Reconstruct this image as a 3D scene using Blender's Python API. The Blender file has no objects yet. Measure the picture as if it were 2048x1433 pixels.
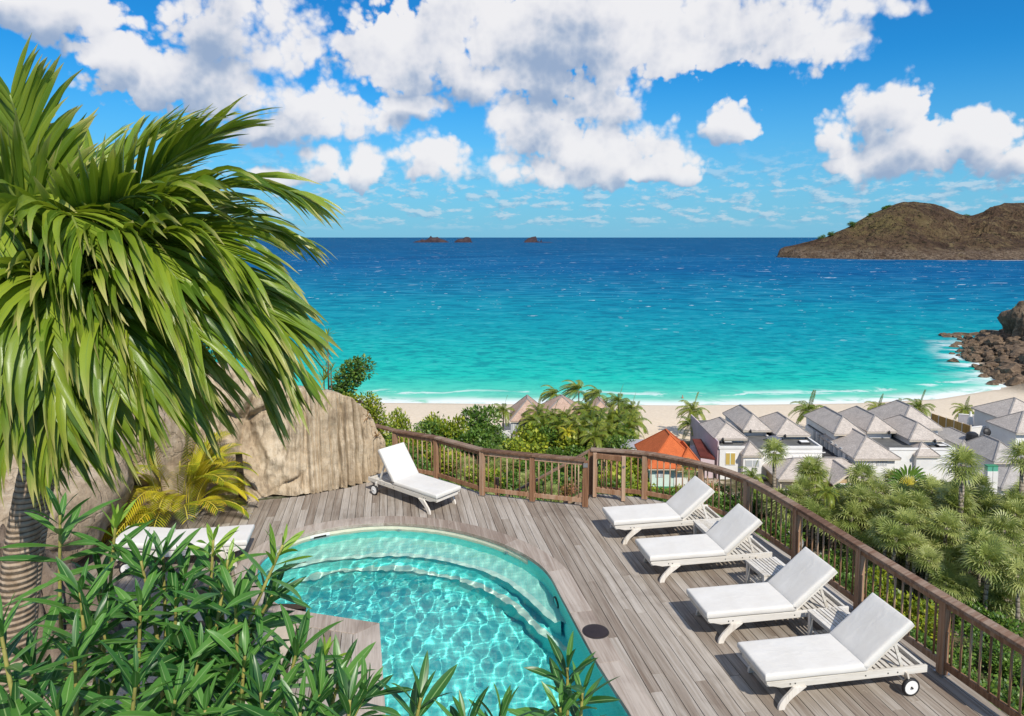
import bpy, bmesh, math, random
import numpy as np
from mathutils import Vector, Matrix, noise as mnoise
R = math.radians
rnd = random.Random(7)
scene = bpy.context.scene
col = scene.collection

# ------------------------------------------------------------------ camera
F, CX, CY = 1400.0, 1024.0, 595.0
CAMZ = 5.2
PITCH = math.atan2(120.0, F)
cd = bpy.data.cameras.new('camera'); cam = bpy.data.objects.new('camera', cd); col.objects.link(cam)
cam.location = (0, 0, CAMZ); cam.rotation_euler = (math.pi/2 - PITCH, 0, 0)
cd.sensor_width = 36; cd.sensor_fit = 'HORIZONTAL'; cd.lens = F/2048*36
cd.shift_y = -(716.5 - CY)/2048
cd.clip_start = 0.05; cd.clip_end = 200000
scene.camera = cam

def ray(x, y):
    s, c = math.sin(PITCH), math.cos(PITCH)
    u = CY - y
    return Vector((x - CX, F*c + u*s, -F*s + u*c))
def P(x, y, Y):
    d = ray(x, y); return Vector((0, 0, CAMZ)) + d*(Y/d.y)
def G(x, y, z=0.0):
    d = ray(x, y); return Vector((0, 0, CAMZ)) + d*((z - CAMZ)/d.z)
def G2(x, y, z=0.0):
    g = G(x, y, z); return (g.x, g.y)

# ------------------------------------------------------------------ sun, world, exposure
SUNEL = R(44)
sh = Vector((0.39, -0.92)).normalized()
SUN = Vector((sh.x*math.cos(SUNEL), sh.y*math.cos(SUNEL), math.sin(SUNEL)))
sl = bpy.data.lights.new('sun', 'SUN'); sl.energy = 4.8; sl.angle = R(0.53); sl.color = (1.0, 0.93, 0.82)
sun = bpy.data.objects.new('sun', sl); col.objects.link(sun)
sun.rotation_euler = SUN.to_track_quat('Z', 'Y').to_euler(); sun.location = (0, 0, 60)
sl.cycles.is_caustics_light = True
vs = scene.view_settings
scene.display_settings.display_device = 'sRGB'
vs.view_transform = 'Standard'; vs.look = 'None'; vs.gamma = 1; vs.use_curve_mapping = False; vs.exposure = 0.0
scene.cycles.use_denoising = True
scene.cycles.max_bounces = 8; scene.cycles.transparent_max_bounces = 12
scene.cycles.diffuse_bounces = 3; scene.cycles.glossy_bounces = 3; scene.cycles.transmission_bounces = 6
scene.cycles.sample_clamp_indirect = 4.0

class NT:
    """small helper to write node trees in few lines"""
    def __init__(s, tree): s.t = tree; s.n = tree.nodes; s.l = tree.links
    def put(s, sock, v):
        if v is None: return
        if isinstance(v, bpy.types.NodeSocket): s.l.new(v, sock)
        else:
            try: sock.default_value = v
            except Exception:
                if isinstance(v, (tuple, list)) and len(v) == 3: sock.default_value = (*v, 1)
                else: sock.default_value = (v, v, v)
    def node(s, typ, ins=None, **kw):
        nd = s.n.new(typ)
        for k, v in kw.items(): setattr(nd, k, v)
        for k, v in (ins or {}).items(): s.put(nd.inputs[k], v)
        return nd
    def m(s, op, a, b=None, c=None, clamp=False):
        nd = s.node('ShaderNodeMath', operation=op, use_clamp=clamp)
        for i, v in enumerate((a, b, c)): s.put(nd.inputs[i], v)
        return nd.outputs[0]
    def v(s, op, a, b=None, scale=None):
        nd = s.node('ShaderNodeVectorMath', operation=op)
        s.put(nd.inputs[0], a); s.put(nd.inputs[1], b)
        if scale is not None: s.put(nd.inputs['Scale'], scale)
        return nd.outputs['Value'] if op in ('DOT_PRODUCT', 'LENGTH', 'DISTANCE') else nd.outputs[0]
    def sep(s, v): return s.node('ShaderNodeSeparateXYZ', {0: v}).outputs
    def xyz(s, x, y, z=0.0): return s.node('ShaderNodeCombineXYZ', {0: x, 1: y, 2: z}).outputs[0]
    def noise(s, vec, scale, detail=4, rough=0.55, dist=0.0, dim='3D', out=0):
        return s.node('ShaderNodeTexNoise', {'Vector': vec, 'Scale': scale, 'Detail': detail, 'Roughness': rough, 'Distortion': dist}, noise_dimensions=dim).outputs[out]
    def smooth(s, x, a, b, lo=0.0, hi=1.0):
        return s.node('ShaderNodeMapRange', {0: x, 1: a, 2: b, 3: lo, 4: hi}, interpolation_type='SMOOTHSTEP').outputs[0]
    def lin(s, x, a, b, lo=0.0, hi=1.0):
        return s.node('ShaderNodeMapRange', {0: x, 1: a, 2: b, 3: lo, 4: hi}).outputs[0]
    def mix(s, f, a, b, mode='MIX'):
        nd = s.node('ShaderNodeMix', data_type='RGBA', blend_type=mode)
        s.put(nd.inputs[0], f); s.put(nd.inputs[6], a if isinstance(a, bpy.types.NodeSocket) else (*a[:3], 1)); s.put(nd.inputs[7], b if isinstance(b, bpy.types.NodeSocket) else (*b[:3], 1))
        return nd.outputs[2]
    def ramp(s, f, stops, interp='LINEAR'):
        nd = s.node('ShaderNodeValToRGB', {0: f}); cr = nd.color_ramp; cr.interpolation = interp
        while len(cr.elements) < len(stops): cr.elements.new(0.5)
        for e, (p, c) in zip(cr.elements, stops): e.position = p; e.color = (*c[:3], 1)
        return nd.outputs[0]
    def bump(s, h, strength=0.3, dist=0.02, normal=None):
        return s.node('ShaderNodeBump', {'Height': h, 'Strength': strength, 'Distance': dist, 'Normal': normal}).outputs[0]

def lin3(r, g, b):
    f = lambda c: ((c/255+0.055)/1.055)**2.4 if c > 10 else c/255/12.92
    return (f(r), f(g), f(b))

def make_world():
    w = bpy.data.worlds.new('World'); scene.world = w; w.use_nodes = True
    n = NT(w.node_tree); n.n.clear()
    sky = n.node('ShaderNodeTexSky', sky_type='NISHITA', sun_disc=False, sun_elevation=SUNEL,
                 sun_rotation=math.atan2(sh.x, sh.y), altitude=0, air_density=1.0, dust_density=0.25, ozone_density=3.0)
    co = n.node('ShaderNodeTexCoord').outputs['Generated']
    d = n.v('NORMALIZE', co)
    x, y, z = n.sep(d)
    az = n.m('ARCTAN2', x, y)
    el = n.m('ARCSINE', z)
    # clear sky: Nishita, pushed to the deep saturated blue of the tropics
    skc = n.node('ShaderNodeHueSaturation', {'Hue': 0.493, 'Saturation': 1.25, 'Value': 1.0, 'Fac': 1.0, 'Color': sky.outputs[0]}).outputs[0]
    skc = n.mix(1.0, skc, (0.22, 1.0, 1.44), 'MULTIPLY')
    # cumulus placed by direction
    B = [(500,70,135,95),(420,165,120,62),(590,215,150,62),(835,100,150,85),(1040,75,220,100),(1240,55,220,90),(1450,35,210,72),
         (1610,62,95,62),(990,155,180,52),(1215,205,88,92),(1070,262,92,76),(1225,300,140,62),(1090,338,150,36),(1320,345,90,26),
         (865,318,72,48),(630,333,58,40),(735,335,50,34),(690,235,120,48),(835,215,55,32),(225,128,75,45),(80,18,140,38),(540,262,70,30),
         (1475,250,50,40),(1772,235,52,70),(1850,300,120,40),(1790,320,100,34),(1955,285,52,48),(1672,262,34,46),
         (1664,322,22,12),(320,165,90,50),(1750,15,80,20),(2060,330,35,40),(560,350,55,26)]
    wv = n.xyz(az, el, 0.0)
    warp = n.noise(wv, 9.0, 2, 0.5, dim='2D', out=1)
    wv2 = n.v('ADD', wv, n.v('SCALE', n.v('SUBTRACT', warp, (0.5, 0.5, 0.5)), scale=0.055))
    wn = n.v('ADD', wv, n.v('SCALE', n.v('SUBTRACT', warp, (0.5, 0.5, 0.5)), scale=0.012))
    lightoff = (0.012, 0.024, 0.0)
    def field(vec):
        acc = None
        for (bx, by, rx, ry) in B:
            dd = ray(bx, by).normalized()
            a0, e0 = math.atan2(dd.x, dd.y), math.asin(dd.z)
            q = n.node('ShaderNodeVectorMath', {0: vec, 1: (F/rx*0.80, F/ry*0.84, 0), 2: (-a0*F/rx*0.80, -e0*F/ry*0.84, 0)}, operation='MULTIPLY_ADD').outputs[0]
            v = n.v('DOT_PRODUCT', q, q)
            acc = v if acc is None else n.m('MINIMUM', acc, v)
        return n.m('SUBTRACT', 1.0, acc)
    def nz(vec):
        a = n.noise(vec, 17.0, 8, 0.60, dim='2D')
        vo = n.node('ShaderNodeTexVoronoi', {'Vector': vec, 'Scale': 30.0, 'Detail': 2.0, 'Roughness': 0.6}, voronoi_dimensions='2D', feature='F1').outputs[0]
        return n.m('SUBTRACT', a, n.m('MULTIPLY', n.m('SUBTRACT', vo, 0.45), 0.42))
    f0 = n.m('MAXIMUM', field(wv2), -1.6)
    wl = n.v('ADD', wv2, lightoff)
    f1 = n.m('MAXIMUM', field(wl), -1.6)
    n0, n1 = nz(wn), nz(n.v('ADD', wn, lightoff))
    # outside the part of sky in view: the same kind of broken cumulus, scattered
    plan = n.xyz(n.m('DIVIDE', x, n.m('ADD', n.m('ABSOLUTE', z), 0.12)), n.m('DIVIDE', y, n.m('ADD', n.m('ABSOLUTE', z), 0.12)), 0.0)
    g = n.noise(plan, 0.9, 5, 0.55, dim='2D')
    outm = n.m('MAXIMUM', n.smooth(n.m('ABSOLUTE', az), 0.66, 0.85), n.smooth(el, 0.36, 0.5))
    gf = n.m('SUBTRACT', n.m('MULTIPLY', n.m('MULTIPLY', n.m('SUBTRACT', g, 0.50), 9.0), outm), n.m('MULTIPLY', n.m('SUBTRACT', 1.0, outm), 1.6))
    f0 = n.m('MAXIMUM', f0, gf); f1 = n.m('MAXIMUM', f1, gf)
    D0 = n.m('ADD', n.m('MULTIPLY', f0, 1.1), n.m('MULTIPLY', n.m('SUBTRACT', n0, 0.37), 1.9))
    D1 = n.m('ADD', n.m('MULTIPLY', f1, 1.1), n.m('MULTIPLY', n.m('SUBTRACT', n1, 0.37), 1.9))
    soft = n.smooth(n.noise(wv, 5.0, 3, 0.5, dim='2D'), 0.35, 0.7, 0.28, 1.0)       # crisp tops here, wispy veils there
    alpha = n.smooth(n.m('DIVIDE', D0, soft), 0.0, 1.0)
    lowf = n.noise(wv, 7.0, 4, 0.5, dim='2D')
    shade = n.m('ADD', n.m('SUBTRACT', f0, f1), n.m('MULTIPLY', n.m('SUBTRACT', n0, n1), 0.75))      # >0: bright rim towards the sun
    shade = n.m('ADD', shade, n.m('MULTIPLY', n.m('SUBTRACT', lowf, 0.47), 2.2))
    thick = n.smooth(D0, 0.3, 1.6)
    lit = n.smooth(n.m('SUBTRACT', n.m('MULTIPLY', shade, 0.8), n.m('MULTIPLY', thick, 0.20)), -0.62, 0.34)
    ccol = n.ramp(lit, [(0.0, lin3(158, 178, 208)), (0.30, lin3(200, 209, 225)), (0.6, lin3(228, 230, 238)), (1.0, lin3(248, 247, 249))])
    # small far clouds in the band above the horizon
    pl2 = n.xyz(n.m('MULTIPLY', az, 30.0), n.m('MULTIPLY', n.m('POWER', n.m('MAXIMUM', el, 0.0), 0.8), 52.0), 3.0)
    h = n.noise(pl2, 1.0, 8, 0.60, 0.0)
    hs = n.noise(n.v('ADD', pl2, (0.18, 0.34, 0)), 1.0, 4, 0.6, 0.0)
    band = n.m('MULTIPLY', n.smooth(el, 0.004, 0.03), n.smooth(el, 0.06, 0.13, 1.0, 0.0))
    ha = n.m('MULTIPLY', n.smooth(h, 0.47, 0.60), n.m('MULTIPLY', band, 0.50))
    hcol = n.mix(n.smooth(n.m('SUBTRACT', h, hs), -0.14, 0.12), lin3(120, 172, 212), lin3(228, 234, 242))
    S = 10.6                                                  # colours are for a strength of 0.1
    haze = n.m('MULTIPLY', n.smooth(el, -0.02, 0.24, 1.0, 0.0), 0.85)
    skc = n.mix(haze, skc, n.v('SCALE', lin3(132, 190, 226), scale=S*1.0))
    c = n.mix(ha, skc, n.v('SCALE', hcol, scale=S*0.94))
    alpha = n.m('MULTIPLY', alpha, n.smooth(el, 0.02, 0.09, 0.55, 0.97))
    c = n.mix(alpha, c, n.v('SCALE', ccol, scale=S*0.97))
    bg = n.node('ShaderNodeBackground', {'Color': c, 'Strength': 0.092})
    out = n.node('ShaderNodeOutputWorld', {'Surface': bg.outputs[0]})
    w.cycles.sampling_method = 'MANUAL'; w.cycles.sample_map_resolution = 512
make_world()

# ------------------------------------------------------------------ objects: helpers
W = {}
class MB:
    """collects geometry for ONE mesh object"""
    def __init__(s): s.v = []; s.f = []; s.c = []; s.hasc = False
    def add(s, vs, fs, cols=None):
        o = len(s.v); s.v += [tuple(p) for p in vs]; s.f += [tuple(i+o for i in f) for f in fs]
        if cols is not None: s.hasc = True; s.c += list(cols)
        else: s.c += [(0.5, 0, 0, 1)]*len(vs)
    def box(s, c, size, M=None):
        hx, hy, hz = (size[0]/2, size[1]/2, size[2]/2)
        vs = [Vector((sx*hx, sy*hy, sz*hz)) for sz in (-1, 1) for sy in (-1, 1) for sx in (-1, 1)]
        if M is not None: vs = [M @ v for v in vs]
        c = Vector(c); s.add([v + c for v in vs], [(0,2,3,1),(4,5,7,6),(0,1,5,4),(2,6,7,3),(0,4,6,2),(1,3,7,5)])
        return s
    def beam(s, a, b, w, h, up=(0, 0, 1)):
        a, b = Vector(a), Vector(b); d = (b-a); L = d.length; d.normalize()
        side = d.cross(Vector(up)); side = side.normalized() if side.length > 1e-6 else Vector((1, 0, 0)); u = side.cross(d)
        M = Matrix((d, side, u)).transposed()
        return s.box((a+b)/2, (L, w, h), M)
    def prism(s, poly, z0, z1):
        n = len(poly)
        a = sum(poly[i][0]*poly[(i+1) % n][1] - poly[(i+1) % n][0]*poly[i][1] for i in range(n))
        if a < 0: poly = poly[::-1]
        s.add([(p[0], p[1], z0) for p in poly] + [(p[0], p[1], z1) for p in poly],
              [tuple(range(n-1, -1, -1)), tuple(range(n, 2*n))] + [(i, (i+1) % n, n+(i+1) % n, n+i) for i in range(n)])
        return s
    def tube(s, pts, rads, n=8, cap=True):
        pts = [Vector(p) for p in pts]; rings = []; prev = None
        o = len(s.v); vs = []; fs = []
        for i, p in enumerate(pts):
            d = (pts[min(i+1, len(pts)-1)] - pts[max(i-1, 0)]).normalized()
            ref = prev if prev is not None else (Vector((0, 0, 1)) if abs(d.z) < 0.9 else Vector((1, 0, 0)))
            a = d.cross(ref)
            if a.length < 1e-5: a = d.cross(Vector((0, 1, 0)))
            a.normalize(); b = a.cross(d).normalized(); prev = b
            r = rads[i] if isinstance(rads, (list, tuple)) else rads
            for k in range(n):
                t = 2*math.pi*k/n; vs.append(p + a*math.cos(t)*r + b*math.sin(t)*r)
        for i in range(len(pts)-1):
            for k in range(n):
                fs.append((i*n+k, i*n+(k+1) % n, (i+1)*n+(k+1) % n, (i+1)*n+k))
        if cap: fs.append(tuple(range(n-1, -1, -1))); fs.append(tuple(range((len(pts)-1)*n, len(pts)*n)))
        s.add(vs, fs); return s
    def sweep(s, pts, w, h, closed_ends=True):
        """rectangular bar along a path, kept upright; pts are the centre line"""
        pts = [Vector(p) for p in pts]; vs = []; fs = []
        for i, p in enumerate(pts):
            d = (pts[min(i+1, len(pts)-1)] - pts[max(i-1, 0)]); dd = Vector((d.x, d.y, 0)).normalized()
            side = Vector((dd.y, -dd.x, 0))
            if 0 < i < len(pts)-1:
                d1 = (pts[i]-pts[i-1]); d1.z = 0; c = max(0.5, d1.normalized().dot(dd)); side = side/c
            vs += [p - side*w/2 - Vector((0, 0, h/2)), p + side*w/2 - Vector((0, 0, h/2)), p + side*w/2 + Vector((0, 0, h/2)), p - side*w/2 + Vector((0, 0, h/2))]
        for i in range(len(pts)-1):
            a, b = i*4, i*4+4
            for k in range(4): fs.append((a+k, b+k, b+(k+1) % 4, a+(k+1) % 4))
        fs.append((0, 1, 2, 3)); e = (len(pts)-1)*4; fs.append((e+3, e+2, e+1, e))
        s.add(vs, fs); return s
    def lathe(s, prof, n=16, c=(0, 0, 0), axis='Z', ring=False):
        vs = []; fs = []
        for (r, z) in prof:
            for k in range(n):
                t = 2*math.pi*k/n; q = (r*math.cos(t), r*math.sin(t), z)
                if axis == 'Y': q = (q[0], q[2], q[1])
                vs.append((q[0]+c[0], q[1]+c[1], q[2]+c[2]))
        for i in range(len(prof)-1):
            for k in range(n): fs.append((i*n+k, i*n+(k+1) % n, (i+1)*n+(k+1) % n, (i+1)*n+k))
        if not ring: fs.append(tuple(range(n-1, -1, -1))); fs.append(tuple(range((len(prof)-1)*n, len(prof)*n)))
        s.add(vs, fs); return s
    def mesh(s, name, mat=None, smooth=False, fix=True):
        me = bpy.data.meshes.new(name); me.from_pydata(s.v, [], s.f)
        if s.hasc:
            at = me.attributes.new('lf', 'FLOAT_COLOR', 'POINT')
            at.data.foreach_set('color', np.array(s.c, dtype=np.float32).ravel())
        if fix:
            bm = bmesh.new(); bm.from_mesh(me); bmesh.ops.recalc_face_normals(bm, faces=bm.faces); bm.to_mesh(me); bm.free()
        if smooth: me.polygons.foreach_set('use_smooth', [True]*len(me.polygons))
        if mat: me.materials.append(mat)
        me.update(); return me

def link(name, data, parent=None, M=None):
    o = bpy.data.objects.new(name, data); col.objects.link(o)
    M = M.copy() if M is not None else Matrix.Identity(4)
    if parent is not None:
        o.parent = parent; o.matrix_parent_inverse = W[parent].inverted()
    o.matrix_basis = M; W[o] = M
    return o
def part(name, mb, mat, parent, M=None, smooth=False, bevel=0, fix=True):
    me = mb if isinstance(mb, bpy.types.Mesh) else mb.mesh(name, mat, smooth, fix)
    o = link(name, me, parent, M)
    if bevel: bev(o, bevel)
    return o
def bev(o, w, seg=2):
    b = o.modifiers.new('bevel', 'BEVEL'); b.width = w; b.segments = seg; b.limit_method = 'ANGLE'; b.angle_limit = R(35)
def tag(o, label, cat, group=None):
    o['label'] = label; o['category'] = cat
    if group: o['group'] = group
    return o
def thing(name, label, cat, loc=(0, 0, 0), rz=0, group=None):
    e = link(name, None, None, Matrix.Translation(Vector(loc)) @ Matrix.Rotation(rz, 4, 'Z'))
    e.empty_display_size = 0.2
    return tag(e, label, cat, group)
def struct(o, kind='structure'): o['kind'] = kind; return o
def copy_tree(o, M, label=None, group=None):
    """copy of a thing with its parts and sub-parts"""
    def rec(src, parent, M):
        c = src.copy(); col.objects.link(c)
        if parent is not None: c.parent = parent
        W[c] = M
        for ch in src.children: rec(ch, c, M)
        return c
    c = rec(o, None, M); c.matrix_basis = M
    if label: c['label'] = label
    if group: c['group'] = group
    return c
def smoothstep(a, b, x):
    t = np.clip((np.asarray(x, dtype=float)-a)/(b-a), 0, 1); return t*t*(3-2*t)
def interp(x, xs, ys): return float(np.interp(x, xs, ys))
def catmull(pts, n=6):
    pts = [Vector(p) for p in pts]; out = []
    for i in range(len(pts)-1):
        p0 = pts[max(i-1, 0)]; p1 = pts[i]; p2 = pts[i+1]; p3 = pts[min(i+2, len(pts)-1)]
        for k in range(n):
            t = k/n
            out.append(0.5*((2*p1) + (p2-p0)*t + (2*p0-5*p1+4*p2-p3)*t*t + (3*p1-p0-3*p2+p3)*t**3))
    out.append(pts[-1]); return out
def fbm(p, o=4, s=1.0):
    return mnoise.fractal(Vector(p)*s, 1.0, 2.0, o)
# ------------------------------------------------------------------ materials (all procedural)
def mat(name):
    m = bpy.data.materials.new(name); m.use_nodes = True
    n = NT(m.node_tree); b = n.n['Principled BSDF']
    n.b = b; n.tc = n.node('ShaderNodeTexCoord').outputs; n.oi = n.node('ShaderNodeObjectInfo').outputs
    n.geo = n.node('ShaderNodeNewGeometry').outputs
    return m, n
def setb(n, **kw):
    names = {'color': 'Base Color', 'rough': 'Roughness', 'normal': 'Normal', 'spec': 'Specular IOR Level', 'metal': 'Metallic', 'sheen': 'Sheen Weight'}
    for k, v in kw.items(): n.put(n.b.inputs[names[k]], v)
PLANK = math.atan2(0.178, 1.0)         # the boards run a little left of straight ahead

def wood(name, c1, c2, c3, rot=PLANK, scale=1.0, grain=1.0, rough=0.75, weather=0.0, objrand=True, axis='Y'):
    m, n = mat(name)
    v = n.node('ShaderNodeMapping', {'Vector': n.tc['Object'], 'Rotation': (0, 0, -rot)}).outputs[0]
    rv = n.oi['Random']
    v = n.v('ADD', v, n.xyz(n.m('MULTIPLY', rv, 37.0), n.m('MULTIPLY', rv, 91.0), n.m('MULTIPLY', rv, 17.0)))
    st = {'Y': (28, 1.3, 28), 'X': (1.3, 28, 28), 'Z': (28, 28, 1.3)}[axis]
    v2 = n.v('MULTIPLY', v, tuple(q*scale for q in st))
    g = n.noise(v2, 1.0, 6, 0.62, 0.6)
    g2 = n.noise(n.v('MULTIPLY', v, tuple(q*scale*0.22 for q in st)), 1.0, 3, 0.5, 1.2)
    fine = n.noise(n.v('MULTIPLY', v2, (4, 1.5, 4)), 1.0, 3, 0.6)
    f = n.m('ADD', n.m('MULTIPLY', g, 0.55), n.m('MULTIPLY', g2, 0.45))
    f = n.m('ADD', f, n.m('MULTIPLY', n.m('SUBTRACT', rv, 0.5), 0.24 if objrand else 0.0))
    c = n.ramp(n.smooth(f, 0.2, 0.82), [(0.0, c1), (0.45, c2), (1.0, c3)])
    c = n.mix(n.smooth(fine, 0.56, 0.75, 0, 0.5), c, tuple(q*0.45 for q in c1))
    if weather:
        st_ = n.noise(n.tc['Object'], 0.9, 5, 0.6, 0.5)
        c = n.mix(n.smooth(st_, 0.5, 0.7, 0, weather), c, tuple(q*0.6 for q in c1))
        sp = n.noise(n.tc['Object'], 9.0, 4, 0.7)
        c = n.mix(n.smooth(sp, 0.66, 0.74, 0, weather*0.8), c, (0.55, 0.51, 0.46))
    setb(n, color=c, rough=rough, spec=0.25, normal=n.bump(n.m('ADD', g, n.m('MULTIPLY', fine, 0.5)), 0.35*grain, 0.006))
    return m
M_deck = wood('weathered deck', (0.185, 0.140, 0.105), (0.325, 0.28, 0.232), (0.50, 0.455, 0.40), weather=0.42)
M_cope = wood('coping', (0.22, 0.165, 0.13), (0.36, 0.30, 0.25), (0.52, 0.46, 0.40), weather=0.35)
M_railtop = wood('rail cap', (0.085, 0.042, 0.024), (0.185, 0.105, 0.066), (0.33, 0.25, 0.19), rot=0.5, axis='X', weather=0.3)
M_post = wood('post wood', (0.15, 0.07, 0.035), (0.30, 0.165, 0.092), (0.46, 0.325, 0.225), axis='Z', rot=0)
M_bal = wood('baluster wood', (0.15, 0.07, 0.035), (0.31, 0.18, 0.10), (0.46, 0.34, 0.24), axis='Z', rot=0)
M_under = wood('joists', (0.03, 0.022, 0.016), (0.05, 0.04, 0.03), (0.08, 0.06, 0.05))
M_bleach = wood('painted teak', (0.48, 0.44, 0.37), (0.62, 0.585, 0.525), (0.72, 0.70, 0.66), rot=0, axis='X', rough=0.6, grain=0.4)
M_bleachZ = wood('painted teak leg', (0.50, 0.45, 0.37), (0.66, 0.61, 0.54), (0.78, 0.75, 0.70), rot=0, axis='Z', rough=0.6, grain=0.4)

def plain(name, c, rough=0.5, spec=0.4, metal=0.0, var=0.0, scale=8.0, bump=0.0, bscale=30.0):
    m, n = mat(name)
    cc = c
    if var:
        f = n.noise(n.tc['Object'], scale, 5, 0.6)
        cc = n.mix(n.smooth(f, 0.3, 0.72), tuple(q*(1-var) for q in c), tuple(min(1, q*(1+var*0.5)) for q in c))
    nm = n.bump(n.noise(n.tc['Object'], bscale, 4, 0.6), bump, 0.01) if bump else None
    setb(n, color=cc, rough=rough, spec=spec, metal=metal, normal=nm)
    return m
def fabric():
    m, n = mat('cushion canvas')
    f = n.noise(n.tc['Object'], 3.5, 5, 0.6)
    we = n.noise(n.tc['Object'], 260.0, 2, 0.5)
    wr = n.noise(n.v('MULTIPLY', n.tc['Object'], (2.2, 5.0, 2.0)), 2.0, 4, 0.55, 0.8)
    c = n.mix(n.smooth(f, 0.35, 0.75), (0.68, 0.66, 0.62), (0.635, 0.61, 0.565))
    setb(n, color=c, rough=0.9, spec=0.12, sheen=0.1, normal=n.bump(n.m('ADD', wr, n.m('MULTIPLY', we, 0.04)), 0.35, 0.02))
    return m
M_cush = fabric()
M_pipe = plain('cushion piping', (0.55, 0.53, 0.50), 0.9, 0.1)
M_rubber = plain('black rubber', (0.018, 0.018, 0.02), 0.55, 0.4)
M_white = plain('white plastic', (0.78, 0.78, 0.76), 0.4, 0.5)
M_steel = plain('steel', (0.5, 0.5, 0.5), 0.35, 0.5, 1.0)
M_bolt = plain('dark bolt', (0.03, 0.028, 0.025), 0.5, 0.5)
M_lid = plain('dark hatch', (0.03, 0.02, 0.018), 0.5, 0.4, var=0.3)

def rockmat(name, c1, c2, c3, sc=1.0, streak=0.0, bump=0.7):
    m, n = mat(name)
    v = n.tc['Object']
    a = n.noise(v, 0.9*sc, 7, 0.62, 0.4)
    b = n.noise(v, 6.0*sc, 6, 0.65)
    cr = n.node('ShaderNodeTexVoronoi', {'Vector': n.v('ADD', v, n.v('SCALE', n.noise(v, 2.0*sc, 4, 0.6, out=1), scale=0.5)), 'Scale': 1.5*sc}, feature='DISTANCE_TO_EDGE').outputs[0]
    crk = n.smooth(cr, 0.0, 0.035, 1.0, 0.0)
    st = n.noise(n.v('MULTIPLY', v, (9, 9, 0.55)), sc, 6, 0.62, 0.4)
    f = n.m('ADD', n.m('MULTIPLY', a, 0.55), n.m('MULTIPLY', b, 0.45))
    c = n.ramp(n.smooth(f, 0.28, 0.74), [(0, c1), (0.5, c2), (1, c3)])
    if streak: c = n.mix(n.smooth(st, 0.48, 0.68, 0, streak), c, tuple(q*0.42 for q in c1))
    c = n.mix(n.m('MULTIPLY', crk, 0.0 if streak > 0.3 else 0.22), c, tuple(q*0.35 for q in c1))
    fine = n.noise(v, 42.0*sc, 4, 0.7)
    c = n.mix(n.smooth(fine, 0.55, 0.72, 0, 0.35), c, tuple(q*0.5 for q in c1))
    hgt = n.m('ADD', n.m('ADD', n.m('MULTIPLY', b, 0.6), n.m('MULTIPLY', fine, 0.22)), n.m('MULTIPLY', st, 0.8 if streak else 0.1))
    hgt = n.m('SUBTRACT', hgt, n.m('MULTIPLY', crk, 0.05 if streak > 0.3 else 0.3))
    setb(n, color=c, rough=0.9, spec=0.15, normal=n.bump(hgt, bump, 0.08/sc))
    return m
M_rockwall = rockmat('sculpted rock wall', (0.30, 0.22, 0.14), (0.49, 0.39, 0.27), (0.64, 0.545, 0.41), 1.0, 0.6)
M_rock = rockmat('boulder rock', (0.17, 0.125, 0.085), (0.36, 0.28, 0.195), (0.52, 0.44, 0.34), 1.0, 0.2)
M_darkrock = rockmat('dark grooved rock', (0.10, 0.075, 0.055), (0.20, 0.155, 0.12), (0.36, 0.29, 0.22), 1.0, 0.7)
M_shore = rockmat('shore rock', (0.055, 0.038, 0.026), (0.17, 0.12, 0.08), (0.34, 0.26, 0.18), 0.35, 0.0, 0.8)
M_islet = rockmat('islet rock', (0.025, 0.018, 0.022), (0.055, 0.038, 0.042), (0.10, 0.07, 0.068), 0.05, 0.0, 0.6)

def leafmat(name, dark, mid, light, tip=None, transl=0.35, rough=0.4, vein=None, spec=0.4, rib=0.0):
    m, n = mat(name)
    at = n.node('ShaderNodeAttribute', attribute_name='lf').outputs
    r, t, s = n.node('ShaderNodeSeparateColor', {0: at['Color']}).outputs
    rr = n.m('FRACT', n.m('ADD', r, n.m('MULTIPLY', n.oi['Random'], 0.37)))
    c = n.ramp(rr, [(0.0, dark), (0.5, mid), (1.0, light)])
    if tip: c = n.mix(n.m('MULTIPLY', n.smooth(t, 0.66, 1.0), n.smooth(rr, 0.2, 0.65)), c, tip)
    if vein: c = n.mix(n.smooth(s, 0.0, 0.14, 0.9, 0.0), c, vein)
    nm = None
    if rib: nm = n.bump(n.m('SINE', n.m('MULTIPLY', s, 60.0)), rib, 0.002)
    setb(n, color=c, rough=rough, spec=spec, normal=nm)
    tr = n.node('ShaderNodeBsdfTranslucent', {'Color': n.mix(0.5, c, (light[0]*1.4, light[1]*1.4, light[2]*0.7))})
    mx = n.node('ShaderNodeMixShader', {0: transl, 1: n.b.outputs[0], 2: tr.outputs[0]})
    n.l.new(mx.outputs[0], n.n['Material Output'].inputs['Surface'])
    return m
M_palm = leafmat('palm leaflet', (0.050, 0.110, 0.010), (0.135, 0.235, 0.017), (0.30, 0.38, 0.035), (0.52, 0.46, 0.16), 0.28, 0.30, (0.20, 0.30, 0.05), 0.55, 0.25)
M_ole = leafmat('oleander leaf', (0.016, 0.070, 0.013), (0.040, 0.140, 0.024), (0.100, 0.245, 0.042), None, 0.16, 0.36, (0.26, 0.40, 0.15), 0.42)
M_olenew = leafmat('oleander new leaf', (0.12, 0.25, 0.02), (0.19, 0.34, 0.03), (0.27, 0.42, 0.05), None, 0.3, 0.4, (0.35, 0.48, 0.12), 0.4)
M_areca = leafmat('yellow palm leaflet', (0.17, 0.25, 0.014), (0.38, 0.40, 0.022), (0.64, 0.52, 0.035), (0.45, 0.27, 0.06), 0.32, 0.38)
M_fan = leafmat('fan palm leaf', (0.095, 0.140, 0.034), (0.25, 0.31, 0.080), (0.47, 0.50, 0.18), (0.46, 0.43, 0.21), 0.34, 0.40)
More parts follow.
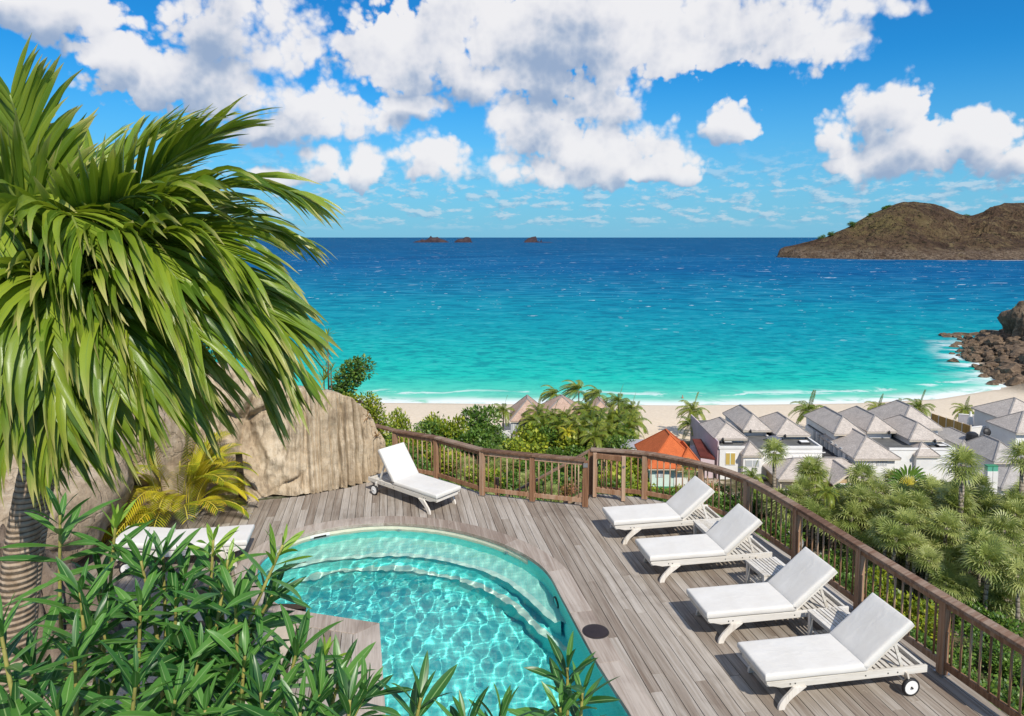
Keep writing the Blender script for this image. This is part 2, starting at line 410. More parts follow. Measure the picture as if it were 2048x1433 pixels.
M_coco = leafmat('coconut frond', (0.062, 0.110, 0.012), (0.150, 0.215, 0.022), (0.30, 0.33, 0.045), (0.40, 0.32, 0.08), 0.28, 0.4)
M_bush = leafmat('bush leaf', (0.034, 0.085, 0.013), (0.085, 0.175, 0.024), (0.19, 0.29, 0.040), None, 0.22, 0.42)
M_bushy = leafmat('yellow green bush leaf', (0.085, 0.145, 0.012), (0.20, 0.27, 0.018), (0.42, 0.43, 0.035), None, 0.25, 0.42)
M_flower = leafmat('rust tinged leaf', (0.10, 0.11, 0.015), (0.28, 0.14, 0.05), (0.50, 0.24, 0.15), None, 0.25, 0.5)
M_brom = leafmat('bromeliad leaf', (0.22, 0.10, 0.05), (0.35, 0.20, 0.09), (0.42, 0.33, 0.12), None, 0.2, 0.5)
M_litter = leafmat('leaf litter', (0.10, 0.07, 0.03), (0.22, 0.15, 0.07), (0.16, 0.19, 0.04), None, 0.1, 0.7)
M_rach = plain('frond stalk', (0.20, 0.26, 0.05), 0.45, 0.4, var=0.3)
M_olestem = plain('oleander stem', (0.33, 0.30, 0.08), 0.6, 0.3, var=0.35, scale=14)
M_twig = plain('twig', (0.16, 0.11, 0.07), 0.8, 0.2, var=0.4)
def barkring(name, c1, c2, scale, zstretch):
    m, n = mat(name)
    v = n.tc['Object']
    x, y, z = n.sep(v)
    w = n.m('SINE', n.m('ADD', n.m('MULTIPLY', z, zstretch), n.m('MULTIPLY', n.noise(v, 5.0, 3, 0.5), 2.4)))
    f = n.noise(v, scale, 5, 0.65)
    c = n.mix(n.smooth(f, 0.3, 0.7), c1, c2)
    c = n.mix(n.smooth(w, 0.45, 0.98, 0, 0.8), c, tuple(q*0.3 for q in c1))
    setb(n, color=c, rough=0.9, spec=0.15, normal=n.bump(n.m('ADD', n.m('MULTIPLY', w, -0.4), f), 0.7, 0.02))
    return m
M_trunk = barkring('ringed palm trunk', (0.24, 0.17, 0.11), (0.44, 0.35, 0.26), 16.0, 190.0)
M_trunk2 = barkring('grey palm trunk', (0.22, 0.18, 0.14), (0.40, 0.34, 0.27), 6.0, 20.0)

def shingle(name, c1, c2, sc=1.0, lines='Z'):
    m, n = mat(name)
    v = n.tc['Object']; x, y, z = n.sep(v)
    a = n.node('ShaderNodeTexBrick', {'Vector': n.xyz(n.m('ADD', x, y), n.m('MULTIPLY', z, 2.2), 0.0), 'Color1': (*c1, 1), 'Color2': (*c2, 1), 'Mortar': (*(q*0.45 for q in c1), 1),
              'Scale': 3.4*sc, 'Mortar Size': 0.022, 'Bias': 0.0, 'Brick Width': 0.5, 'Row Height': 0.42}).outputs
    f = n.noise(v, 1.2, 5, 0.65); g = n.noise(v, 7.0, 4, 0.7)
    c = n.mix(n.smooth(f, 0.35, 0.7, 0, 0.4), a[0], tuple(q*0.62 for q in c1))
    c = n.mix(n.smooth(g, 0.5, 0.7, 0, 0.35), c, tuple(min(1, q*1.3) for q in c2))
    setb(n, color=c, rough=0.85, spec=0.15, normal=n.bump(a[1], -0.5, 0.03))
    return m
M_shing = shingle('weathered shingles', (0.46, 0.405, 0.36), (0.60, 0.535, 0.475))
M_shing2 = shingle('grey shingles', (0.38, 0.355, 0.33), (0.52, 0.485, 0.45))
M_tile = shingle('brown tiles', (0.46, 0.31, 0.235), (0.58, 0.425, 0.34))
M_seam = plain('ridge cap', (0.30, 0.28, 0.265), 0.8, 0.2, var=0.25, scale=2.0)
M_red = shingle('orange roof', (0.56, 0.135, 0.045), (0.62, 0.16, 0.055), 2.4)
M_maroon = plain('dark red roof', (0.12, 0.03, 0.022), 0.7, 0.2, var=0.3, scale=1.0)
M_wallw = plain('white render', (0.74, 0.73, 0.71), 0.85, 0.2, var=0.08, scale=0.6)
M_wallp = plain('pinkish wall', (0.58, 0.47, 0.49), 0.85, 0.2, var=0.1, scale=0.6)
M_mint = plain('mint wall', (0.58, 0.71, 0.64), 0.85, 0.2, var=0.06, scale=0.6)
M_green = plain('green trim', (0.05, 0.24, 0.12), 0.6, 0.3)
M_flat = plain('dark flat roof', (0.14, 0.14, 0.135), 0.9, 0.2, var=0.25, scale=0.8, bump=0.2)
M_asph = plain('charcoal roofing', (0.05, 0.048, 0.05), 0.9, 0.2, var=0.2, scale=0.8)
M_trim = plain('cream trim', (0.62, 0.55, 0.45), 0.7, 0.2)
M_tan = plain('tan wall', (0.46, 0.34, 0.20), 0.8, 0.2, var=0.15, scale=1.0)
M_bamboo = wood('bamboo', (0.24, 0.13, 0.03), (0.38, 0.22, 0.06), (0.50, 0.32, 0.11), axis='Z', rot=0, scale=0.5)
M_glass = plain('window glass', (0.10, 0.13, 0.13), 0.12, 0.6)
M_shut = plain('grey louvre', (0.42, 0.44, 0.45), 0.6, 0.3)
M_ochre = plain('ochre blind', (0.50, 0.36, 0.10), 0.7, 0.2)
M_greyf = plain('grey awning', (0.40, 0.39, 0.42), 0.8, 0.1, var=0.1)
M_dgrey = plain('dark canvas', (0.13, 0.14, 0.18), 0.8, 0.1)
M_black = plain('black paint', (0.02, 0.02, 0.022), 0.5, 0.4)
M_binG = plain('green bin', (0.10, 0.36, 0.26), 0.5, 0.4)
M_carw = plain('white car paint', (0.72, 0.73, 0.75), 0.25, 0.6)
M_conc = plain('sandy concrete', (0.52, 0.44, 0.34), 0.9, 0.15, var=0.2, scale=2.0, bump=0.3)
M_skin = plain('skin', (0.33, 0.19, 0.12), 0.6, 0.3)

def sandmat():
    m, n = mat('terrain earth and sand')
    p = n.geo['Position']; x, y, z = n.sep(p)
    a = n.noise(p, 0.12, 6, 0.6); b = n.noise(p, 2.0, 5, 0.65); c3 = n.noise(p, 14.0, 4, 0.6)
    soil = n.mix(n.smooth(b, 0.35, 0.7), (0.055, 0.062, 0.022), (0.15, 0.125, 0.07))
    path = n.mix(n.smooth(c3, 0.35, 0.7), (0.40, 0.33, 0.245), (0.48, 0.41, 0.315))
    inl = n.smooth(x, 92.0, 106.0)
    sand = n.mix(n.smooth(b, 0.3, 0.72), (0.66, 0.545, 0.405), (0.74, 0.63, 0.49))
    soil = n.mix(n.smooth(a, 0.52, 0.6), soil, path)
    wy = n.m('ADD', y, n.m('MULTIPLY', n.m('SUBTRACT', a, 0.5), 8.0))
    c = n.mix(n.smooth(wy, 93.0, 97.0), soil, sand)
    c = n.mix(inl, c, n.mix(n.smooth(b, 0.35, 0.65), (0.06, 0.05, 0.03), (0.20, 0.15, 0.10)))
    wet = n.smooth(n.m('ADD', z, n.m('MULTIPLY', n.m('SUBTRACT', n.noise(p, 0.05, 3, 0.5), 0.5), 0.5)), -24.72, -24.98)
    c = n.mix(n.m('MULTIPLY', wet, 0.8), c, (0.55, 0.46, 0.35))
    setb(n, color=c, rough=0.95, spec=0.1, normal=n.bump(n.m('ADD', b, n.m('MULTIPLY', c3, 0.3)), 0.5, 0.12))
    return m
M_land = sandmat()

def hillmat():
    m, n = mat('dry headland')
    p = n.geo['Position']; x, y, z = n.sep(p); nx, ny, nz_ = n.sep(n.geo['Normal'])
    a = n.noise(p, 0.012, 7, 0.62, 0.6); b = n.noise(p, 0.07, 7, 0.68); d = n.noise(n.v('MULTIPLY', p, (1, 1, 2.2)), 0.25, 5, 0.7)
    f = n.m('ADD', n.m('MULTIPLY', a, 0.5), n.m('MULTIPLY', b, 0.5))
    c = n.ramp(n.smooth(f, 0.3, 0.72), [(0, (0.058, 0.036, 0.026)), (0.42, (0.120, 0.076, 0.048)), (0.7, (0.155, 0.105, 0.058)), (1, (0.23, 0.165, 0.085))])
    gr = n.m('MULTIPLY', n.smooth(x, 690.0, 520.0), n.smooth(z, 2.0, 25.0))
    gr = n.m('MULTIPLY', gr, n.smooth(b, 0.38, 0.62))
    c = n.mix(n.m('MULTIPLY', gr, 0.6), c, (0.20, 0.175, 0.055))
    c = n.mix(n.smooth(d, 0.5, 0.68, 0, 0.6), c, (0.032, 0.028, 0.018))
    c = n.mix(n.smooth(n.noise(p, 0.035, 5, 0.7, 0.8), 0.52, 0.66, 0, 0.75), c, (0.25, 0.19, 0.095))
    c = n.mix(n.smooth(n.noise(p, 0.16, 3, 0.7), 0.55, 0.63, 0, 0.85), c, (0.022, 0.022, 0.012))
    rock = n.m('MULTIPLY', n.smooth(z, -6.0, -17.0), n.smooth(b, 0.3, 0.6))
    c = n.mix(rock, c, n.mix(n.smooth(d, 0.35, 0.65), (0.09, 0.06, 0.045), (0.30, 0.225, 0.155)))
    setb(n, color=c, rough=0.95, spec=0.08, normal=n.bump(n.m('ADD', b, n.m('MULTIPLY', d, 0.5)), 1.0, 12.0))
    return m
M_hill = hillmat()

def seamat():
    m, n = mat('tropical sea')
    p = n.geo['Position']; x, y, z = n.sep(p)
    xs = n.m('MAXIMUM', x, 0.0)
    k = n.smooth(y, 128.0, 200.0)
    # distance offshore: the bay deepens faster towards the point on the right
    ye = n.m('ADD', y, n.m('MULTIPLY', n.m('MULTIPLY', xs, k), 0.55))
    big = n.noise(n.v('MULTIPLY', p, (0.35, 1, 1)), 0.016, 3, 0.6, 0.5)
    ye = n.m('ADD', ye, n.m('MULTIPLY', n.m('MULTIPLY', n.m('SUBTRACT', big, 0.5), n.m('SUBTRACT', y, 118.0)), 0.42))
    sh = shore_nodes(n, x)
    off = n.m('SUBTRACT', ye, sh)                              # metres from the waterline
    lg = n.m('DIVIDE', n.m('LOGARITHM', n.m('MAXIMUM', off, 1.0), 10.0), 4.0)
    c = n.ramp(lg, [(0.0, (0.42, 0.60, 0.50)), (0.18, (0.26, 0.60, 0.52)), (0.28, (0.085, 0.55, 0.49)), (0.36, (0.012, 0.48, 0.46)), (0.46, (0.004, 0.365, 0.425)),
                    (0.54, (0.002, 0.275, 0.41)), (0.61, (0.0012, 0.19, 0.375)), (0.69, (0.001, 0.112, 0.315)), (0.80, (0.002, 0.095, 0.27)), (1.0, (0.004, 0.09, 0.25))])
    c = n.mix(1.0, c, (0.7, 0.93, 0.80), 'MULTIPLY')
    # waves: chop stretched along the shore, longer swell, patches of gust
    w1 = n.noise(n.v('MULTIPLY', p, (0.55, 1.0, 1)), 0.50, 4, 0.62, 0.3)
    w2 = n.noise(n.v('MULTIPLY', p, (0.45, 1.0, 1)), 0.13, 4, 0.66, 0.3)
    w3 = n.noise(n.v('MULTIPLY', p, (0.40, 1.0, 1)), 0.022, 6, 0.70, 0.3)
    nearw = n.smooth(y, 420.0, 150.0); farw = n.smooth(y, 300.0, 1200.0)
    midw = n.m('SUBTRACT', 1.0, n.m('MAXIMUM', nearw, farw))
    wsel = n.m('ADD', n.m('ADD', n.m('MULTIPLY', w1, nearw), n.m('MULTIPLY', w2, midw)), n.m('MULTIPLY', w3, farw))
    wsel = n.m('ADD', n.m('MULTIPLY', wsel, 0.8), n.m('MULTIPLY', w2, 0.2))
    calm = n.smooth(off, 4.0, 40.0, 0.35, 1.0)
    c = n.mix(n.m('MULTIPLY', n.smooth(wsel, 0.52, 0.40), n.m('MULTIPLY', calm, 0.75)), c, n.mix(1.0, c, (0.30, 0.52, 0.66), 'MULTIPLY'))  # wave shading painted into the colour: troughs darkened
    c = n.mix(n.m('MULTIPLY', n.smooth(wsel, 0.52, 0.66), n.m('MULTIPLY', calm, 0.42)), c, n.mix(0.22, c, (0.35, 0.75, 0.85)))  # crests lightened in the colour, standing in for light on the waves
    # whitecaps and surf
    cap = n.m('MULTIPLY', n.smooth(n.noise(n.v('MULTIPLY', p, (0.55, 1.0, 1)), 0.33, 2, 0.55, 0.3), 0.715, 0.735), n.smooth(off, 60.0, 220.0))
    cap2 = n.m('MULTIPLY', n.smooth(n.noise(n.v('MULTIPLY', p, (0.5, 1.0, 1)), 0.10, 2, 0.6, 0.3), 0.715, 0.735), n.smooth(off, 200.0, 500.0))
    fw = n.noise(n.v('MULTIPLY', p, (0.6, 1, 1)), 0.16, 6, 0.65, 0.8)
    offl = n.m('ADD', n.m('SUBTRACT', y, sh), n.m('MULTIPLY', n.m('SUBTRACT', n.noise(n.v('MULTIPLY', p, (1, 0.2, 1)), 0.07, 3, 0.5), 0.5), 5.0))
    s1 = n.m('MULTIPLY', n.smooth(offl, 6.5, 1.0), n.smooth(fw, 0.34, 0.50))
    s2 = n.m('MULTIPLY', n.m('MULTIPLY', n.smooth(offl, 13.0, 9.0), n.smooth(offl, 7.0, 8.5)), n.smooth(fw, 0.50, 0.60))
    rx, ry = rock_surf(n, x, y)
    s3 = n.m('MULTIPLY', rx, n.smooth(fw, 0.40, 0.60))
    foam = n.m('MAXIMUM', n.m('MAXIMUM', cap, cap2), n.m('MAXIMUM', n.m('MAXIMUM', s1, n.m('MULTIPLY', s2, 0.7)), s3))
    c = n.mix(n.m('MULTIPLY', foam, 0.9), c, (0.78, 0.80, 0.79))
    # a wind-roughened sea mirrors little of the sky at this scale: body colour plus a thin broad gloss
    n.n.remove(n.b)
    df = n.node('ShaderNodeBsdfDiffuse', {'Color': c}); gl = n.node('ShaderNodeBsdfGlossy', {'Color': (0.8, 0.9, 1, 1), 'Roughness': 0.45, 'Normal': n.bump(wsel, 0.8, 1.2)})
    mx = n.node('ShaderNodeMixShader', {0: 0.03, 1: df.outputs[0], 2: gl.outputs[0]})
    n.l.new(mx.outputs[0], n.n['Material Output'].inputs['Surface'])
    return m
# waterline Y as a function of X (sampled from the photograph's beach line)
SHX = [-160, -60, -24, 0, 30, 62, 80, 100, 112, 122, 135, 150, 320]
SHY = [128, 127, 126, 125.0, 124, 125.5, 129, 139, 166, 184, 190, 185, 170]
def shore_nodes(n, x):
    acc = None
    for i in range(len(SHX)-1):
        v = n.lin(x, SHX[i], SHX[i+1], 0.0, SHY[i+1]-SHY[i])
        acc = v if acc is None else n.m('ADD', acc, v)
    return n.m('ADD', acc, SHY[0])
def rock_surf(n, x, y):
    # white water round the rocky point
    dx = n.m('SUBTRACT', n.m('SUBTRACT', shore_nodes(n, x), 0.0), y)
    band = n.m('MULTIPLY', n.smooth(dx, -26.0, -3.0), n.smooth(x, 88.0, 106.0))
    return band, None
M_sea = seamat()

def pooltile(name, c1, c2, c3):
    m, n = mat(name)
    p = n.geo['Position']; x, y, z = n.sep(p)
    br = n.node('ShaderNodeTexBrick', {'Vector': n.xyz(n.m('ADD', x, n.m('MULTIPLY', z, 0.7)), n.m('ADD', y, n.m('MULTIPLY', z, 0.7)), 0.0), 'Color1': (*c1, 1), 'Color2': (*c2, 1), 'Mortar': (*c3, 1),
                                         'Scale': 1.0, 'Mortar Size': 0.004, 'Brick Width': 0.05, 'Row Height': 0.05}, offset=0.0).outputs
    f = n.noise(p, 30.0, 2, 0.5)
    c = n.mix(n.smooth(f, 0.3, 0.7, 0, 0.3), br[0], tuple(q*0.8 for q in c2))
    setb(n, color=c, rough=0.5, spec=0.3)
    return m
M_pool = pooltile('turquoise mosaic', (0.16, 0.90, 0.83), (0.12, 0.84, 0.77), (0.28, 0.90, 0.83))
M_poolside = pooltile('pale green mosaic', (0.36, 0.78, 0.66), (0.28, 0.70, 0.60), (0.45, 0.78, 0.68))
M_poolstep = plain('pale step nosing', (0.58, 0.80, 0.68), 0.6, 0.3, var=0.06)
M_poolcream = plain('cream pool liner', (0.70, 0.66, 0.52), 0.6, 0.3, var=0.06)
def watermat():
    m, n = mat('pool water')
    n.n.remove(n.b)
    g = n.node('ShaderNodeBsdfGlass', {'Color': (1, 1, 1, 1), 'Roughness': 0.0, 'IOR': 1.33})
    o = n.n['Material Output']
    n.l.new(g.outputs[0], o.inputs['Surface'])
    return m
M_water = watermat()
# ------------------------------------------------------------------ outlines on deck level (world metres)
POOL_PX = [(1330,1545),(1260,1423),(1199,1329),(1158,1255),(1125,1194),(1097,1145),(1056,1112),(994,1083),(912,1060),(826,1048),(748,1047),(666,1056),(600,1071),(555,1093),(522,1120),
           (512,1150),(526,1187),(560,1214),(613,1227),(756,1249),(767,1419),(775,1545)]
_pp = [G2(*p) for p in POOL_PX]
# smooth the curved stretch, keep the peninsula's corner and the straight run
_c = catmull([Vector((p[0], p[1], 0)) for p in _pp[3:19]], 4)
POOL = [_pp[0], _pp[1], _pp[2]] + [(p.x, p.y) for p in _c] + _pp[19:]
LRAIL_PX = [(748,933),(791,945),(873,961),(964.7,991.4),(1064.4,1003.5),(1170,1015)]
LRAIL = [G2(*p) for p in LRAIL_PX]
RRAIL_PX = [(1180.6,990),(1288.4,999),(1401,1025),(1491,1061),(1590,1128),(1716,1223),(1883,1348)]
RRAIL = [G2(*p) for p in RRAIL_PX]
_d = Vector(RRAIL[-1]) - Vector(RRAIL[-2]); _d0 = Vector(RRAIL[-2]) - Vector(RRAIL[-3])
RRAIL.append((RRAIL[-1][0] + _d.x*1.02 + 0.04, RRAIL[-1][1] + _d.y*1.02))
WALL_PX = [(250,1030),(330,1015),(420,1004),(500,1003),(600,993),(700,975),(757,958),(778,944)]
WALLB = [G2(*p) for p in WALL_PX]

def offset_poly(pts, d, closed=True):
    out = []; n = len(pts)
    for i in range(n):
        a = Vector(pts[(i-1) % n] if closed or i > 0 else pts[i]); b = Vector(pts[i]); c = Vector(pts[(i+1) % n] if closed or i < n-1 else pts[i])
        e1 = (b-a); e2 = (c-b)
        if e1.length < 1e-6: e1 = e2
        if e2.length < 1e-6: e2 = e1
        n1 = Vector((e1.y, -e1.x)).normalized(); n2 = Vector((e2.y, -e2.x)).normalized()
        m = (n1+n2).normalized(); k = d/max(0.45, m.dot(n1))
        out.append((b.x+m.x*k, b.y+m.y*k))
    return out
def area(p): return 0.5*sum(p[i][0]*p[(i+1) % len(p)][1]-p[(i+1) % len(p)][0]*p[i][1] for i in range(len(p)))
OUTW = 1 if area(POOL) > 0 else -1      # sign that makes offset_poly go outwards
COPE = offset_poly(POOL, 0.30*OUTW)
# outer edge of the deck: along the wall, along both railings, then out of frame at the near side
_lr = offset_poly(LRAIL, -0.10, False); _rr = offset_poly(RRAIL, -0.10, False)
DECK = [(-2.45, 6.4), (-2.95, 9.62), (-7.2, 9.62), (-7.2, 12.9)] + WALLB[2:7] + LRAIL[1:2] + [tuple(p) for p in _lr[2:]] + [tuple(p) for p in _rr] + [(6.4, 6.4)]
def inside(p, poly):
    x, y = p; c = False; n = len(poly); j = n-1
    for i in range(n):
        xi, yi = poly[i]; xj, yj = poly[j]
        if (yi > y) != (yj > y) and x < (xj-xi)*(y-yi)/(yj-yi)+xi: c = not c
        j = i
    return c

# ------------------------------------------------------------------ terrain
DK = [(-9, 2), (-9, 13.5)] + DECK[4:-1] + [(7.0, 2)]
def seg_dist(px, py, poly):
    best = np.full(np.shape(px), 1e9)
    n = len(poly)
    for i in range(n):
        ax, ay = poly[i]; bx, by = poly[(i+1) % n]
        dx, dy = bx-ax, by-ay; L = dx*dx+dy*dy+1e-9
        t = np.clip(((px-ax)*dx+(py-ay)*dy)/L, 0, 1)
        best = np.minimum(best, np.hypot(px-ax-t*dx, py-ay-t*dy))
    return best
def inside_np(px, py, poly):
    c = np.zeros(np.shape(px), bool); j = len(poly)-1
    for i in range(len(poly)):
        xi, yi = poly[i]; xj, yj = poly[j]
        if yi != yj: c ^= ((yi > py) != (yj > py)) & (px < (xj-xi)*(py-yi)/(yj-yi)+xi)
        j = i
    return c
def terrain(px, py):
    px = np.asarray(px, float); py = np.asarray(py, float)
    q = seg_dist(px, py, DK); q = np.where(inside_np(px, py, DK), 0, q)
    z = np.interp(q, [0, 0.8, 2.5, 6, 12, 25, 40, 60, 75, 100], [-2.3, -2.6, -4.2, -7.5, -11.5, -17.5, -20.0, -21.8, -22.5, -22.8])
    sy = np.interp(px, SHX, SHY)
    beach = np.interp(py - sy, [-45, -28, -16, -8, 0, 12, 60, 160], [-22.7, -22.9, -23.3, -24.0, -25.0, -26.2, -30, -40])
    z = np.minimum(z, beach)
    # the slope behind the rock wall stays high on the left
    k = smoothstep(-4.5, -9, px)*(1-smoothstep(17, 40, py))
    z = z*(1-k) + k*(0.4)
    # the land rises towards the rocky point on the right
    k2 = smoothstep(0.0, 0.16, px/np.maximum(py, 1) - 0.715)*smoothstep(120, 160, py)*(1-smoothstep(180, 215, py))*(px > 60)
    z = z*(1-k2) + k2*np.interp(px, [120, 150, 175, 260], [-22.0, -15, -8, 4])
    return z
def terr(x, y): return float(terrain(np.array([x]), np.array([y]))[0])
def build_terrain():
    xs = np.concatenate([np.linspace(-260, -40, 18), np.linspace(-36, 40, 96), np.linspace(42, 130, 60), np.linspace(134, 420, 44)])
    ys = np.concatenate([np.linspace(-30, 4, 10), np.linspace(5, 45, 66), np.linspace(46, 150, 84), np.linspace(154, 300, 44)])
    X, Y = np.meshgrid(xs, ys); Z = terrain(X, Y)
    nz = np.array([[mnoise.fractal(Vector((a*0.25, b*0.25, 0)), 1.0, 2.0, 3) for a in xs] for b in ys])
    flat = (np.abs(Z+2.3) < 0.05); Z = Z + np.where(flat, 0, nz*0.22*(1-smoothstep(90, 104, Y)*(X < 96)))
    nx, ny = len(xs), len(ys)
    mb = MB(); mb.v = [(X[j, i], Y[j, i], Z[j, i]) for j in range(ny) for i in range(nx)]
    mb.f = [(j*nx+i, j*nx+i+1, (j+1)*nx+i+1, (j+1)*nx+i) for j in range(ny-1) for i in range(nx-1)]
    o = part('hillside_and_beach', mb, M_land, None, smooth=True, fix=False); struct(o)
build_terrain()

# ------------------------------------------------------------------ sea: one sheet to the horizon
def build_sea():
    ys = [60, 110, 140, 180, 240, 320, 450, 700, 1200, 2500, 6000, 20000, 90000]
    mb = MB(); xs = [-1, -0.6, -0.3, 0, 0.3, 0.6, 1]
    for y in ys:
        for x in xs: mb.v.append((x*max(420, y*1.4), y, -25.0))
    n = len(xs); mb.f = [(j*n+i, j*n+i+1, (j+1)*n+i+1, (j+1)*n+i) for j in range(len(ys)-1) for i in range(n-1)]
    struct(part('sea', mb, M_sea, None, fix=False))
build_sea()

# ------------------------------------------------------------------ headland and islets
def ridge_mass(name, sil, yfront, yridge, yback, material, step, cliff=0.12, rough=1.0, nt=34, zbase=-26.0, kfront=0.8):
    """a hill whose skyline follows (px, py) pairs; front foot, ridge and back foot given as distances"""
    xs = [s[0] for s in sil]; px = np.arange(xs[0], xs[-1]+step*0.5, step)
    mb = MB(); cols = len(px)
    for i, x in enumerate(px):
        top = interp(x, xs, [s[1] for s in sil])
        yf = yfront(x); yr = yridge(x); yb = yback(x)
        zr = P(x, top, yr).z
        for k in range(nt+1):
            t = k/nt*1.6
            if t <= 1:
                Y = yf + (yr-yf)*t
                prof = cliff*min(1, t/0.05) + (1-cliff)*(max(0, t-0.02)/0.98)**kfront
            else:
                u = (t-1)/0.6; Y = yr + (yb-yr)*u; prof = 1-u**1.5
            h = (zr+25)*prof
            xx = (x-CX)/F*Y
            s = rough*0.012
            d = mnoise.fractal(Vector((xx*s, Y*s, 1.3)), 0.9, 2.1, 6)*rough*min(1, h/(12*rough)+0.12)*(0.15+min(1, abs(t-1)*3))*min(17, 0.42*h+2)
            mb.v.append((xx, Y, max(zbase, -25 + h + d - (1.2 if t == 0 else 0))))
    n = nt+1
    mb.f = [(i*n+k, i*n+k+1, (i+1)*n+k+1, (i+1)*n+k) for i in range(cols-1) for k in range(nt)]
    return part(name, mb, material, None, smooth=False, fix=False)
SIL = [(1553,519),(1555.5,506),(1559,498),(1568,493.5),(1585,490),(1600,487),(1625,481),(1650,473),(1675,462),(1700,450),(1725,437),(1750,425),(1775,414),(1800,406),(1825,403.5),(1850,407),(1868,409.5),(1885,417),(1905,426),
       (1925,432),(1940,432),(1960,425),(1980,412),(2000,405),(2030,404.5),(2060,404),(2100,398),(2180,392),(2260,400),(2400,420),(2560,470)]
h1 = ridge_mass('headland', SIL, lambda x: interp(x, [1552, 1600, 1750, 1900, 2048, 2500], [1060, 1010, 955, 930, 935, 900]), lambda x: interp(x, [1552, 1600, 1750, 1850, 1940, 2048, 2500], [1085, 1090, 1130, 1170, 1330, 1420, 1500]),
                lambda x: interp(x, [1552, 1700, 2500], [1120, 1380, 1900]), M_hill, 2.5, 0.10, 1.0, 60, kfront=0.9)
struct(h1)
def islet(name, label, sil, Y, depth):
    o = ridge_mass(name, sil, lambda x: Y, lambda x: Y+depth*0.45, lambda x: Y+depth, M_islet, 0.6, 0.25, 0.35, 16, -27, 0.7)
    tag(o, label, 'islet')
sc = 340/2048.0
q = lambda l: [(800+a*sc, 450+b*sc) for a, b in l]
islet('rocky_islet', 'jagged dark rocky islet with a thin pointed peak on the horizon', q([(160,212),(200,196),(250,186),(272,172),(300,184),(335,172),(360,150),(375,132),(392,152),(430,152),(455,146),(480,164),(520,176),(560,192),(592,212)]), 4050, 60)
islet('rocky_islet', 'low humped dark rocky islet beside the jagged peaked one on the horizon', q([(650,212),(680,186),(700,172),(760,166),(780,150),(800,145),(835,148),(855,166),(862,196),(878,212)]), 4050, 60)
islet('rocky_islet', 'blunt rocky islet with a steep pale end and low reef on the horizon', q([(1490,210),(1510,186),(1545,160),(1590,146),(1635,139),(1646,160),(1652,196),(1690,206),(1700,170),(1708,206),(1760,207),(1800,208),(1850,214)]), 4050, 60)

def foam_strip(name, pts, w, z, label):
    mb = MB(); n = len(pts)
    for i, p in enumerate(pts):
        a = w*(0.4+0.9*abs(mnoise.noise(Vector((i*0.7, 3.1, 0)))))*(0.1 if i in (0, n-1) else 1)
        mb.v += [(p[0], p[1]-a, z), (p[0], p[1]+w, z)]
    mb.f = [(2*i, 2*i+2, 2*i+3, 2*i+1) for i in range(n-1)]
    o = part(name, mb, M_foam, None, fix=False); o['kind'] = 'stuff'; o['label'] = label; o['category'] = 'surf'
M_foam = plain('surf foam', (0.78, 0.80, 0.79), 0.9, 0.1, var=0.1, scale=0.2)
for (a, b, w) in [(1548,1600,3.0),(1716,1790,2.2),(1880,1935,3.0),(1985,2048,4.5),(1640,1690,1.6)]:
    foam_strip('surf', [G2(x, interp(x, [1545,1600,1750,1900,2048], [514.2,517.4,520.3,522.2,521.6]), -24.7) for x in np.linspace(a, b, 14)], w, -24.7, 'white surf breaking along the foot of the brown headland')
# ------------------------------------------------------------------ deck
du = Vector((math.cos(PLANK), math.sin(PLANK))); dv = Vector((-math.sin(PLANK), math.cos(PLANK)))
def uv(p): return (p[0]*du.x+p[1]*du.y, p[0]*dv.x+p[1]*dv.y)
def xy(u, v): return (du.x*u+dv.x*v, du.y*u+dv.y*v)
deckU = [uv(p) for p in DECK]; copeU = [uv(p) for p in COPE]
cutU = [uv(p) for p in offset_poly(POOL, 0.265*OUTW)]
def cuts(poly, u, ax=0):
    out = []; n = len(poly); o = 1-ax
    for i in range(n):
        a, b = poly[i], poly[(i+1) % n]
        if (a[ax] > u) != (b[ax] > u): out.append(a[o]+(b[o]-a[o])*(u-a[ax])/(b[ax]-a[ax]))
    return sorted(out)
def spans(u, lo, hi, ax):
    """parts of the line u=const (ax 0) or v=const (ax 1) on the deck but not in the pool, within lo..hi"""
    a = cuts(deckU, u, ax); b = cuts(cutU, u, ax)
    iv = [(max(lo, a[i]), min(hi, a[i+1])) for i in range(0, len(a)-1, 2)]
    for k in range(0, len(b)-1, 2):
        nv = []
        for (s, e) in iv:
            if b[k+1] <= s or b[k] >= e: nv.append((s, e)); continue
            if b[k] > s: nv.append((s, b[k]))
            if b[k+1] < e: nv.append((b[k+1], e))
        iv = nv
    return [i for i in iv if i[1]-i[0] > 0.002]
def intervals(u): return [i for i in spans(u, -99, 99, 0) if i[1]-i[0] > 0.05]
deck = link('deck', None); W[deck] = Matrix.Identity(4)
PW, GAP = 0.148, 0.009
us = [p[0] for p in deckU]; vs_all = [p[1] for p in deckU]; u = min(us)+0.003
prng = random.Random(11); nplank = 0
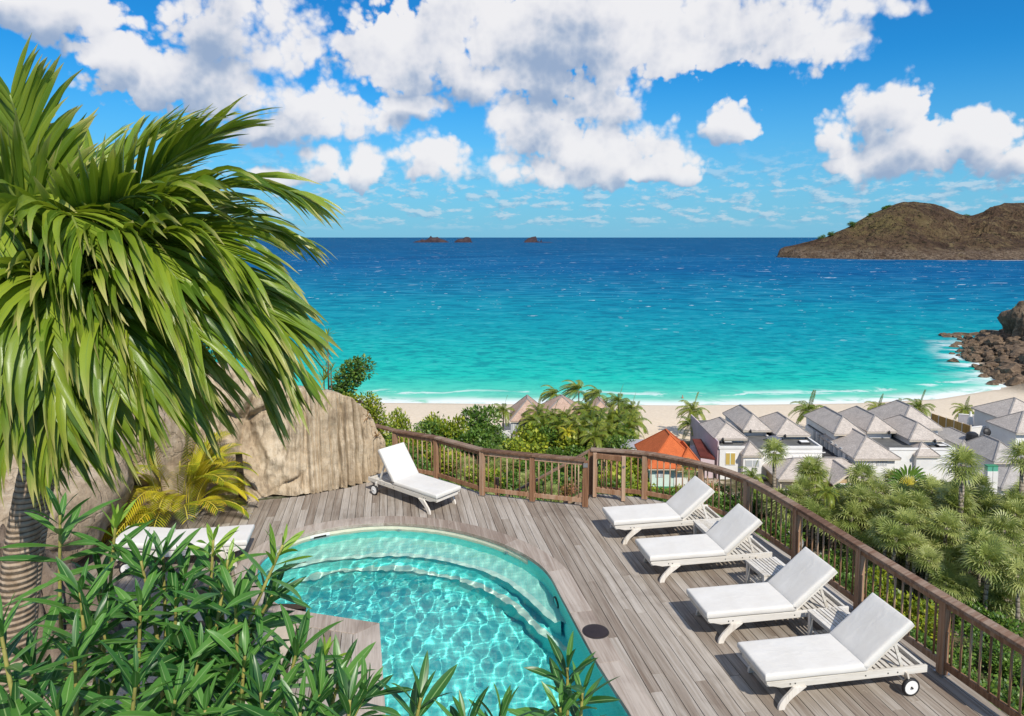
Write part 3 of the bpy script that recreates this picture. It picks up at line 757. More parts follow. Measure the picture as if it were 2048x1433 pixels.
def plank_mesh(st):
    """st: stations (v, u_left, u_right) along one board"""
    keep = [st[0]]
    for i in range(1, len(st)-1):
        (v0, l0, r0), (v1, l1, r1) = keep[-1], st[i+1]; f = (st[i][0]-v0)/(v1-v0)
        if abs(l0+(l1-l0)*f-st[i][1]) > 0.0008 or abs(r0+(r1-r0)*f-st[i][2]) > 0.0008: keep.append(st[i])
    keep.append(st[-1]); mb = MB()
    for (v, l, r) in keep: mb.v += [(*xy(l, v), 0.0), (*xy(r, v), 0.0), (*xy(r, v), -0.032), (*xy(l, v), -0.032)]
    for k in range(len(keep)-1):
        a, b = 4*k, 4*k+4
        for e in range(4): mb.f.append((a+e, a+(e+1) % 4, b+(e+1) % 4, b+e))
    mb.f.append((3, 2, 1, 0)); e = 4*(len(keep)-1); mb.f.append((e, e+1, e+2, e+3))
    return mb
STV = 0.02
while u < max(us)-0.02:
    ul, ur = u+GAP/2, u+PW-GAP/2
    runs = []; cur = []
    for v in np.arange(min(vs_all)-0.01, max(vs_all)+0.03, STV):
        sp = spans(v, ul, ur, 1)
        if sp: m = max(sp, key=lambda i: i[1]-i[0]); cur.append((float(v), m[0], m[1]))
        elif cur: runs.append(cur); cur = []
    if cur: runs.append(cur)
    for st in runs:
        if len(st) < 4: continue
        brk = []; v = st[0][0] + prng.uniform(0.7, 3.4)
        while v < st[-1][0]-0.5: brk.append(v); v += prng.uniform(2.3, 4.2)
        cut_i = [0] + [min(range(len(st)), key=lambda i: abs(st[i][0]-b_)) for b_ in brk] + [len(st)-1]
        for k in range(len(cut_i)-1):
            seg = st[cut_i[k]:cut_i[k+1]+1]
            if len(seg) < 2: continue
            if k > 0: seg[0] = (seg[0][0]+0.005, *seg[0][1:])
            part('plank', plank_mesh(seg), M_deck, deck, M=Matrix.Translation((0, 0, prng.uniform(-0.0015, 0.0015)))); nplank += 1
    u += PW
print('planks', nplank)
struct(deck)
deck['label'] = 'weathered grey timber deck round the pool'
# dark shell beneath: one strip wall under the outer edge and a floor under the boards
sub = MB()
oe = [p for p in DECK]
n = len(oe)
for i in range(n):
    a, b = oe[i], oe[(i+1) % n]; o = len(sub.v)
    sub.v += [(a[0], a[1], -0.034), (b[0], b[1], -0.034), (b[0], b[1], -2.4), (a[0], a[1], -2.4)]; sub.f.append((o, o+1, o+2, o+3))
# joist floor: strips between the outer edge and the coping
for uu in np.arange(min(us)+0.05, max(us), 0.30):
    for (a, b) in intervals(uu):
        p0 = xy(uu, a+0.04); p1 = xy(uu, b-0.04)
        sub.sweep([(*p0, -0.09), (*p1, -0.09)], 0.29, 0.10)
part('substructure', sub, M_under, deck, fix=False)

# coping boards round the pool
OFFI = offset_poly(POOL, -0.02*OUTW)
lens = [0]
for i in range(1, len(POOL)): lens.append(lens[-1] + (Vector(POOL[i])-Vector(POOL[i-1])).length)
def cope_piece(i0, i1):
    mb = MB(); idx = list(range(i0, i1+1)); z1, z0 = 0.010, -0.05
    for i in idx: mb.v += [(*OFFI[i], z1), (*COPE[i], z1), (*COPE[i], z0), (*OFFI[i], z0)]
    for k in range(len(idx)-1):
        a, b = k*4, k*4+4
        for e in range(4): mb.f.append((a+e, a+(e+1) % 4, b+(e+1) % 4, b+e))
    mb.f.append((0, 1, 2, 3)); e = (len(idx)-1)*4; mb.f.append((e+3, e+2, e+1, e))
    return mb
pool = thing('swimming_pool', 'free-form turquoise swimming pool sunk into the timber deck', 'pool', (*xy(*uv(((POOL[3][0]+POOL[40][0])/2, (POOL[3][1]+POOL[40][1])/2))), -0.1))
i = 0
while i < len(POOL)-1:
    j = i+1
    while j < len(POOL)-1 and lens[j]-lens[i] < 1.15 and not (POOL[j] in (_pp[19], _pp[18], _pp[20])): j += 1
    part('coping_board', cope_piece(i, j), M_cope, pool, bevel=0.005); i = j

# ------------------------------------------------------------------ pool shell
mb = MB(); pn = len(POOL)
WT = -0.11; FLOOR = -1.45
for i in range(pn-1):
    a, b = POOL[i], POOL[i+1]; o = len(mb.v)
    mb.v += [(*a, -0.045), (*b, -0.045), (*b, FLOOR), (*a, FLOOR)]; mb.f.append((o, o+1, o+2, o+3))
a, b = POOL[-1], POOL[0]; o = len(mb.v); mb.v += [(*a, -0.045), (*b, -0.045), (*b, FLOOR), (*a, FLOOR)]; mb.f.append((o, o+1, o+2, o+3))
wallp = part('pool_wall', mb, M_pool, pool, fix=False)
def fillpoly(poly, z, name, m):
    bm = bmesh.new(); vs_ = [bm.verts.new((p[0], p[1], z)) for p in poly]; f = bm.faces.new(vs_); f.normal_update()
    if f.normal.z < 0: f.normal_flip()
    bmesh.ops.triangulate(bm, faces=[f]); me = bpy.data.meshes.new(name); bm.to_mesh(me); bm.free(); me.materials.append(m); return me
flo = part('pool_floor', fillpoly(POOL, FLOOR, 'pool_floor', M_pool), None, pool)
recv = [wallp, flo]
def shelf(arc_px, ztop, zlow, iA, iB, name, m):
    """a step that fills the pool between its rim (index iA..iB) and an arc"""
    arc = [G2(x, y, WT+(ztop-WT)*0.68) for x, y in arc_px]
    arc = [(p.x, p.y) for p in catmull([Vector((*p, 0)) for p in arc], 4)]
    rim = POOL[iA:iB+1]
    poly = rim + arc
    top = part(name, fillpoly(poly, ztop, name, m), None, pool)
    mb = MB()
    for i in range(len(arc)-1):
        o = len(mb.v); mb.v += [(*arc[i], ztop), (*arc[i+1], ztop), (*arc[i+1], zlow), (*arc[i], zlow)]; mb.f.append((o, o+1, o+2, o+3))
    ris = part('riser', mb, M_pool, top, fix=False)
    strip = MB(); off = offset_poly(arc, 0.11, False)
    c0 = (sum(p[0] for p in rim)/len(rim), sum(p[1] for p in rim)/len(rim))
    m_ = len(arc)//2
    if (Vector(off[m_])-Vector(c0)).length > (Vector(arc[m_])-Vector(c0)).length: off = offset_poly(arc, -0.11, False)
    for i in range(len(arc)-1):
        o = len(strip.v); strip.v += [(*arc[i], ztop+0.004), (*arc[i+1], ztop+0.004), (*off[i+1], ztop+0.004), (*off[i], ztop+0.004)]; strip.f.append((o, o+1, o+2, o+3))
    nos = part('nosing', strip, M_poolstep, top, fix=False)
    recv.extend([top, ris, nos])
def nearest(px):
    g = Vector(G2(*px)); return min(range(pn), key=lambda i: (Vector(POOL[i])-g).length)
iR = nearest((1136, 1215)); iL = nearest((522, 1120)); iR2 = nearest((1165, 1268)); iL2 = nearest((514, 1158))
shelf([(540,1152),(590,1140),(654,1128),(748,1119),(830,1119),(912,1132),(994,1156),(1050,1190),(1100,1236),(1122,1252)], -0.50, -0.95, iR, iL, 'pool_shelf', M_poolside)
shelf([(545,1200),(620,1175),(700,1160),(790,1156),(871,1166),(950,1186),(1030,1226),(1090,1280),(1140,1316)], -0.95, -1.45, iR2, iL2, 'pool_step', M_pool)
# cream liner band at the waterline of the far end
band = MB(); INS = offset_poly(POOL, -0.006*OUTW)
for i in range(nearest((1060,1114)), nearest((540,1102))):
    o = len(band.v); band.v += [(*INS[i], -0.048), (*INS[i+1], -0.048), (*INS[i+1], -0.20), (*INS[i], -0.20)]; band.f.append((o, o+1, o+2, o+3))
recv.append(part('waterline_band', band, M_poolcream, wallp, fix=False))
# water surface with real ripples
def waves(x, y):
    h = 0
    k = 0
    for (ang, L, a, ph) in WV: h = h + a*np.sin((x*math.cos(ang)+y*math.sin(ang))*2*math.pi/L + ph + 1.1*np.sin(x*1.3+ph)+0.9*np.sin(y*1.1+2*ph))
    return h
wr = random.Random(5)
WV = [(wr.uniform(0, math.pi*2), L, a, wr.uniform(0, 6.28)) for L, a in [(0.80, 0.0034), (0.56, 0.0026), (0.42, 0.0024), (0.35, 0.0022), (0.28, 0.0018), (0.235, 0.0016), (0.195, 0.0013), (0.16, 0.0009), (0.13, 0.0006), (0.11, 0.0004)]]
POUT = offset_poly(POOL, 0.015*OUTW)
xs_ = np.arange(min(p[0] for p in POUT), max(p[0] for p in POUT)+0.03, 0.0225); ys_ = np.arange(min(p[1] for p in POUT), max(p[1] for p in POUT)+0.03, 0.0225)
XX, YY = np.meshgrid(xs_, ys_); ZZ = waves(XX, YY) + WT
inn = inside_np(XX, YY, POUT)
# ripples are livelier over the shallow left half, where the jets are
liv = 0.75 + 0.6*np.exp(-(((XX+2.2)/2.2)**2 + ((YY-10.6)/2.0)**2))
ZZ = WT + (ZZ-WT)*liv*0.62
ids = -np.ones(XX.shape, int); mb = MB()
keep = inn.copy(); keep[:-1] |= inn[1:]; keep[1:] |= inn[:-1]; keep[:, :-1] |= inn[:, 1:]; keep[:, 1:] |= inn[:, :-1]
for j, i in zip(*np.nonzero(keep)): ids[j, i] = len(mb.v); mb.v.append((XX[j, i], YY[j, i], ZZ[j, i]))
for j in range(XX.shape[0]-1):
    for i in range(XX.shape[1]-1):
        f = (ids[j, i], ids[j, i+1], ids[j+1, i+1], ids[j+1, i])
        if min(f) >= 0 and (inn[j, i] or inn[j, i+1] or inn[j+1, i+1] or inn[j+1, i]): mb.f.append(f)
water = part('water', mb, M_water, pool, smooth=True, fix=False)
water.cycles.is_caustics_caster = True
for r_ in recv: r_.cycles.is_caustics_receiver = True
# fittings: lamp ring, inlets, skimmer hatch
def disc_on_wall(name, px, z, r, m, ring=None):
    g = G(px[0], px[1], z); i = min(range(pn-1), key=lambda i: ((Vector(POOL[i])+Vector(POOL[i+1]))/2-Vector((g.x, g.y))).length)
    a, b = Vector(POOL[i]), Vector(POOL[i+1]); t = max(0, min(1, (Vector((g.x, g.y))-a).dot(b-a)/(b-a).length_squared)); c = a.lerp(b, t)
    d = (b-a).normalized(); nin = Vector((d.y, -d.x))*(-OUTW)
    M = Matrix.Translation((c.x+nin.x*0.008, c.y+nin.y*0.008, z)) @ Vector((nin.x, nin.y, 0)).to_track_quat('Z', 'Y').to_matrix().to_4x4()
    o = part(name, MB().lathe([(r, -0.02), (r, 0.012), (r*0.82, 0.02), (r*0.8, 0.01)], 20), m, pool, M, True)
    if ring: part('lens', MB().lathe([(r*0.72, 0.0), (r*0.70, 0.016)], 20), ring, o, M)
disc_on_wall('underwater_lamp', (1150, 1222), -0.42, 0.13, M_lid, M_pool)
for px in ((801, 1058), (1034, 1100)): disc_on_wall('inlet_nozzle', px, -0.16, 0.045, M_white, None)
g = G(1191, 1265); t = thing('skimmer_hatch', 'dark oval skimmer hatch lid set into the deck boards', 'hatch', (g.x, g.y, 0.003))
part('lid', MB().lathe([(0.165, 0.0), (0.165, 0.012), (0.15, 0.016)], 28, (g.x, g.y, 0.003)), M_lid, t, None)
part('rim', MB().tube([(g.x+0.172*math.cos(a), g.y+0.172*math.sin(a), 0.008) for a in np.linspace(0, 2*math.pi, 29)], 0.007, 6, False), M_bolt, t)
# sandy concrete terrace under the oleanders, left of the peninsula boards
struct(part('terrace', MB().prism([(-5.2, 6.3), (-2.47, 6.4), (-2.94, 9.25), (-3.45, 9.42), (-3.98, 9.85), (-5.2, 9.6)], -1.6, -0.012), M_conc, None, bevel=0.01))
# skimmer mouth in the far wall
g = G(640, 1064, -0.12); i = min(range(pn-1), key=lambda i: ((Vector(POOL[i])+Vector(POOL[i+1]))/2-Vector((g.x, g.y))).length)
a, b = Vector(POOL[i]), Vector(POOL[i+1]); d = (b-a).normalized(); nin = Vector((d.y, -d.x))*(-OUTW); c = (a+b)/2 + nin*0.01
M_ = Matrix.Translation((c.x, c.y, -0.14)) @ Matrix((Vector((d.x, d.y, 0)), Vector((nin.x, nin.y, 0)), Vector((0, 0, 1)))).transposed().to_4x4()
sk = part('skimmer_plate', MB().box((0, 0, 0), (0.34, 0.02, 0.15)), M_white, pool, M_)
part('skimmer_slot', MB().box((0, 0.012, 0.015), (0.22, 0.008, 0.06)), M_lid, sk, M_)
# ------------------------------------------------------------------ railings
RH = 0.965
def post(parent, x, y, z0, z1, s=0.092, name='post', ang=0.0):
    M = Matrix.Translation((x, y, 0)) @ Matrix.Rotation(ang, 4, 'Z')
    mb = MB(); mb.box((0, 0, (z0+z1)/2), (s, s, z1-z0))
    mb.box((0, 0, z0+0.30*(z1-z0)), (s*1.0+0.03, s*0.34, 0.6*(z1-z0)))   # cover strip on both faces
    o = part(name, mb, M_post, parent, M, bevel=0.004)
    part('base_plate', MB().box((0, 0, z0+0.012), (s+0.035, s+0.035, 0.02)), M_steel, o, M)
    return o
def railing(t, pts, curved=False, zf=lambda s: 0.0, spacing=0.125, posts=True, skip=()):
    """posts at pts, with cap, sub rail, bottom rail and balusters between them"""
    n = len(pts)
    path = catmull([Vector((*p, 0)) for p in pts], 8) if curved else None
    if posts:
        for i, p in enumerate(pts):
            if i in skip: continue
            a = Vector(pts[min(i+1, n-1)])-Vector(pts[max(i-1, 0)]); post(t, p[0], p[1], 0.0, RH-0.05, ang=math.atan2(a.y, a.x))
    for i in range(n-1):
        seg = path[i*8:(i+1)*8+1] if curved else [Vector((*pts[i], 0)), Vector((*pts[i+1], 0))]
        up = lambda z: [v+Vector((0, 0, z)) for v in seg]
        part('top_rail', MB().sweep(up(RH-0.025), 0.145, 0.05), M_railtop, t, bevel=0.010)
        part('sub_rail', MB().sweep(up(RH-0.092), 0.040, 0.080), M_post, t, bevel=0.004)
        part('bottom_rail', MB().sweep(up(0.135), 0.042, 0.085), M_post, t, bevel=0.004)
        L = [0]
        for k in range(1, len(seg)): L.append(L[-1]+(seg[k]-seg[k-1]).length)
        m = max(1, round(L[-1]/spacing))
        for k in range(1, m):
            s = L[-1]*k/m; x = interp(s, L, [v.x for v in seg]); y = interp(s, L, [v.y for v in seg])
            part('baluster', BALM, None, t, Matrix.Translation((x, y, 0)))
BALM = MB().tube([(0, 0, 0.165), (0, 0, RH-0.12)], 0.0135, 8).mesh('baluster', M_bal, True)
lr = thing('railing', 'brown timber railing running from the rock wall to the stair gate', 'railing', (*LRAIL[3], 0))
railing(lr, LRAIL[1:], skip=())
# the cap runs on to the rock wall
part('top_rail', MB().sweep([(*LRAIL[0], RH-0.005), (*LRAIL[1], RH-0.025)], 0.14, 0.05), M_railtop, lr, bevel=0.010)
e = LRAIL[-1]
part('post_cap', MB().box((e[0]-0.005, e[1]-0.052, RH-0.115), (0.085, 0.022, 0.085)), M_steel, lr)
rr = thing('railing', 'long curved brown timber railing behind the row of loungers', 'railing', (*RRAIL[3], 0))
railing(rr, RRAIL, curved=True, spacing=0.128)
# gate, swung open against the first span
ga, gb = Vector(G2(1189, 996)), Vector(G2(1246, 1004))
gt = thing('gate', 'small brown timber gate swung open at the head of the deck stairs', 'gate', (ga.x, ga.y, 0))
for p in (ga, gb):
    part('stile', MB().box((p.x, p.y, 0.47), (0.075, 0.06, 0.90)), M_post, gt, bevel=0.004)
d_ = (gb-ga).normalized(); a_, b_ = ga+d_*0.0375, gb-d_*0.0375
part('gate_rail', MB().beam((a_.x, a_.y, 0.865), (b_.x, b_.y, 0.865), 0.045, 0.10), M_post, gt, bevel=0.004)
part('gate_rail', MB().beam((a_.x, a_.y, 0.17), (b_.x, b_.y, 0.17), 0.045, 0.10), M_post, gt, bevel=0.004)
for k in range(1, 5):
    p = a_.lerp(b_, k/5); part('baluster', MB().tube([(p.x, p.y, 0.22), (p.x, p.y, 0.815)], 0.0135, 8), M_bal, gt, None, True)
part('latch', MB().lathe([(0.022, -0.05), (0.022, -0.032), (0.012, -0.03)], 12, (gb.x, gb.y, 0.72), 'Y'), M_steel, gt)
# stairs going down to the left behind the railing
s0 = Vector((RRAIL[0][0], RRAIL[0][1]+0.02)); sd = (Vector(LRAIL[-2])-Vector(LRAIL[-1])).normalized(); sn = Vector((-sd.y, sd.x));
if sn.y < 0: sn = -sn
st = thing('stairs', 'timber stairs going down behind the deck railing', 'stairs', (s0.x-0.3, s0.y-0.3, -1.0))
l0 = Vector(LRAIL[-1])
for k in range(7):
    c = l0 + sd*(0.16+0.27*k) + sn*0.50
    M = Matrix.Translation((c.x, c.y, -0.17*(k+1))) @ Matrix.Rotation(math.atan2(sd.y, sd.x), 4, 'Z')
    part('tread', MB().box((0, 0, 0), (0.29, 0.74, 0.04)), M_deck, st, M, bevel=0.004)
for off in (0.10, 0.90):
    a = l0 + sn*off; b = l0 + sd*2.2 + sn*off
    part('stringer', MB().beam((a.x, a.y, -0.16), (b.x, b.y, -1.54), 0.05, 0.22), M_post, st)
ra = Vector((s0.x, s0.y)) - sd*0.02; rb = ra + sd*2.0
part('stair_rail', MB().beam((ra.x, ra.y, RH-0.03), (rb.x, rb.y, RH-0.03-1.30), 0.09, 0.05), M_railtop, st, bevel=0.006)
part('stair_rail', MB().beam((ra.x, ra.y, 0.10), (rb.x, rb.y, 0.10-1.30), 0.045, 0.085), M_post, st, bevel=0.004)
for k in range(1, 12):
    p = ra.lerp(rb, k/12); z = -1.30*k/12
    part('baluster', MB().tube([(p.x, p.y, 0.13+z), (p.x, p.y, RH-0.05+z)], 0.0135, 6), M_bal, st, None, True)
p = rb; part('post', MB().box((p.x, p.y, -1.1), (0.09, 0.09, 2.5)), M_post, st)

# ------------------------------------------------------------------ sun loungers
def cushion_mesh(L, Wd, T, name):
    """padded slab with rounded edges, a slight crown and piping edge"""
    nx, ny = 18, 10; mb = MB()
    def pt(i, j, s):
        fx, fy = i/nx, j/ny; x = fx*L; y = (fy-0.5)*Wd
        ex = min(fx, 1-fx)*L; ey = min(fy, 1-fy)*Wd; e = min(ex, ey)
        r = 0.028; k = 1 if e >= r else math.sqrt(max(0, 1-(1-e/r)**2))
        dip = 0.006*mnoise.noise(Vector((x*3.1, y*4.3, s*2.0+L)))
        return (x, y, T/2 + s*(T/2*(0.52+0.48*k) + 0.006*math.sin(math.pi*fx)*math.sin(math.pi*fy) + dip*k))
    gx = [0, 0.006, 0.014] + [0.03+(1-0.06)*k/(nx-6) for k in range(nx-5)] + [0.986, 0.994, 1.0]
    gy = [0, 0.012, 0.03] + [0.07+0.86*k/(ny-6) for k in range(ny-5)] + [0.97, 0.988, 1.0]
    nX, nY = len(gx), len(gy)
    for s in (1, -1):
        for a in gx:
            for b in gy: mb.v.append(pt(a*nx, b*ny, s))
    for s in (0, 1):
        o = s*nX*nY
        for i in range(nX-1):
            for j in range(nY-1):
                f = (o+i*nY+j, o+(i+1)*nY+j, o+(i+1)*nY+j+1, o+i*nY+j+1); mb.f.append(f if s == 0 else f[::-1])
    o = nX*nY
    for i in range(nX-1):
        mb.f.append((i*nY, o+i*nY, o+(i+1)*nY, (i+1)*nY)); k = nY-1
        mb.f.append((i*nY+k, (i+1)*nY+k, o+(i+1)*nY+k, o+i*nY+k))
    for j in range(nY-1):
        mb.f.append((j, j+1, o+j+1, o+j)); k = (nX-1)*nY
        mb.f.append((k+j, o+k+j, o+k+j+1, k+j+1))
    return mb.mesh(name, M_cush, True)
SC = cushion_mesh(1.24, 0.66, 0.085, 'seat_cushion'); BC = cushion_mesh(0.74, 0.66, 0.085, 'back_cushion')
def make_lounger(angle):
    t = thing('sun_lounger', '', 'lounger'); zr = 0.275
    for s in (-1, 1):
        y = s*0.305
        # side rail with a scalloped foot end
        prof = [(0.02, zr+0.045), (2.0, zr+0.045), (2.0, zr-0.04), (0.50, zr-0.045), (0.40, zr-0.035), (0.20, zr-0.04), (0.10, zr-0.012), (0.05, zr-0.008), (0.02, zr+0.02)]
        mb = MB(); n = len(prof); mb.v = [(p[0], y-0.016, p[1]) for p in prof] + [(p[0], y+0.016, p[1]) for p in prof]
        mb.f = [tuple(range(n)), tuple(range(2*n-1, n-1, -1))] + [(i, n+i, n+(i+1) % n, (i+1) % n) for i in range(n)]
        ra_ = part('side_rail', mb, M_bleach, t, bevel=0.004)
        for bx in (0.30, 0.36, 1.22, 1.50, 1.62):
            part('bolt', MB().lathe([(0.008, -0.021), (0.008, 0.021)], 8, (bx, y, zr+0.0), 'Y'), M_bolt, ra_)
        # curved front leg
        mb = MB(); m = 9; inn, out = [], []
        for k in range(m):
            f = k/(m-1); z = (zr-0.03)*(1-f); x = 0.40-0.21*math.sin(f*math.pi/2)**1.15
            w = 0.105-0.03*f
            inn.append((x+w/2+0.03*(1-f)**2, z)); out.append((x-w/2-0.02*(1-f)**2, z))
        pr = inn + out[::-1]; n = len(pr); yy = s*0.338
        mb.v = [(p[0], yy-0.017, p[1]) for p in pr] + [(p[0], yy+0.017, p[1]) for p in pr]
        mb.f = [(i, i+1, n-2-i, n-1-i) for i in range(m-1)] + [(n+i, n+n-1-i, n+n-2-i, n+i+1) for i in range(m-1)] + [(i, n+i, n+(i+1) % n, (i+1) % n) for i in range(n)]
        part('leg', mb, M_bleachZ, t, bevel=0.003)
        # wheel
        wx, wy = 1.77, s*0.352
        wh = part('wheel', MB().lathe([(0.083, -0.016), (0.083, 0.016), (0.07, 0.02), (0.02, 0.022), (0.018, 0.03)], 24, (wx, wy, 0.105), 'Y'), M_white, t, None, False)
        part('tyre', MB().lathe([(0.084, -0.02), (0.098, -0.022), (0.105, -0.012), (0.105, 0.012), (0.098, 0.022), (0.084, 0.02), (0.080, 0.0), (0.084, -0.02)], 28, (wx, wy, 0.105), 'Y', True), M_rubber, wh, None, True)
        part('hub', MB().lathe([(0.012, -0.034), (0.012, 0.034)], 10, (wx, wy, 0.105), 'Y'), M_bolt, wh)
        part('wheel_bracket', MB().beam((wx, s*0.322, 0.105), (wx-0.05, s*0.322, zr), 0.02, 0.07, (0, 1, 0)), M_bleachZ, t)
    part('axle', MB().tube([(1.77, -0.345, 0.105), (1.77, 0.345, 0.105)], 0.010, 8), M_steel, t)
    for x in (0.06, 1.97):
        part('cross_rail', MB().box((x, 0, zr), (0.035, 0.576, 0.06)), M_bleach, t)
    for k in range(14):
        part('slat', MB().box((0.12+k*0.083, 0, zr+0.037), (0.055, 0.572, 0.016)), M_bleach, t)
    for k in range(9):
        part('slat', MB().box((1.30+k*0.075, 0, zr-0.02), (0.05, 0.572, 0.016)), M_bleach, t)
    # back rest: frame, slats, prop, cushion, hinged at x=1.24
    H = Matrix.Translation((1.25, 0, zr+0.05)) @ Matrix.Rotation(-angle, 4, 'Y')
    for s in (-1, 1):
        part('backrest_rail', MB().box((0.375, s*0.27, -0.005), (0.75, 0.032, 0.05)), M_bleach, t, H, bevel=0.003)
    for k in range(9): part('backrest_slat', MB().box((0.06+k*0.083, 0, 0.012), (0.055, 0.506, 0.014)), M_bleach, t, H)
    tip = H @ Vector((0.46, 0, -0.03))
    for s in (-1, 1):
        part('prop', MB().beam((tip.x, s*0.235, tip.z), (1.74, s*0.235, zr+0.0), 0.02, 0.035), M_bleach, t)
    part('seat_cushion', SC, None, t, Matrix.Translation((0, 0, zr+0.05)))
    part('back_cushion', BC, None, t, H @ Matrix.Translation((0.0, 0, 0.022)))
    # piping along the upper edge of both cushions
    for (nm, L, MM) in (('piping', 1.24, Matrix.Translation((0, 0, zr+0.05))), ('piping', 0.74, H @ Matrix.Translation((0.0, 0, 0.022)))):
        pp = [(0.004, -0.326, 0.062), (L-0.004, -0.326, 0.062), (L-0.004, 0.326, 0.062), (0.004, 0.326, 0.062), (0.004, -0.326, 0.062)]
        part(nm, MB().tube(pp, 0.0045, 5, False), M_pipe, t, MM)
    return t
LA = PLANK     # the row stands square to the boards
def lounger_matrix(px, ang, z=0.325, corner=-0.33):
    g = G(px[0], px[1], z); r = Matrix.Rotation(ang, 4, 'Z'); off = r @ Vector((0.0, corner, 0))
    return Matrix.Translation((g.x-off.x, g.y-off.y, 0)) @ r
proto = make_lounger(R(40)); GR = 'white cushioned sun loungers on the deck'
proto.matrix_basis = lounger_matrix((1531, 1366), LA-R(1)); proto['label'] = 'white sun lounger at the end of the row by the railing, its wheel showing'; proto['group'] = GR
copy_tree(proto, lounger_matrix((1414, 1240), LA-R(1.0)), 'white sun lounger between the two slatted side tables with dark gaps', GR)
copy_tree(proto, lounger_matrix((1300, 1125), LA-R(0.5)), 'white sun lounger second from the gate in the row along the railing', GR)
copy_tree(proto, lounger_matrix((1228, 1053), LA), 'white sun lounger nearest the gate in the row along the curved railing', GR)
flat = make_lounger(R(52)); low = make_lounger(R(8))
fa = math.atan2(0.66, -0.80)
flat.matrix_basis = lounger_matrix((873, 1000), fa, corner=0.33); flat['label'] = 'white sun lounger standing alone against the sculpted rock wall'; flat['group'] = GR
low.matrix_basis = lounger_matrix((494, 1092), math.pi+R(10), corner=0.33); low['label'] = 'white sun lounger half hidden behind the oleander leaves beside the yellow palm'; low['group'] = GR

# ------------------------------------------------------------------ side tables
def make_table(solid):
    t = thing('side_table', '', 'table'); h = 0.385
    for sx in (0.03, 0.47):
        for sy in (0.03, 0.47): part('leg', MB().box((sx, sy, (h-0.02)/2), (0.045, 0.045, h-0.02)), M_bleachZ, t, bevel=0.003)
    for y in (0.03, 0.47): part('apron', MB().box((0.25, y, h-0.045), (0.395, 0.022, 0.055)), M_bleach, t)
    for x in (0.03, 0.47): part('apron', MB().box((x, 0.25, h-0.045), (0.022, 0.395, 0.055)), M_bleach, t)
    for x in (0.03, 0.47): part('top_frame', MB().box((x, 0.25, h-0.008), (0.06, 0.50, 0.022)), M_bleach, t)
    n = 8; w = 0.038 if not solid else 0.052
    for k in range(n-1): part('slat', MB().box((0.0865+k*0.0545, 0.25, h-0.008), (w if not solid else 0.053, 0.50, 0.018)), M_bleach, t)
    for k in range(6): part('shelf_slat', MB().box((0.08+k*0.068, 0.25, 0.11), (0.05, 0.42, 0.014)), M_bleach, t)
    return t
tb = make_table(False); TG = 'white slatted side tables between the loungers'
def tmat(px, ang): g = G(px[0], px[1], 0.385); return Matrix.Translation((g.x, g.y, 0)) @ Matrix.Rotation(ang, 4, 'Z')
tb.matrix_basis = tmat((1664, 1263), LA+R(1)); tb['label'] = 'white slatted side table beside the lounger whose wheel shows'; tb['group'] = TG
copy_tree(tb, tmat((1528, 1152), LA+R(2)), 'white slatted side table two places from the end lounger of the row', TG)
tb2 = make_table(True); tb2.matrix_basis = tmat((1412, 1066), LA); tb2['label'] = 'white close-slatted side table nearest the gate'; tb2['group'] = TG
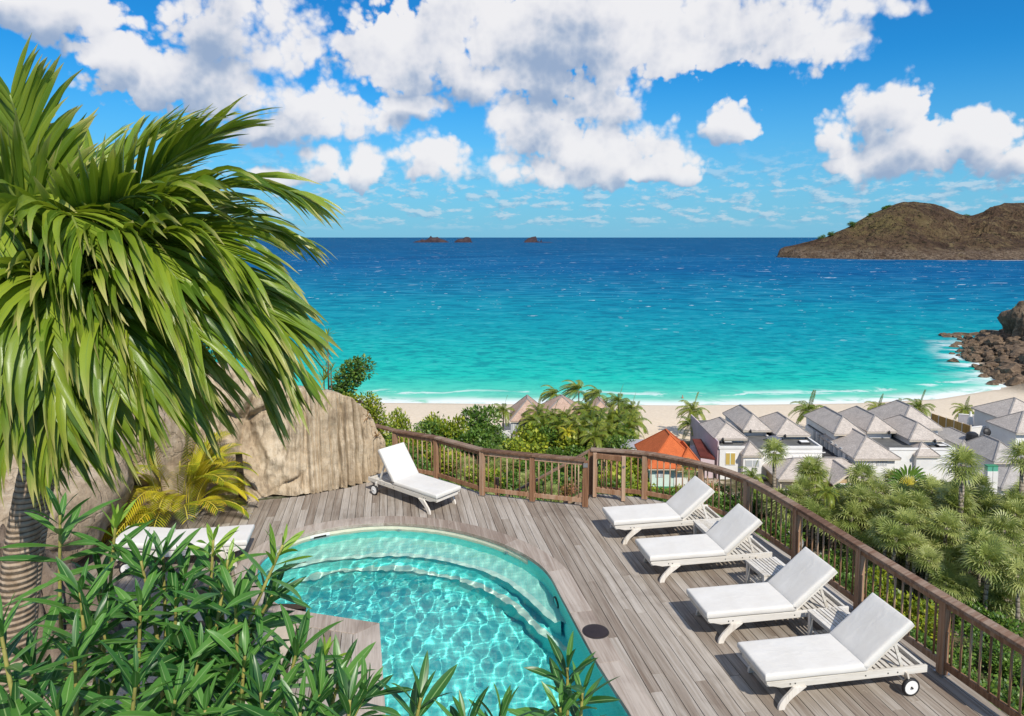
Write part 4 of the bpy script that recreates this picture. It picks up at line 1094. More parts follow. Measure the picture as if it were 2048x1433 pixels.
# ------------------------------------------------------------------ sculpted rock wall behind the pool
def rock_wall():
    path = catmull([Vector((*p, 0)) for p in WALLB], 14)
    L = [0]
    for k in range(1, len(path)): L.append(L[-1]+(path[k]-path[k-1]).length)
    pxs = [p[0] for p in WALL_PX]
    hts = {250: 3.0, 300: 2.75, 330: 2.5, 360: 2.35, 395: 2.62, 425: 2.60, 470: 2.35, 560: 2.2, 640: 2.08, 665: 2.02, 690: 1.95, 715: 1.84, 735: 1.66, 748: 1.5, 757: 1.36, 768: 0.95, 774: 0.6, 778: 0.3}
    hk = sorted(hts)
    s_of = lambda s: float(np.interp(s, np.linspace(0, L[-1], 200), np.interp(np.linspace(0, L[-1], 200), [L[i*14] for i in range(len(pxs))], pxs)))
    nS, nT = 420, 80; mb = MB(); S = np.linspace(0, L[-1], nS)
    rows = []
    for s in S:
        x = interp(s, L, [p.x for p in path]); y = interp(s, L, [p.y for p in path]); e = 0.02
        x2 = interp(min(s+e, L[-1]), L, [p.x for p in path]); y2 = interp(min(s+e, L[-1]), L, [p.y for p in path])
        x1 = interp(max(s-e, 0), L, [p.x for p in path]); y1 = interp(max(s-e, 0), L, [p.y for p in path])
        d = Vector((x2-x1, y2-y1)).normalized(); nb = Vector((-d.y, d.x))      # points away from the pool
        if nb.y < 0: nb = -nb
        px = s_of(s); H = interp(px, hk, [hts[k] for k in hk])
        H += 0.05*mnoise.noise(Vector((s*4.0, 0, 0))) + 0.035*mnoise.noise(Vector((s*13.0, 5, 0)))
        gro = float(smoothstep(560, 640, px))                                    # right part is grooved like bark
        for k in range(nT+1):
            t = k/nT
            lean = 0.10+0.16*(1-gro)
            if t < 0.8: z = H*t/0.8; back = lean*z + 0.10*(z/H)**6
            elif t < 0.88: u = (t-0.8)/0.08; z = H*(1-0.02*u); back = lean*H + 0.10 + 0.55*u
            else: u = (t-0.88)/0.12; z = H*0.98*(1-u)-0.5*u; back = lean*H + 0.65 + 0.25*u
            q = Vector((x+nb.x*back, y+nb.y*back, z))
            dd = 0.20*mnoise.fractal(q*0.9, 1.0, 2.0, 4) + 0.030*mnoise.fractal(q*5.0, 0.9, 2.0, 3)
            wob = 0.10*mnoise.noise(Vector((s*1.2, z*0.8, 2)))
            v1 = abs(mnoise.noise(Vector(((s+0.35*wob)*3.4, z*0.16, 7.3)))); v2 = abs(mnoise.noise(Vector(((s+0.35*wob)*8.5, z*0.22, 1.9)))); v3 = abs(mnoise.noise(Vector(((s+0.35*wob)*19.0, z*0.3, 4.1))))
            dd = dd*(1-0.55*gro) + gro*(0.20*(1-min(1, v1*4.0))**2 + 0.085*(1-min(1, v2*3.4))**2 + 0.03*(1-min(1, v3*3.0)) - 0.05)
            # big blocks on the left, split by dark clefts
            vb = mnoise.voronoi(Vector((s*0.75+0.4*wob, z*0.62, 3.3)))[0]
            cleft = vb[1]-vb[0]
            dd += (1-gro)*(0.20*max(0, 1-cleft/0.09) - 0.10*min(1, cleft*1.2))
            fade = 1.0 if t < 0.86 else 0.3
            q += Vector((nb.x, nb.y, 0))*dd*fade
            mb.v.append(tuple(q))
    n = nT+1
    mb.f = [(i*n+k, (i+1)*n+k, (i+1)*n+k+1, i*n+k+1) for i in range(nS-1) for k in range(nT)]
    mb.f.append(tuple(range(n-1, -1, -1))); mb.f.append(tuple((nS-1)*n+k for k in range(n)))
    o = part('rock_wall', mb, M_rockwall, None, smooth=True)
    tag(o, 'tall beige sculpted rock wall, grooved like bark beside the lone lounger', 'rock wall')
rock_wall()

# ------------------------------------------------------------------ boulders
ico_cache = {}
def boulder(name, c, r, seed, m, label, sq=(1, 1, 1), rough=0.35, sub=4, groove=0.0, parent=None, group=None, cat='boulder', rz=0.0):
    if sub not in ico_cache:
        bm = bmesh.new(); bmesh.ops.create_icosphere(bm, subdivisions=sub, radius=1.0)
        ico_cache[sub] = ([v.co.copy() for v in bm.verts], [tuple(v.index for v in f.verts) for f in bm.faces]); bm.free()
    vs_, fs = ico_cache[sub]; mb = MB(); sv = Vector((seed*3.7, seed*1.9, seed*5.3))
    for v in vs_:
        # planar facets first, then fractal relief
        k = 1.0
        for a in range(7):
            nrm = Vector((math.sin(a*2.4+seed*1.7), math.cos(a*1.9+seed*2.3), math.sin(a*3.1+seed*0.7)*0.9)).normalized()
            dp = v.dot(nrm)
            if dp > 0.62: k = min(k, 0.62/dp*(1.0+0.15*((a*7+seed) % 3)/2))
        d = rough*mnoise.fractal(v*1.3+sv, 0.9, 2.1, 6)*0.6
        g = groove*(1-min(1, abs(mnoise.noise(Vector((math.atan2(v.y, v.x)*3.0+seed, v.z*0.5, seed))))*3))**2
        p = v*(k+d-g)
        mb.v.append((p.x*r*sq[0], p.y*r*sq[1], p.z*r*sq[2]))
    mb.f = fs
    o = part(name, mb, m, parent, Matrix.Translation(c) @ Matrix.Rotation(rz, 4, 'Z'), smooth=True, fix=False)
    if label: tag(o, label, cat, group)
    return o
boulder('boulder', (-9.0, 10.8, 1.2), 2.5, 2, M_rock, 'huge pale boulder rising behind the leaning palm trunk', (1, 1.1, 1.0), 0.4, 5)
boulder('boulder', (-9.8, 13.2, 1.6), 2.6, 5, M_rock, 'large shaded boulder behind the palm crown', (1, 1, 1.1), 0.4, 5)
boulder('boulder', (-6.9, 13.1, 0.75), 1.15, 9, M_rock, 'rounded boulder in the dark hollow behind the yellow palm', (1, 1, 1.1), 0.45, 4)
boulder('boulder', (-7.6, 12.1, 0.5), 0.9, 4, M_rock, 'reddish boulder beside the dark hollow behind the yellow palm', (1, 0.9, 1.2), 0.45, 4)
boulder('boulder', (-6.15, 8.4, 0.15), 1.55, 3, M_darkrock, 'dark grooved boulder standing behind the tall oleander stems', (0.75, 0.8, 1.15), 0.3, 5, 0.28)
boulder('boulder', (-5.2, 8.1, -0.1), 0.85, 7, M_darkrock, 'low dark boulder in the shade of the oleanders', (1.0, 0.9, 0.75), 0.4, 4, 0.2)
boulder('boulder', (-4.35, 10.0, 0.0), 0.36, 8, M_rock, 'small beige boulder at the left rim of the pool', (1, 0.9, 1.0), 0.4, 4)
boulder('boulder', (-5.9, 6.1, 0.55), 0.75, 12, M_rock, 'pale boulder at the foot of the two palm trunks', (1, 0.8, 0.9), 0.4, 4)
boulder('boulder', (-4.2, 5.9, 0.05), 0.62, 14, M_rock, 'beige boulder under the oleander leaves near the deck peninsula', (1.2, 0.9, 0.8), 0.4, 4)
boulder('boulder', (-5.95, 13.55, 0.55), 0.55, 15, M_rock, 'pale flat-faced boulder between the yellow palm and the rock wall', (0.8, 0.7, 1.15), 0.25, 4)
# weathered timber stub standing at the wall's foot
g = G(497, 1003)
t = thing('timber_stub', 'weathered grey timber post leaning at the foot of the rock wall', 'post', (g.x-0.05, g.y-0.12, 0))
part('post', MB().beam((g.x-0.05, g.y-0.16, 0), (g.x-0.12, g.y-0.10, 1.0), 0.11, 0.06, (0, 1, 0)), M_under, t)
part('bracket', MB().box((g.x-0.05, g.y-0.17, 0.03), (0.18, 0.1, 0.03)), M_bolt, t)

# ------------------------------------------------------------------ planted bank in front of the camera's terrace
def bank_z(x, y):
    top = 2.75
    f = np.interp(y, [0, 2.9, 3.6, 4.6, 6.2, 8.0, 9.6], [top, top-0.1, 2.2, 1.25, 0.45, 0.12, -0.06])
    side = 1-smoothstep(-3.3, -1.9, x - (y-6)*0.02)*smoothstep(3.0, 5.5, y)
    side2 = 1-smoothstep(1.6, 2.6, x)
    low = -0.2
    return (low + (f-low)*side)*side2 + (1-side2)*(-0.4)
def build_bank():
    xs = np.linspace(-7.5, 2.8, 90); ys = np.linspace(0.6, 9.55, 84); mb = MB(); nx = len(xs)
    for y in ys:
        for x in xs:
            zz = float(bank_z(x, y)); zz += 0.10*mnoise.fractal(Vector((x*1.3, y*1.3, 0)), 0.9, 2.0, 4)*min(1, max(0.0, zz+0.1)*2)
            if x > -3.3 and y > 5.6: zz = min(zz, -2.0)
            if y > 9.2: zz = min(zz, -0.3)
            mb.v.append((x, y, zz))
    mb.f = [(j*nx+i, j*nx+i+1, (j+1)*nx+i+1, (j+1)*nx+i) for j in range(len(ys)-1) for i in range(nx-1)]
    struct(part('planting_bank', mb, M_bank, None, smooth=True, fix=False))
def bankmat():
    m, n = mat('bank soil and stone'); p = n.geo['Position']
    a = n.noise(p, 1.1, 6, 0.6, 0.4); b = n.noise(p, 9.0, 5, 0.65); f = n.noise(p, 40.0, 3, 0.6)
    c = n.mix(n.smooth(b, 0.35, 0.7), (0.10, 0.075, 0.05), (0.24, 0.18, 0.115))
    c = n.mix(n.smooth(a, 0.40, 0.50), c, n.mix(n.smooth(f, 0.3, 0.7), (0.42, 0.34, 0.25), (0.52, 0.44, 0.34)))
    setb(n, color=c, rough=0.95, spec=0.1, normal=n.bump(n.m('ADD', b, n.m('MULTIPLY', f, 0.4)), 0.7, 0.05))
    return m
M_bank = bankmat()
build_bank()

# ------------------------------------------------------------------ rocky point on the right of the bay
def rocky_point():
    rp = random.Random(21)
    t = thing('rocky_point', 'tumbled brown boulder shore at the end of the beach', 'rocks', (118, 165, -25))
    meshes = []
    for k in range(6):
        o = boulder('stone', (0, 0, 0), 1.0, 30+k*3, M_shore, None, (1, 0.9, 0.75), 0.5, 2, parent=t); meshes.append(o.data); bpy.data.objects.remove(o)
    for me in meshes: me.polygons.foreach_set('use_smooth', [False]*len(me.polygons))
    n = 0
    while n < 285:
        # band of stones inland of the waterline, thickest near the cliff
        px = rp.uniform(1885, 2075); py = rp.uniform(672, 772)
        edge = interp(py, [668, 690, 715, 740, 765, 775], [1935, 1912, 1925, 1965, 2020, 2050])
        if px < edge - rp.random()**3*40: continue
        g = G(px, py, -24.6); inl = (px-edge)/120
        s = rp.uniform(0.7, 1.6)*(1+max(0, min(1, inl))*rp.random()*1.3)
        if rp.random() < 0.06: s *= 1.9
        z = terr(g.x, g.y); z = max(z, -25.1 + max(0, inl)*3.0) + 0.1*s
        M = Matrix.Translation((g.x, g.y, z)) @ Matrix.Rotation(rp.uniform(0, 6.28), 4, 'Z') @ Matrix.Rotation(rp.uniform(-0.5, 0.5), 4, 'X') @ Matrix.Diagonal((s, s*rp.uniform(0.7, 1.1), s*rp.uniform(0.6, 0.95), 1))
        part('stone', rp.choice(meshes), None, t, M); n += 1
    # low reef running seaward
    for k in range(26):
        px = rp.uniform(1872, 2000); py = interp(px, [1868, 1940, 2000], [672, 668, 664])+rp.uniform(-2, 3); g = G(px, py, -24.8); s = rp.uniform(0.8, 2.2)
        part('reef_stone', rp.choice(meshes), None, t, Matrix.Translation((g.x, g.y, -24.9)) @ Matrix.Rotation(rp.uniform(0, 6.28), 4, 'Z') @ Matrix.Diagonal((s*1.8, s, s*0.5, 1)))
rocky_point()
g = G(2062, 705, -25)
boulder('sea_cliff', (g.x+7.5, g.y+6, -22.5), 13.0, 41, M_shore, 'dark brown cliff at the edge of the bay, green on its crown', (0.80, 0.95, 0.84), 0.5, 5, 0.15, cat='cliff')

# ------------------------------------------------------------------ villas by the beach
def hip(name, x0, x1, y0, y1, ze, rise, m, parent, ov=0.35, gable_back=False, cap=M_seam, th=0.14):
    """hip roof over a rectangle, ridge along the longer side; solid, with fascia and ridge caps"""
    x0 -= ov; x1 += ov; y0 -= ov; y1 += ov; w, d = x1-x0, y1-y0; mb = MB()
    if d >= w: r0, r1 = Vector(((x0+x1)/2, y0+w/2, ze+rise)), Vector(((x0+x1)/2, y1-w/2, ze+rise))
    else: r0, r1 = Vector((x0+d/2, (y0+y1)/2, ze+rise)), Vector((x1-d/2, (y0+y1)/2, ze+rise))
    c = [Vector((x0, y0, ze)), Vector((x1, y0, ze)), Vector((x1, y1, ze)), Vector((x0, y1, ze))]
    mb.v = [tuple(v) for v in c] + [tuple(r0), tuple(r1)] + [(v.x, v.y, v.z-th) for v in c]
    mb.f = ([(0,1,4),(1,2,5,4),(2,3,5),(3,0,4,5)] if d >= w else [(0,1,5,4),(1,2,5),(2,3,4,5),(3,0,4)]) + [(9,8,7,6)] + [(i, 6+i, 6+(i+1) % 4, (i+1) % 4) for i in range(4)]
    o = part(name, mb, m, parent)
    ends = [(c[0], r0), (c[1], r0 if d >= w else r1), (c[2], r1), (c[3], r1 if d >= w else r0)] + ([(r0, r1)] if (r1-r0).length > 0.1 else [])
    for a, b in ends: part('ridge_cap', MB().beam(a+Vector((0, 0, 0.02)), b+Vector((0, 0, 0.03)), 0.16, 0.06), cap, o)
    part('fascia', MB().box(((x0+x1)/2, y0+0.06, ze-th-0.06), (w-0.1, 0.05, 0.14)), M_trim, o)
    return o
def window(parent, x, y, z, w, h, pane=M_glass, face='front', frame=M_wallw):
    ax = (w, 0.06, h) if face == 'front' else (0.06, w, h)
    o = part('window', MB().box((x, y, z), ax), frame, parent)
    k = -0.035 if face == 'front' else -0.035
    for s in (-1, 1):
        c = (x+s*w/4, y+k, z) if face == 'front' else (x+k, y+s*w/4, z)
        sz = (w/2-0.08, 0.02, h-0.12) if face == 'front' else (0.02, w/2-0.08, h-0.12)
        part('pane', MB().box(c, sz), pane, o)
    return o
def skylight(parent, x, y, z, s=0.8):
    o = part('skylight', MB().box((x, y, z+0.12), (s*1.25, s, 0.24)), M_asph, parent)
    part('pane', MB().box((x, y, z+0.265), (s*1.05, s*0.8, 0.04)), M_wallw, o)
GZ = -23.2
def at(x, y, z): return G(x, y, z)
def by_eave(xl, xr, ye, ze): a, b = G(xl, ye, ze), G(xr, ye, ze); return a.x, b.x, a.y

def house_a():
    zf = -18.95; a = G(1438, 896, zf); b = G(1653.6, 902, zf); y0 = a.y; x0, x1 = a.x, b.x; yb = y0+12.5
    t = thing('white_villa', 'white villa with three grey hipped roofs, a dark flat roof and a pinkish side wall', 'house', ((x0+x1)/2, y0+6, GZ))
    part('wall', MB().box(((x0+x1)/2+0.05, (y0+yb)/2, (zf+GZ)/2-0.1), (x1-x0-0.1, yb-y0, zf-GZ-0.2)), M_wallw, t)
    part('side_wall', MB().box((x0-0.02, (y0+yb)/2+0.1, (zf+GZ)/2+0.25), (0.14, yb-y0-0.2, zf-GZ+0.9)), M_wallp, t)
    part('flat_roof', MB().box(((x0+x1)/2, (y0+yb)/2, zf-0.08), (x1-x0-0.5, yb-y0-0.4, 0.1)), M_flat, t)
    xm = x0+5.6
    for (u0, u1, yy) in [(x0, x0+3.0, y0), (x0+7.2, x1, y0)]:
        part('parapet', MB().box(((u0+u1)/2, yy+0.08, zf+0.02), (u1-u0, 0.2, 0.3)), M_wallw, t)
    for xx in (x0+0.1, x0+7.2, x1-0.1): part('parapet', MB().box((xx, y0+3.0, zf+0.02), (0.22, 5.8, 0.26)), M_wallw, t)
    for (xl, xr, ye, ze, dep, rise, nm) in [(1428,1496,877,-18.3,6.2,1.35,1),(1486,1544,860.6,-18.1,8.0,1.55,2),(1552,1622,870,-18.3,7.0,1.45,3)]:
        u0, u1, v0 = by_eave(xl, xr, ye, ze)
        part('pavilion_wall', MB().box(((u0+u1)/2, v0+0.5+dep/2, (ze+GZ)/2), (u1-u0-0.8, dep-0.4, ze-GZ-0.2)), M_wallw, t)
        r = hip('hip_roof', u0+0.3, u1-0.3, v0+0.3, v0+dep, ze, rise, M_shing, t, 0.3)
        part('vent_lamp', MB().lathe([(0.12, 0), (0.14, 0.25), (0.05, 0.42)], 8, (u0+(u1-u0)*0.25, v0-0.15, ze-0.3)), M_black, t)
    # little turret on the front
    u0, u1, v0 = by_eave(1486, 1527, 911.6, -19.55)
    part('turret_wall', MB().box(((u0+u1)/2, v0+1.5, (-19.6+GZ)/2), (u1-u0-0.25, 2.6, -19.6-GZ)), M_wallw, t)
    hip('turret_roof', u0+0.1, u1-0.1, v0+0.1, v0+2.4, -19.5, 1.25, M_shing, t, 0.15)
    window(t, (u0+u1)/2, v0+0.16, -20.5, 1.6, 0.8, M_shut)
    for (xa, ya) in [(1455, 886.5), (1504, 869)]: g = at(xa, ya, zf); skylight(t, g.x, g.y, zf-0.04)
    g = at(1608, 887, zf); skylight(t, g.x, g.y, zf-0.02, 0.9)
    # windows: ochre blinds on the left, louvres on the right
    g = at(1461, 918, -20.2); w = window(t, g.x+0.02, y0-0.03, P(1461, 918, y0).z, 1.15, 1.45, M_ochre, frame=M_wallw)
    part('shutter', MB().box((g.x-0.0, y0-0.075, P(1461, 918, y0).z), (0.10, 0.02, 1.4)), M_mint, w)
    for px in (1573, 1592, 1606, 1624): window(t, P(px, 919, y0).x, y0-0.02, P(px, 919, y0).z, 0.85, 0.85, M_shut if px == 1624 else M_wallw, frame=M_wallw)
    part('string_course', MB().box((x0+9.8, y0-0.03, zf-0.55), (4.9, 0.08, 0.1)), M_wallw, t)
    # dark parasol on the roof
    g = at(1551, 886, zf); p = thing('roof_parasol', 'open dark grey parasol standing on the dark flat roof', 'parasol', (g.x, g.y+0.6, zf-0.03))
    part('pole', MB().tube([(g.x, g.y+0.6, zf-0.03), (g.x, g.y+0.6, zf+0.7)], 0.03, 6), M_black, p)
    part('canopy', MB().lathe([(0.95, 0.38), (0.5, 0.56), (0.06, 0.7)], 8, (g.x, g.y+0.6, zf)), M_dgrey, p)
house_a()
def house_b():
    zf = -18.9; a = G(1779, 899, zf); b = G(1916, 901, zf); y0 = a.y; x0, x1 = a.x-5.0, b.x; yb = y0+11
    t = thing('white_villa', 'white villa with four grey hipped roofs round a dark flat roof', 'house', ((x0+x1)/2, y0+5, GZ))
    part('wall', MB().box(((x0+x1)/2, (y0+yb)/2, (zf+GZ)/2-0.1), (x1-x0, yb-y0, zf-GZ-0.2)), M_wallw, t)
    part('flat_roof', MB().box(((x0+x1)/2, (y0+yb)/2, zf-0.08), (x1-x0-0.4, yb-y0-0.3, 0.1)), M_flat, t)
    part('parapet', MB().box(((a.x+b.x)/2, y0+0.08, zf), (b.x-a.x, 0.2, 0.26)), M_wallw, t)
    part('parapet', MB().box((x1-0.1, y0+3, zf), (0.2, 5.6, 0.24)), M_wallw, t)
    for (xl, xr, ye, ze, dep, rise) in [(1668,1732,867.7,-17.9,8.4,1.6),(1734,1796,863,-17.9,8.0,1.5),(1819,1890,880,-18.1,7.4,1.5)]:
        u0, u1, v0 = by_eave(xl, xr, ye, ze)
        part('pavilion_wall', MB().box(((u0+u1)/2, v0+0.5+dep/2, (ze+GZ)/2), (u1-u0-0.8, dep-0.4, ze-GZ-0.2)), M_wallw, t)
        hip('hip_roof', u0+0.3, u1-0.3, v0+0.3, v0+dep, ze, rise, M_shing, t, 0.3)
        part('vent_lamp', MB().lathe([(0.12, 0), (0.14, 0.25), (0.05, 0.42)], 8, (u0+(u1-u0)*0.7, v0-0.15, ze-0.3)), M_black, t)
    # front block with its own roof
    u0, u1, v0 = by_eave(1708, 1803, 917.4, -19.2)
    part('front_wall', MB().box(((u0+u1)/2, v0+4.5, (-19.3+GZ)/2), (u1-u0-0.9, 8.0, -19.3-GZ)), M_wallw, t)
    hip('hip_roof', u0+0.35, u1-0.35, v0+0.35, v0+8.6, -19.2, 1.75, M_shing, t, 0.35)
    for px in (1758, 1769): window(t, P(px, 925, v0+0.5).x, v0+0.46, P(px, 925, v0+0.5).z, 0.55, 0.75, M_shut)
    for k, px in enumerate((1716, 1724, 1732, 1740, 1748)): part('shutter', MB().box((P(px, 924, v0+0.5).x, v0+0.47, P(px, 926, v0+0.5).z), (0.40, 0.05, 0.85)), M_wallw, t)
    u0, u1, v0 = by_eave(1833, 1880, 913, -19.5)
    part('turret_wall', MB().box(((u0+u1)/2, v0+1.5, (-19.6+GZ)/2), (u1-u0-0.25, 2.6, -19.6-GZ)), M_wallw, t)
    hip('turret_roof', u0+0.1, u1-0.1, v0+0.1, v0+2.6, -19.45, 1.2, M_shing, t, 0.15)
    for (xa, ya) in [(1785, 871.5), (1883, 894)]: g = at(xa, ya, zf); skylight(t, g.x, g.y, zf-0.04)
    # side wall with tall pilasters facing the court
    g0 = at(1627, 846, -18.6)
    for k in range(7): part('pilaster', MB().box((x0-0.06, y0+1+k*1.2, zf-1.3), (0.12, 0.5, 2.4)), M_shut, t)
    g = at(1710, 888, -19.3); d = thing('satellite_dish', 'dark round satellite dish beside the front hipped roof of the villa', 'dish', (g.x-0.8, g.y-0.4, -20.3))
    part('reflector', MB().lathe([(0.5, 0.0), (0.35, 0.1), (0.05, 0.16)], 16), M_black, d, Matrix.Translation((g.x-0.8, g.y-0.4, -19.3)) @ Matrix.Rotation(R(65), 4, 'X'))
    part('mast', MB().tube([(g.x-0.8, g.y-0.35, -20.3), (g.x-0.8, g.y-0.35, -19.3)], 0.04, 6), M_black, d)
house_b()
def court():
    a, b = G(1655, 903, -20.3), G(1706, 927, -20.3); y0 = b.y-1; x0, x1 = G(1655, 925, -20.3).x, G(1706, 925, -20.3).x
    t = thing('link_building', 'low charcoal-roofed link building between the two white villas', 'building', ((x0+x1)/2, y0+5, GZ))
    part('wall', MB().box(((x0+x1)/2, y0+5, (-20.4+GZ)/2), (x1-x0, 10, -20.4-GZ)), M_wallw, t)
    part('roof', MB().box(((x0+x1)/2, y0+5, -20.32), (x1-x0+0.1, 10.2, 0.12)), M_asph, t)
    part('roof_light', MB().box((x0+1.2, y0+1.6, -20.2), (1.9, 2.6, 0.14)), M_seam, t)
    z = -19.0; g = G(1630, 880, z)
    for k in range(9): part('baluster', MB().box((g.x-0.9+k*0.2, y0+10.1, -19.8), (0.07, 0.07, 0.9)), M_wallw, t)
    part('balcony_rail', MB().box((g.x-0.1, y0+10.1, -19.32), (2.0, 0.12, 0.08)), M_shut, t)
court()
def simple(name, label, xl, xr, ye, ze, dep, rise, rm, wm, zg=GZ, ov=0.35, wins=()):
    u0, u1, v0 = by_eave(xl, xr, ye, ze)
    t = thing(name, label, 'house', ((u0+u1)/2, v0+dep/2, zg))
    part('wall', MB().box(((u0+u1)/2, v0+ov+dep/2, (ze-0.1+zg)/2), (u1-u0-2*ov, dep-ov, ze-0.1-zg)), wm, t)
    hip('hip_roof', u0+ov, u1-ov, v0+ov, v0+dep, ze, rise, rm, t, ov)
    for (px, py, w, h, m) in wins: q_ = P(px, py, v0+ov); window(t, q_.x, v0+ov-0.04, q_.z, w, h, m)
    return t, u0, u1, v0
simple('beach_pavilion', 'broad grey hipped roof house behind the white villas, next to the bamboo fence', 1800, 1887, 857, -18.2, 8, 2.2, M_shing, M_wallw)
simple('grey_roof_house', 'low grey shingled roof beside the black water tank', 1922, 1990, 893, -19.4, 7.0, 0.8, M_shing2, M_wallw)
simple('corner_villa', 'white villa with a broad grey hipped roof and blank shaded side wall', 2033, 2130, 866, -17.6, 5.0, 1.9, M_shing, M_wallw)
simple('shore_villa', 'grey hipped roof house standing closest to the rocky end of the beach', 2014, 2120, 842, -17.6, 6.5, 2.1, M_shing, M_wallw)
simple('garden_house', 'white house with grey pyramid roof above the green bins', 1988, 2056, 924, -19.6, 6.0, 1.75, M_shing2, M_wallw)
simple('long_roof_house', 'long low grey shingled roof half hidden by the fan palms', 2003, 2150, 977, -20.9, 6.0, 1.3, M_shing2, M_wallw)
# water tank and air units
g = at(1944, 882, -19.0); t = thing('water_tank', 'black water tank on the grey shingled roof', 'tank', (g.x, g.y, -19.4))
part('drum', MB().lathe([(0.62, 0), (0.66, 0.35), (0.62, 0.75), (0.35, 0.95)], 14, (g.x, g.y, -18.9)), M_black, t)
part('stand', MB().box((g.x, g.y, -19.3), (0.8, 0.8, 0.8)), M_conc, t)
g = at(1974, 864, -18.6); t = thing('satellite_dish', 'dark satellite dish on the wall by the corner villa', 'dish', (g.x, g.y, -20.0))
part('reflector', MB().lathe([(0.5, 0.0), (0.35, 0.1), (0.05, 0.16)], 16), M_black, t, Matrix.Translation((g.x, g.y, -18.6)) @ Matrix.Rotation(R(70), 4, 'X'))
part('mast', MB().tube([(g.x, g.y+0.06, -20.4), (g.x, g.y+0.06, -18.6)], 0.05, 6), M_black, t)
for px, nm in ((1977, 'green wheeled bin standing left of its pair below the garden house'), (1988, 'green wheeled bin standing right of its pair below the garden house')):
    g = P(px, 936, 70.5); zg = terr(g.x, g.y)
    t = thing('wheeled_bin', nm, 'bin', (g.x, g.y, g.z-0.5))
    part('body', MB().box((g.x, g.y, g.z-0.05), (0.5, 0.5, 0.5)), M_binG, t); part('lid', MB().box((g.x, g.y, g.z+0.24), (0.56, 0.56, 0.08)), M_green, t)
    part('base', MB().box((g.x, g.y, (g.z-0.3+zg)/2), (0.52, 0.6, max(0.1, g.z-0.3-zg))), M_wallw, t)
# bamboo fence: panels and posts
fa_, fb_ = G(1862, 845, -20.3), G(1940, 873, -20.3); t = thing('bamboo_fence', 'golden bamboo screen fence between the villas and the beach', 'fence', tuple((fa_+fb_)/2))
zt0, zt1 = P(1862, 827, fa_.y).z, P(1940, 852, fb_.y).z
for k in range(5):
    a = fa_.lerp(fb_, k/5+0.008); b = fa_.lerp(fb_, (k+1)/5-0.008); zt = zt0+(zt1-zt0)*(k+0.5)/5
    part('panel', MB().beam((a.x, a.y, (zt-21.4)/2), (b.x, b.y, (zt-21.4)/2), 0.08, zt+21.4), M_bamboo, t)
for k in range(6):
    p_ = fa_.lerp(fb_, k/5); zt = zt0+(zt1-zt0)*k/5; part('post', MB().box((p_.x, p_.y-0.05, (zt-21.8)/2), (0.13, 0.13, zt+22.0)), M_trim, t)
# terrace walls and closed parasol beyond the fence
a, b = G(1916, 850, -21.0), G(1990, 856, -21.0); t = thing('terrace_wall', 'pale grey terrace wall on the beach beyond the bamboo fence', 'wall', tuple((a+b)/2))
part('wall', MB().beam((a.x, a.y, -20.8), (b.x, b.y, -20.8), 0.2, 2.6), M_greyf, t); part('coping', MB().beam((a.x, a.y, -19.46), (b.x, b.y, -19.46), 0.3, 0.08), M_wallw, t)
a, b = G(1938, 876, -20.6), G(1970, 872, -20.6); t = thing('garden_wall', 'white rendered garden wall ending the bamboo fence', 'wall', tuple((a+b)/2))
part('wall', MB().beam((a.x, a.y, -20.6), (b.x, b.y, -20.6), 0.22, 2.6), M_wallw, t); part('coping', MB().beam((a.x, a.y, -19.26), (b.x, b.y, -19.26), 0.3, 0.08), M_wallw, t)
g = G(1940, 852, -20.6); t = thing('closed_parasol', 'folded white parasol standing on the terrace by the beach', 'parasol', (g.x, g.y, -20.6-1.5))
part('pole', MB().tube([(g.x, g.y, -22.1), (g.x, g.y, -18.6)], 0.04, 6), M_trim, t); part('canopy', MB().lathe([(0.45, -20.4), (0.3, -19.6), (0.05, -18.55)], 10, (g.x, g.y, 0)), M_wallw, t)
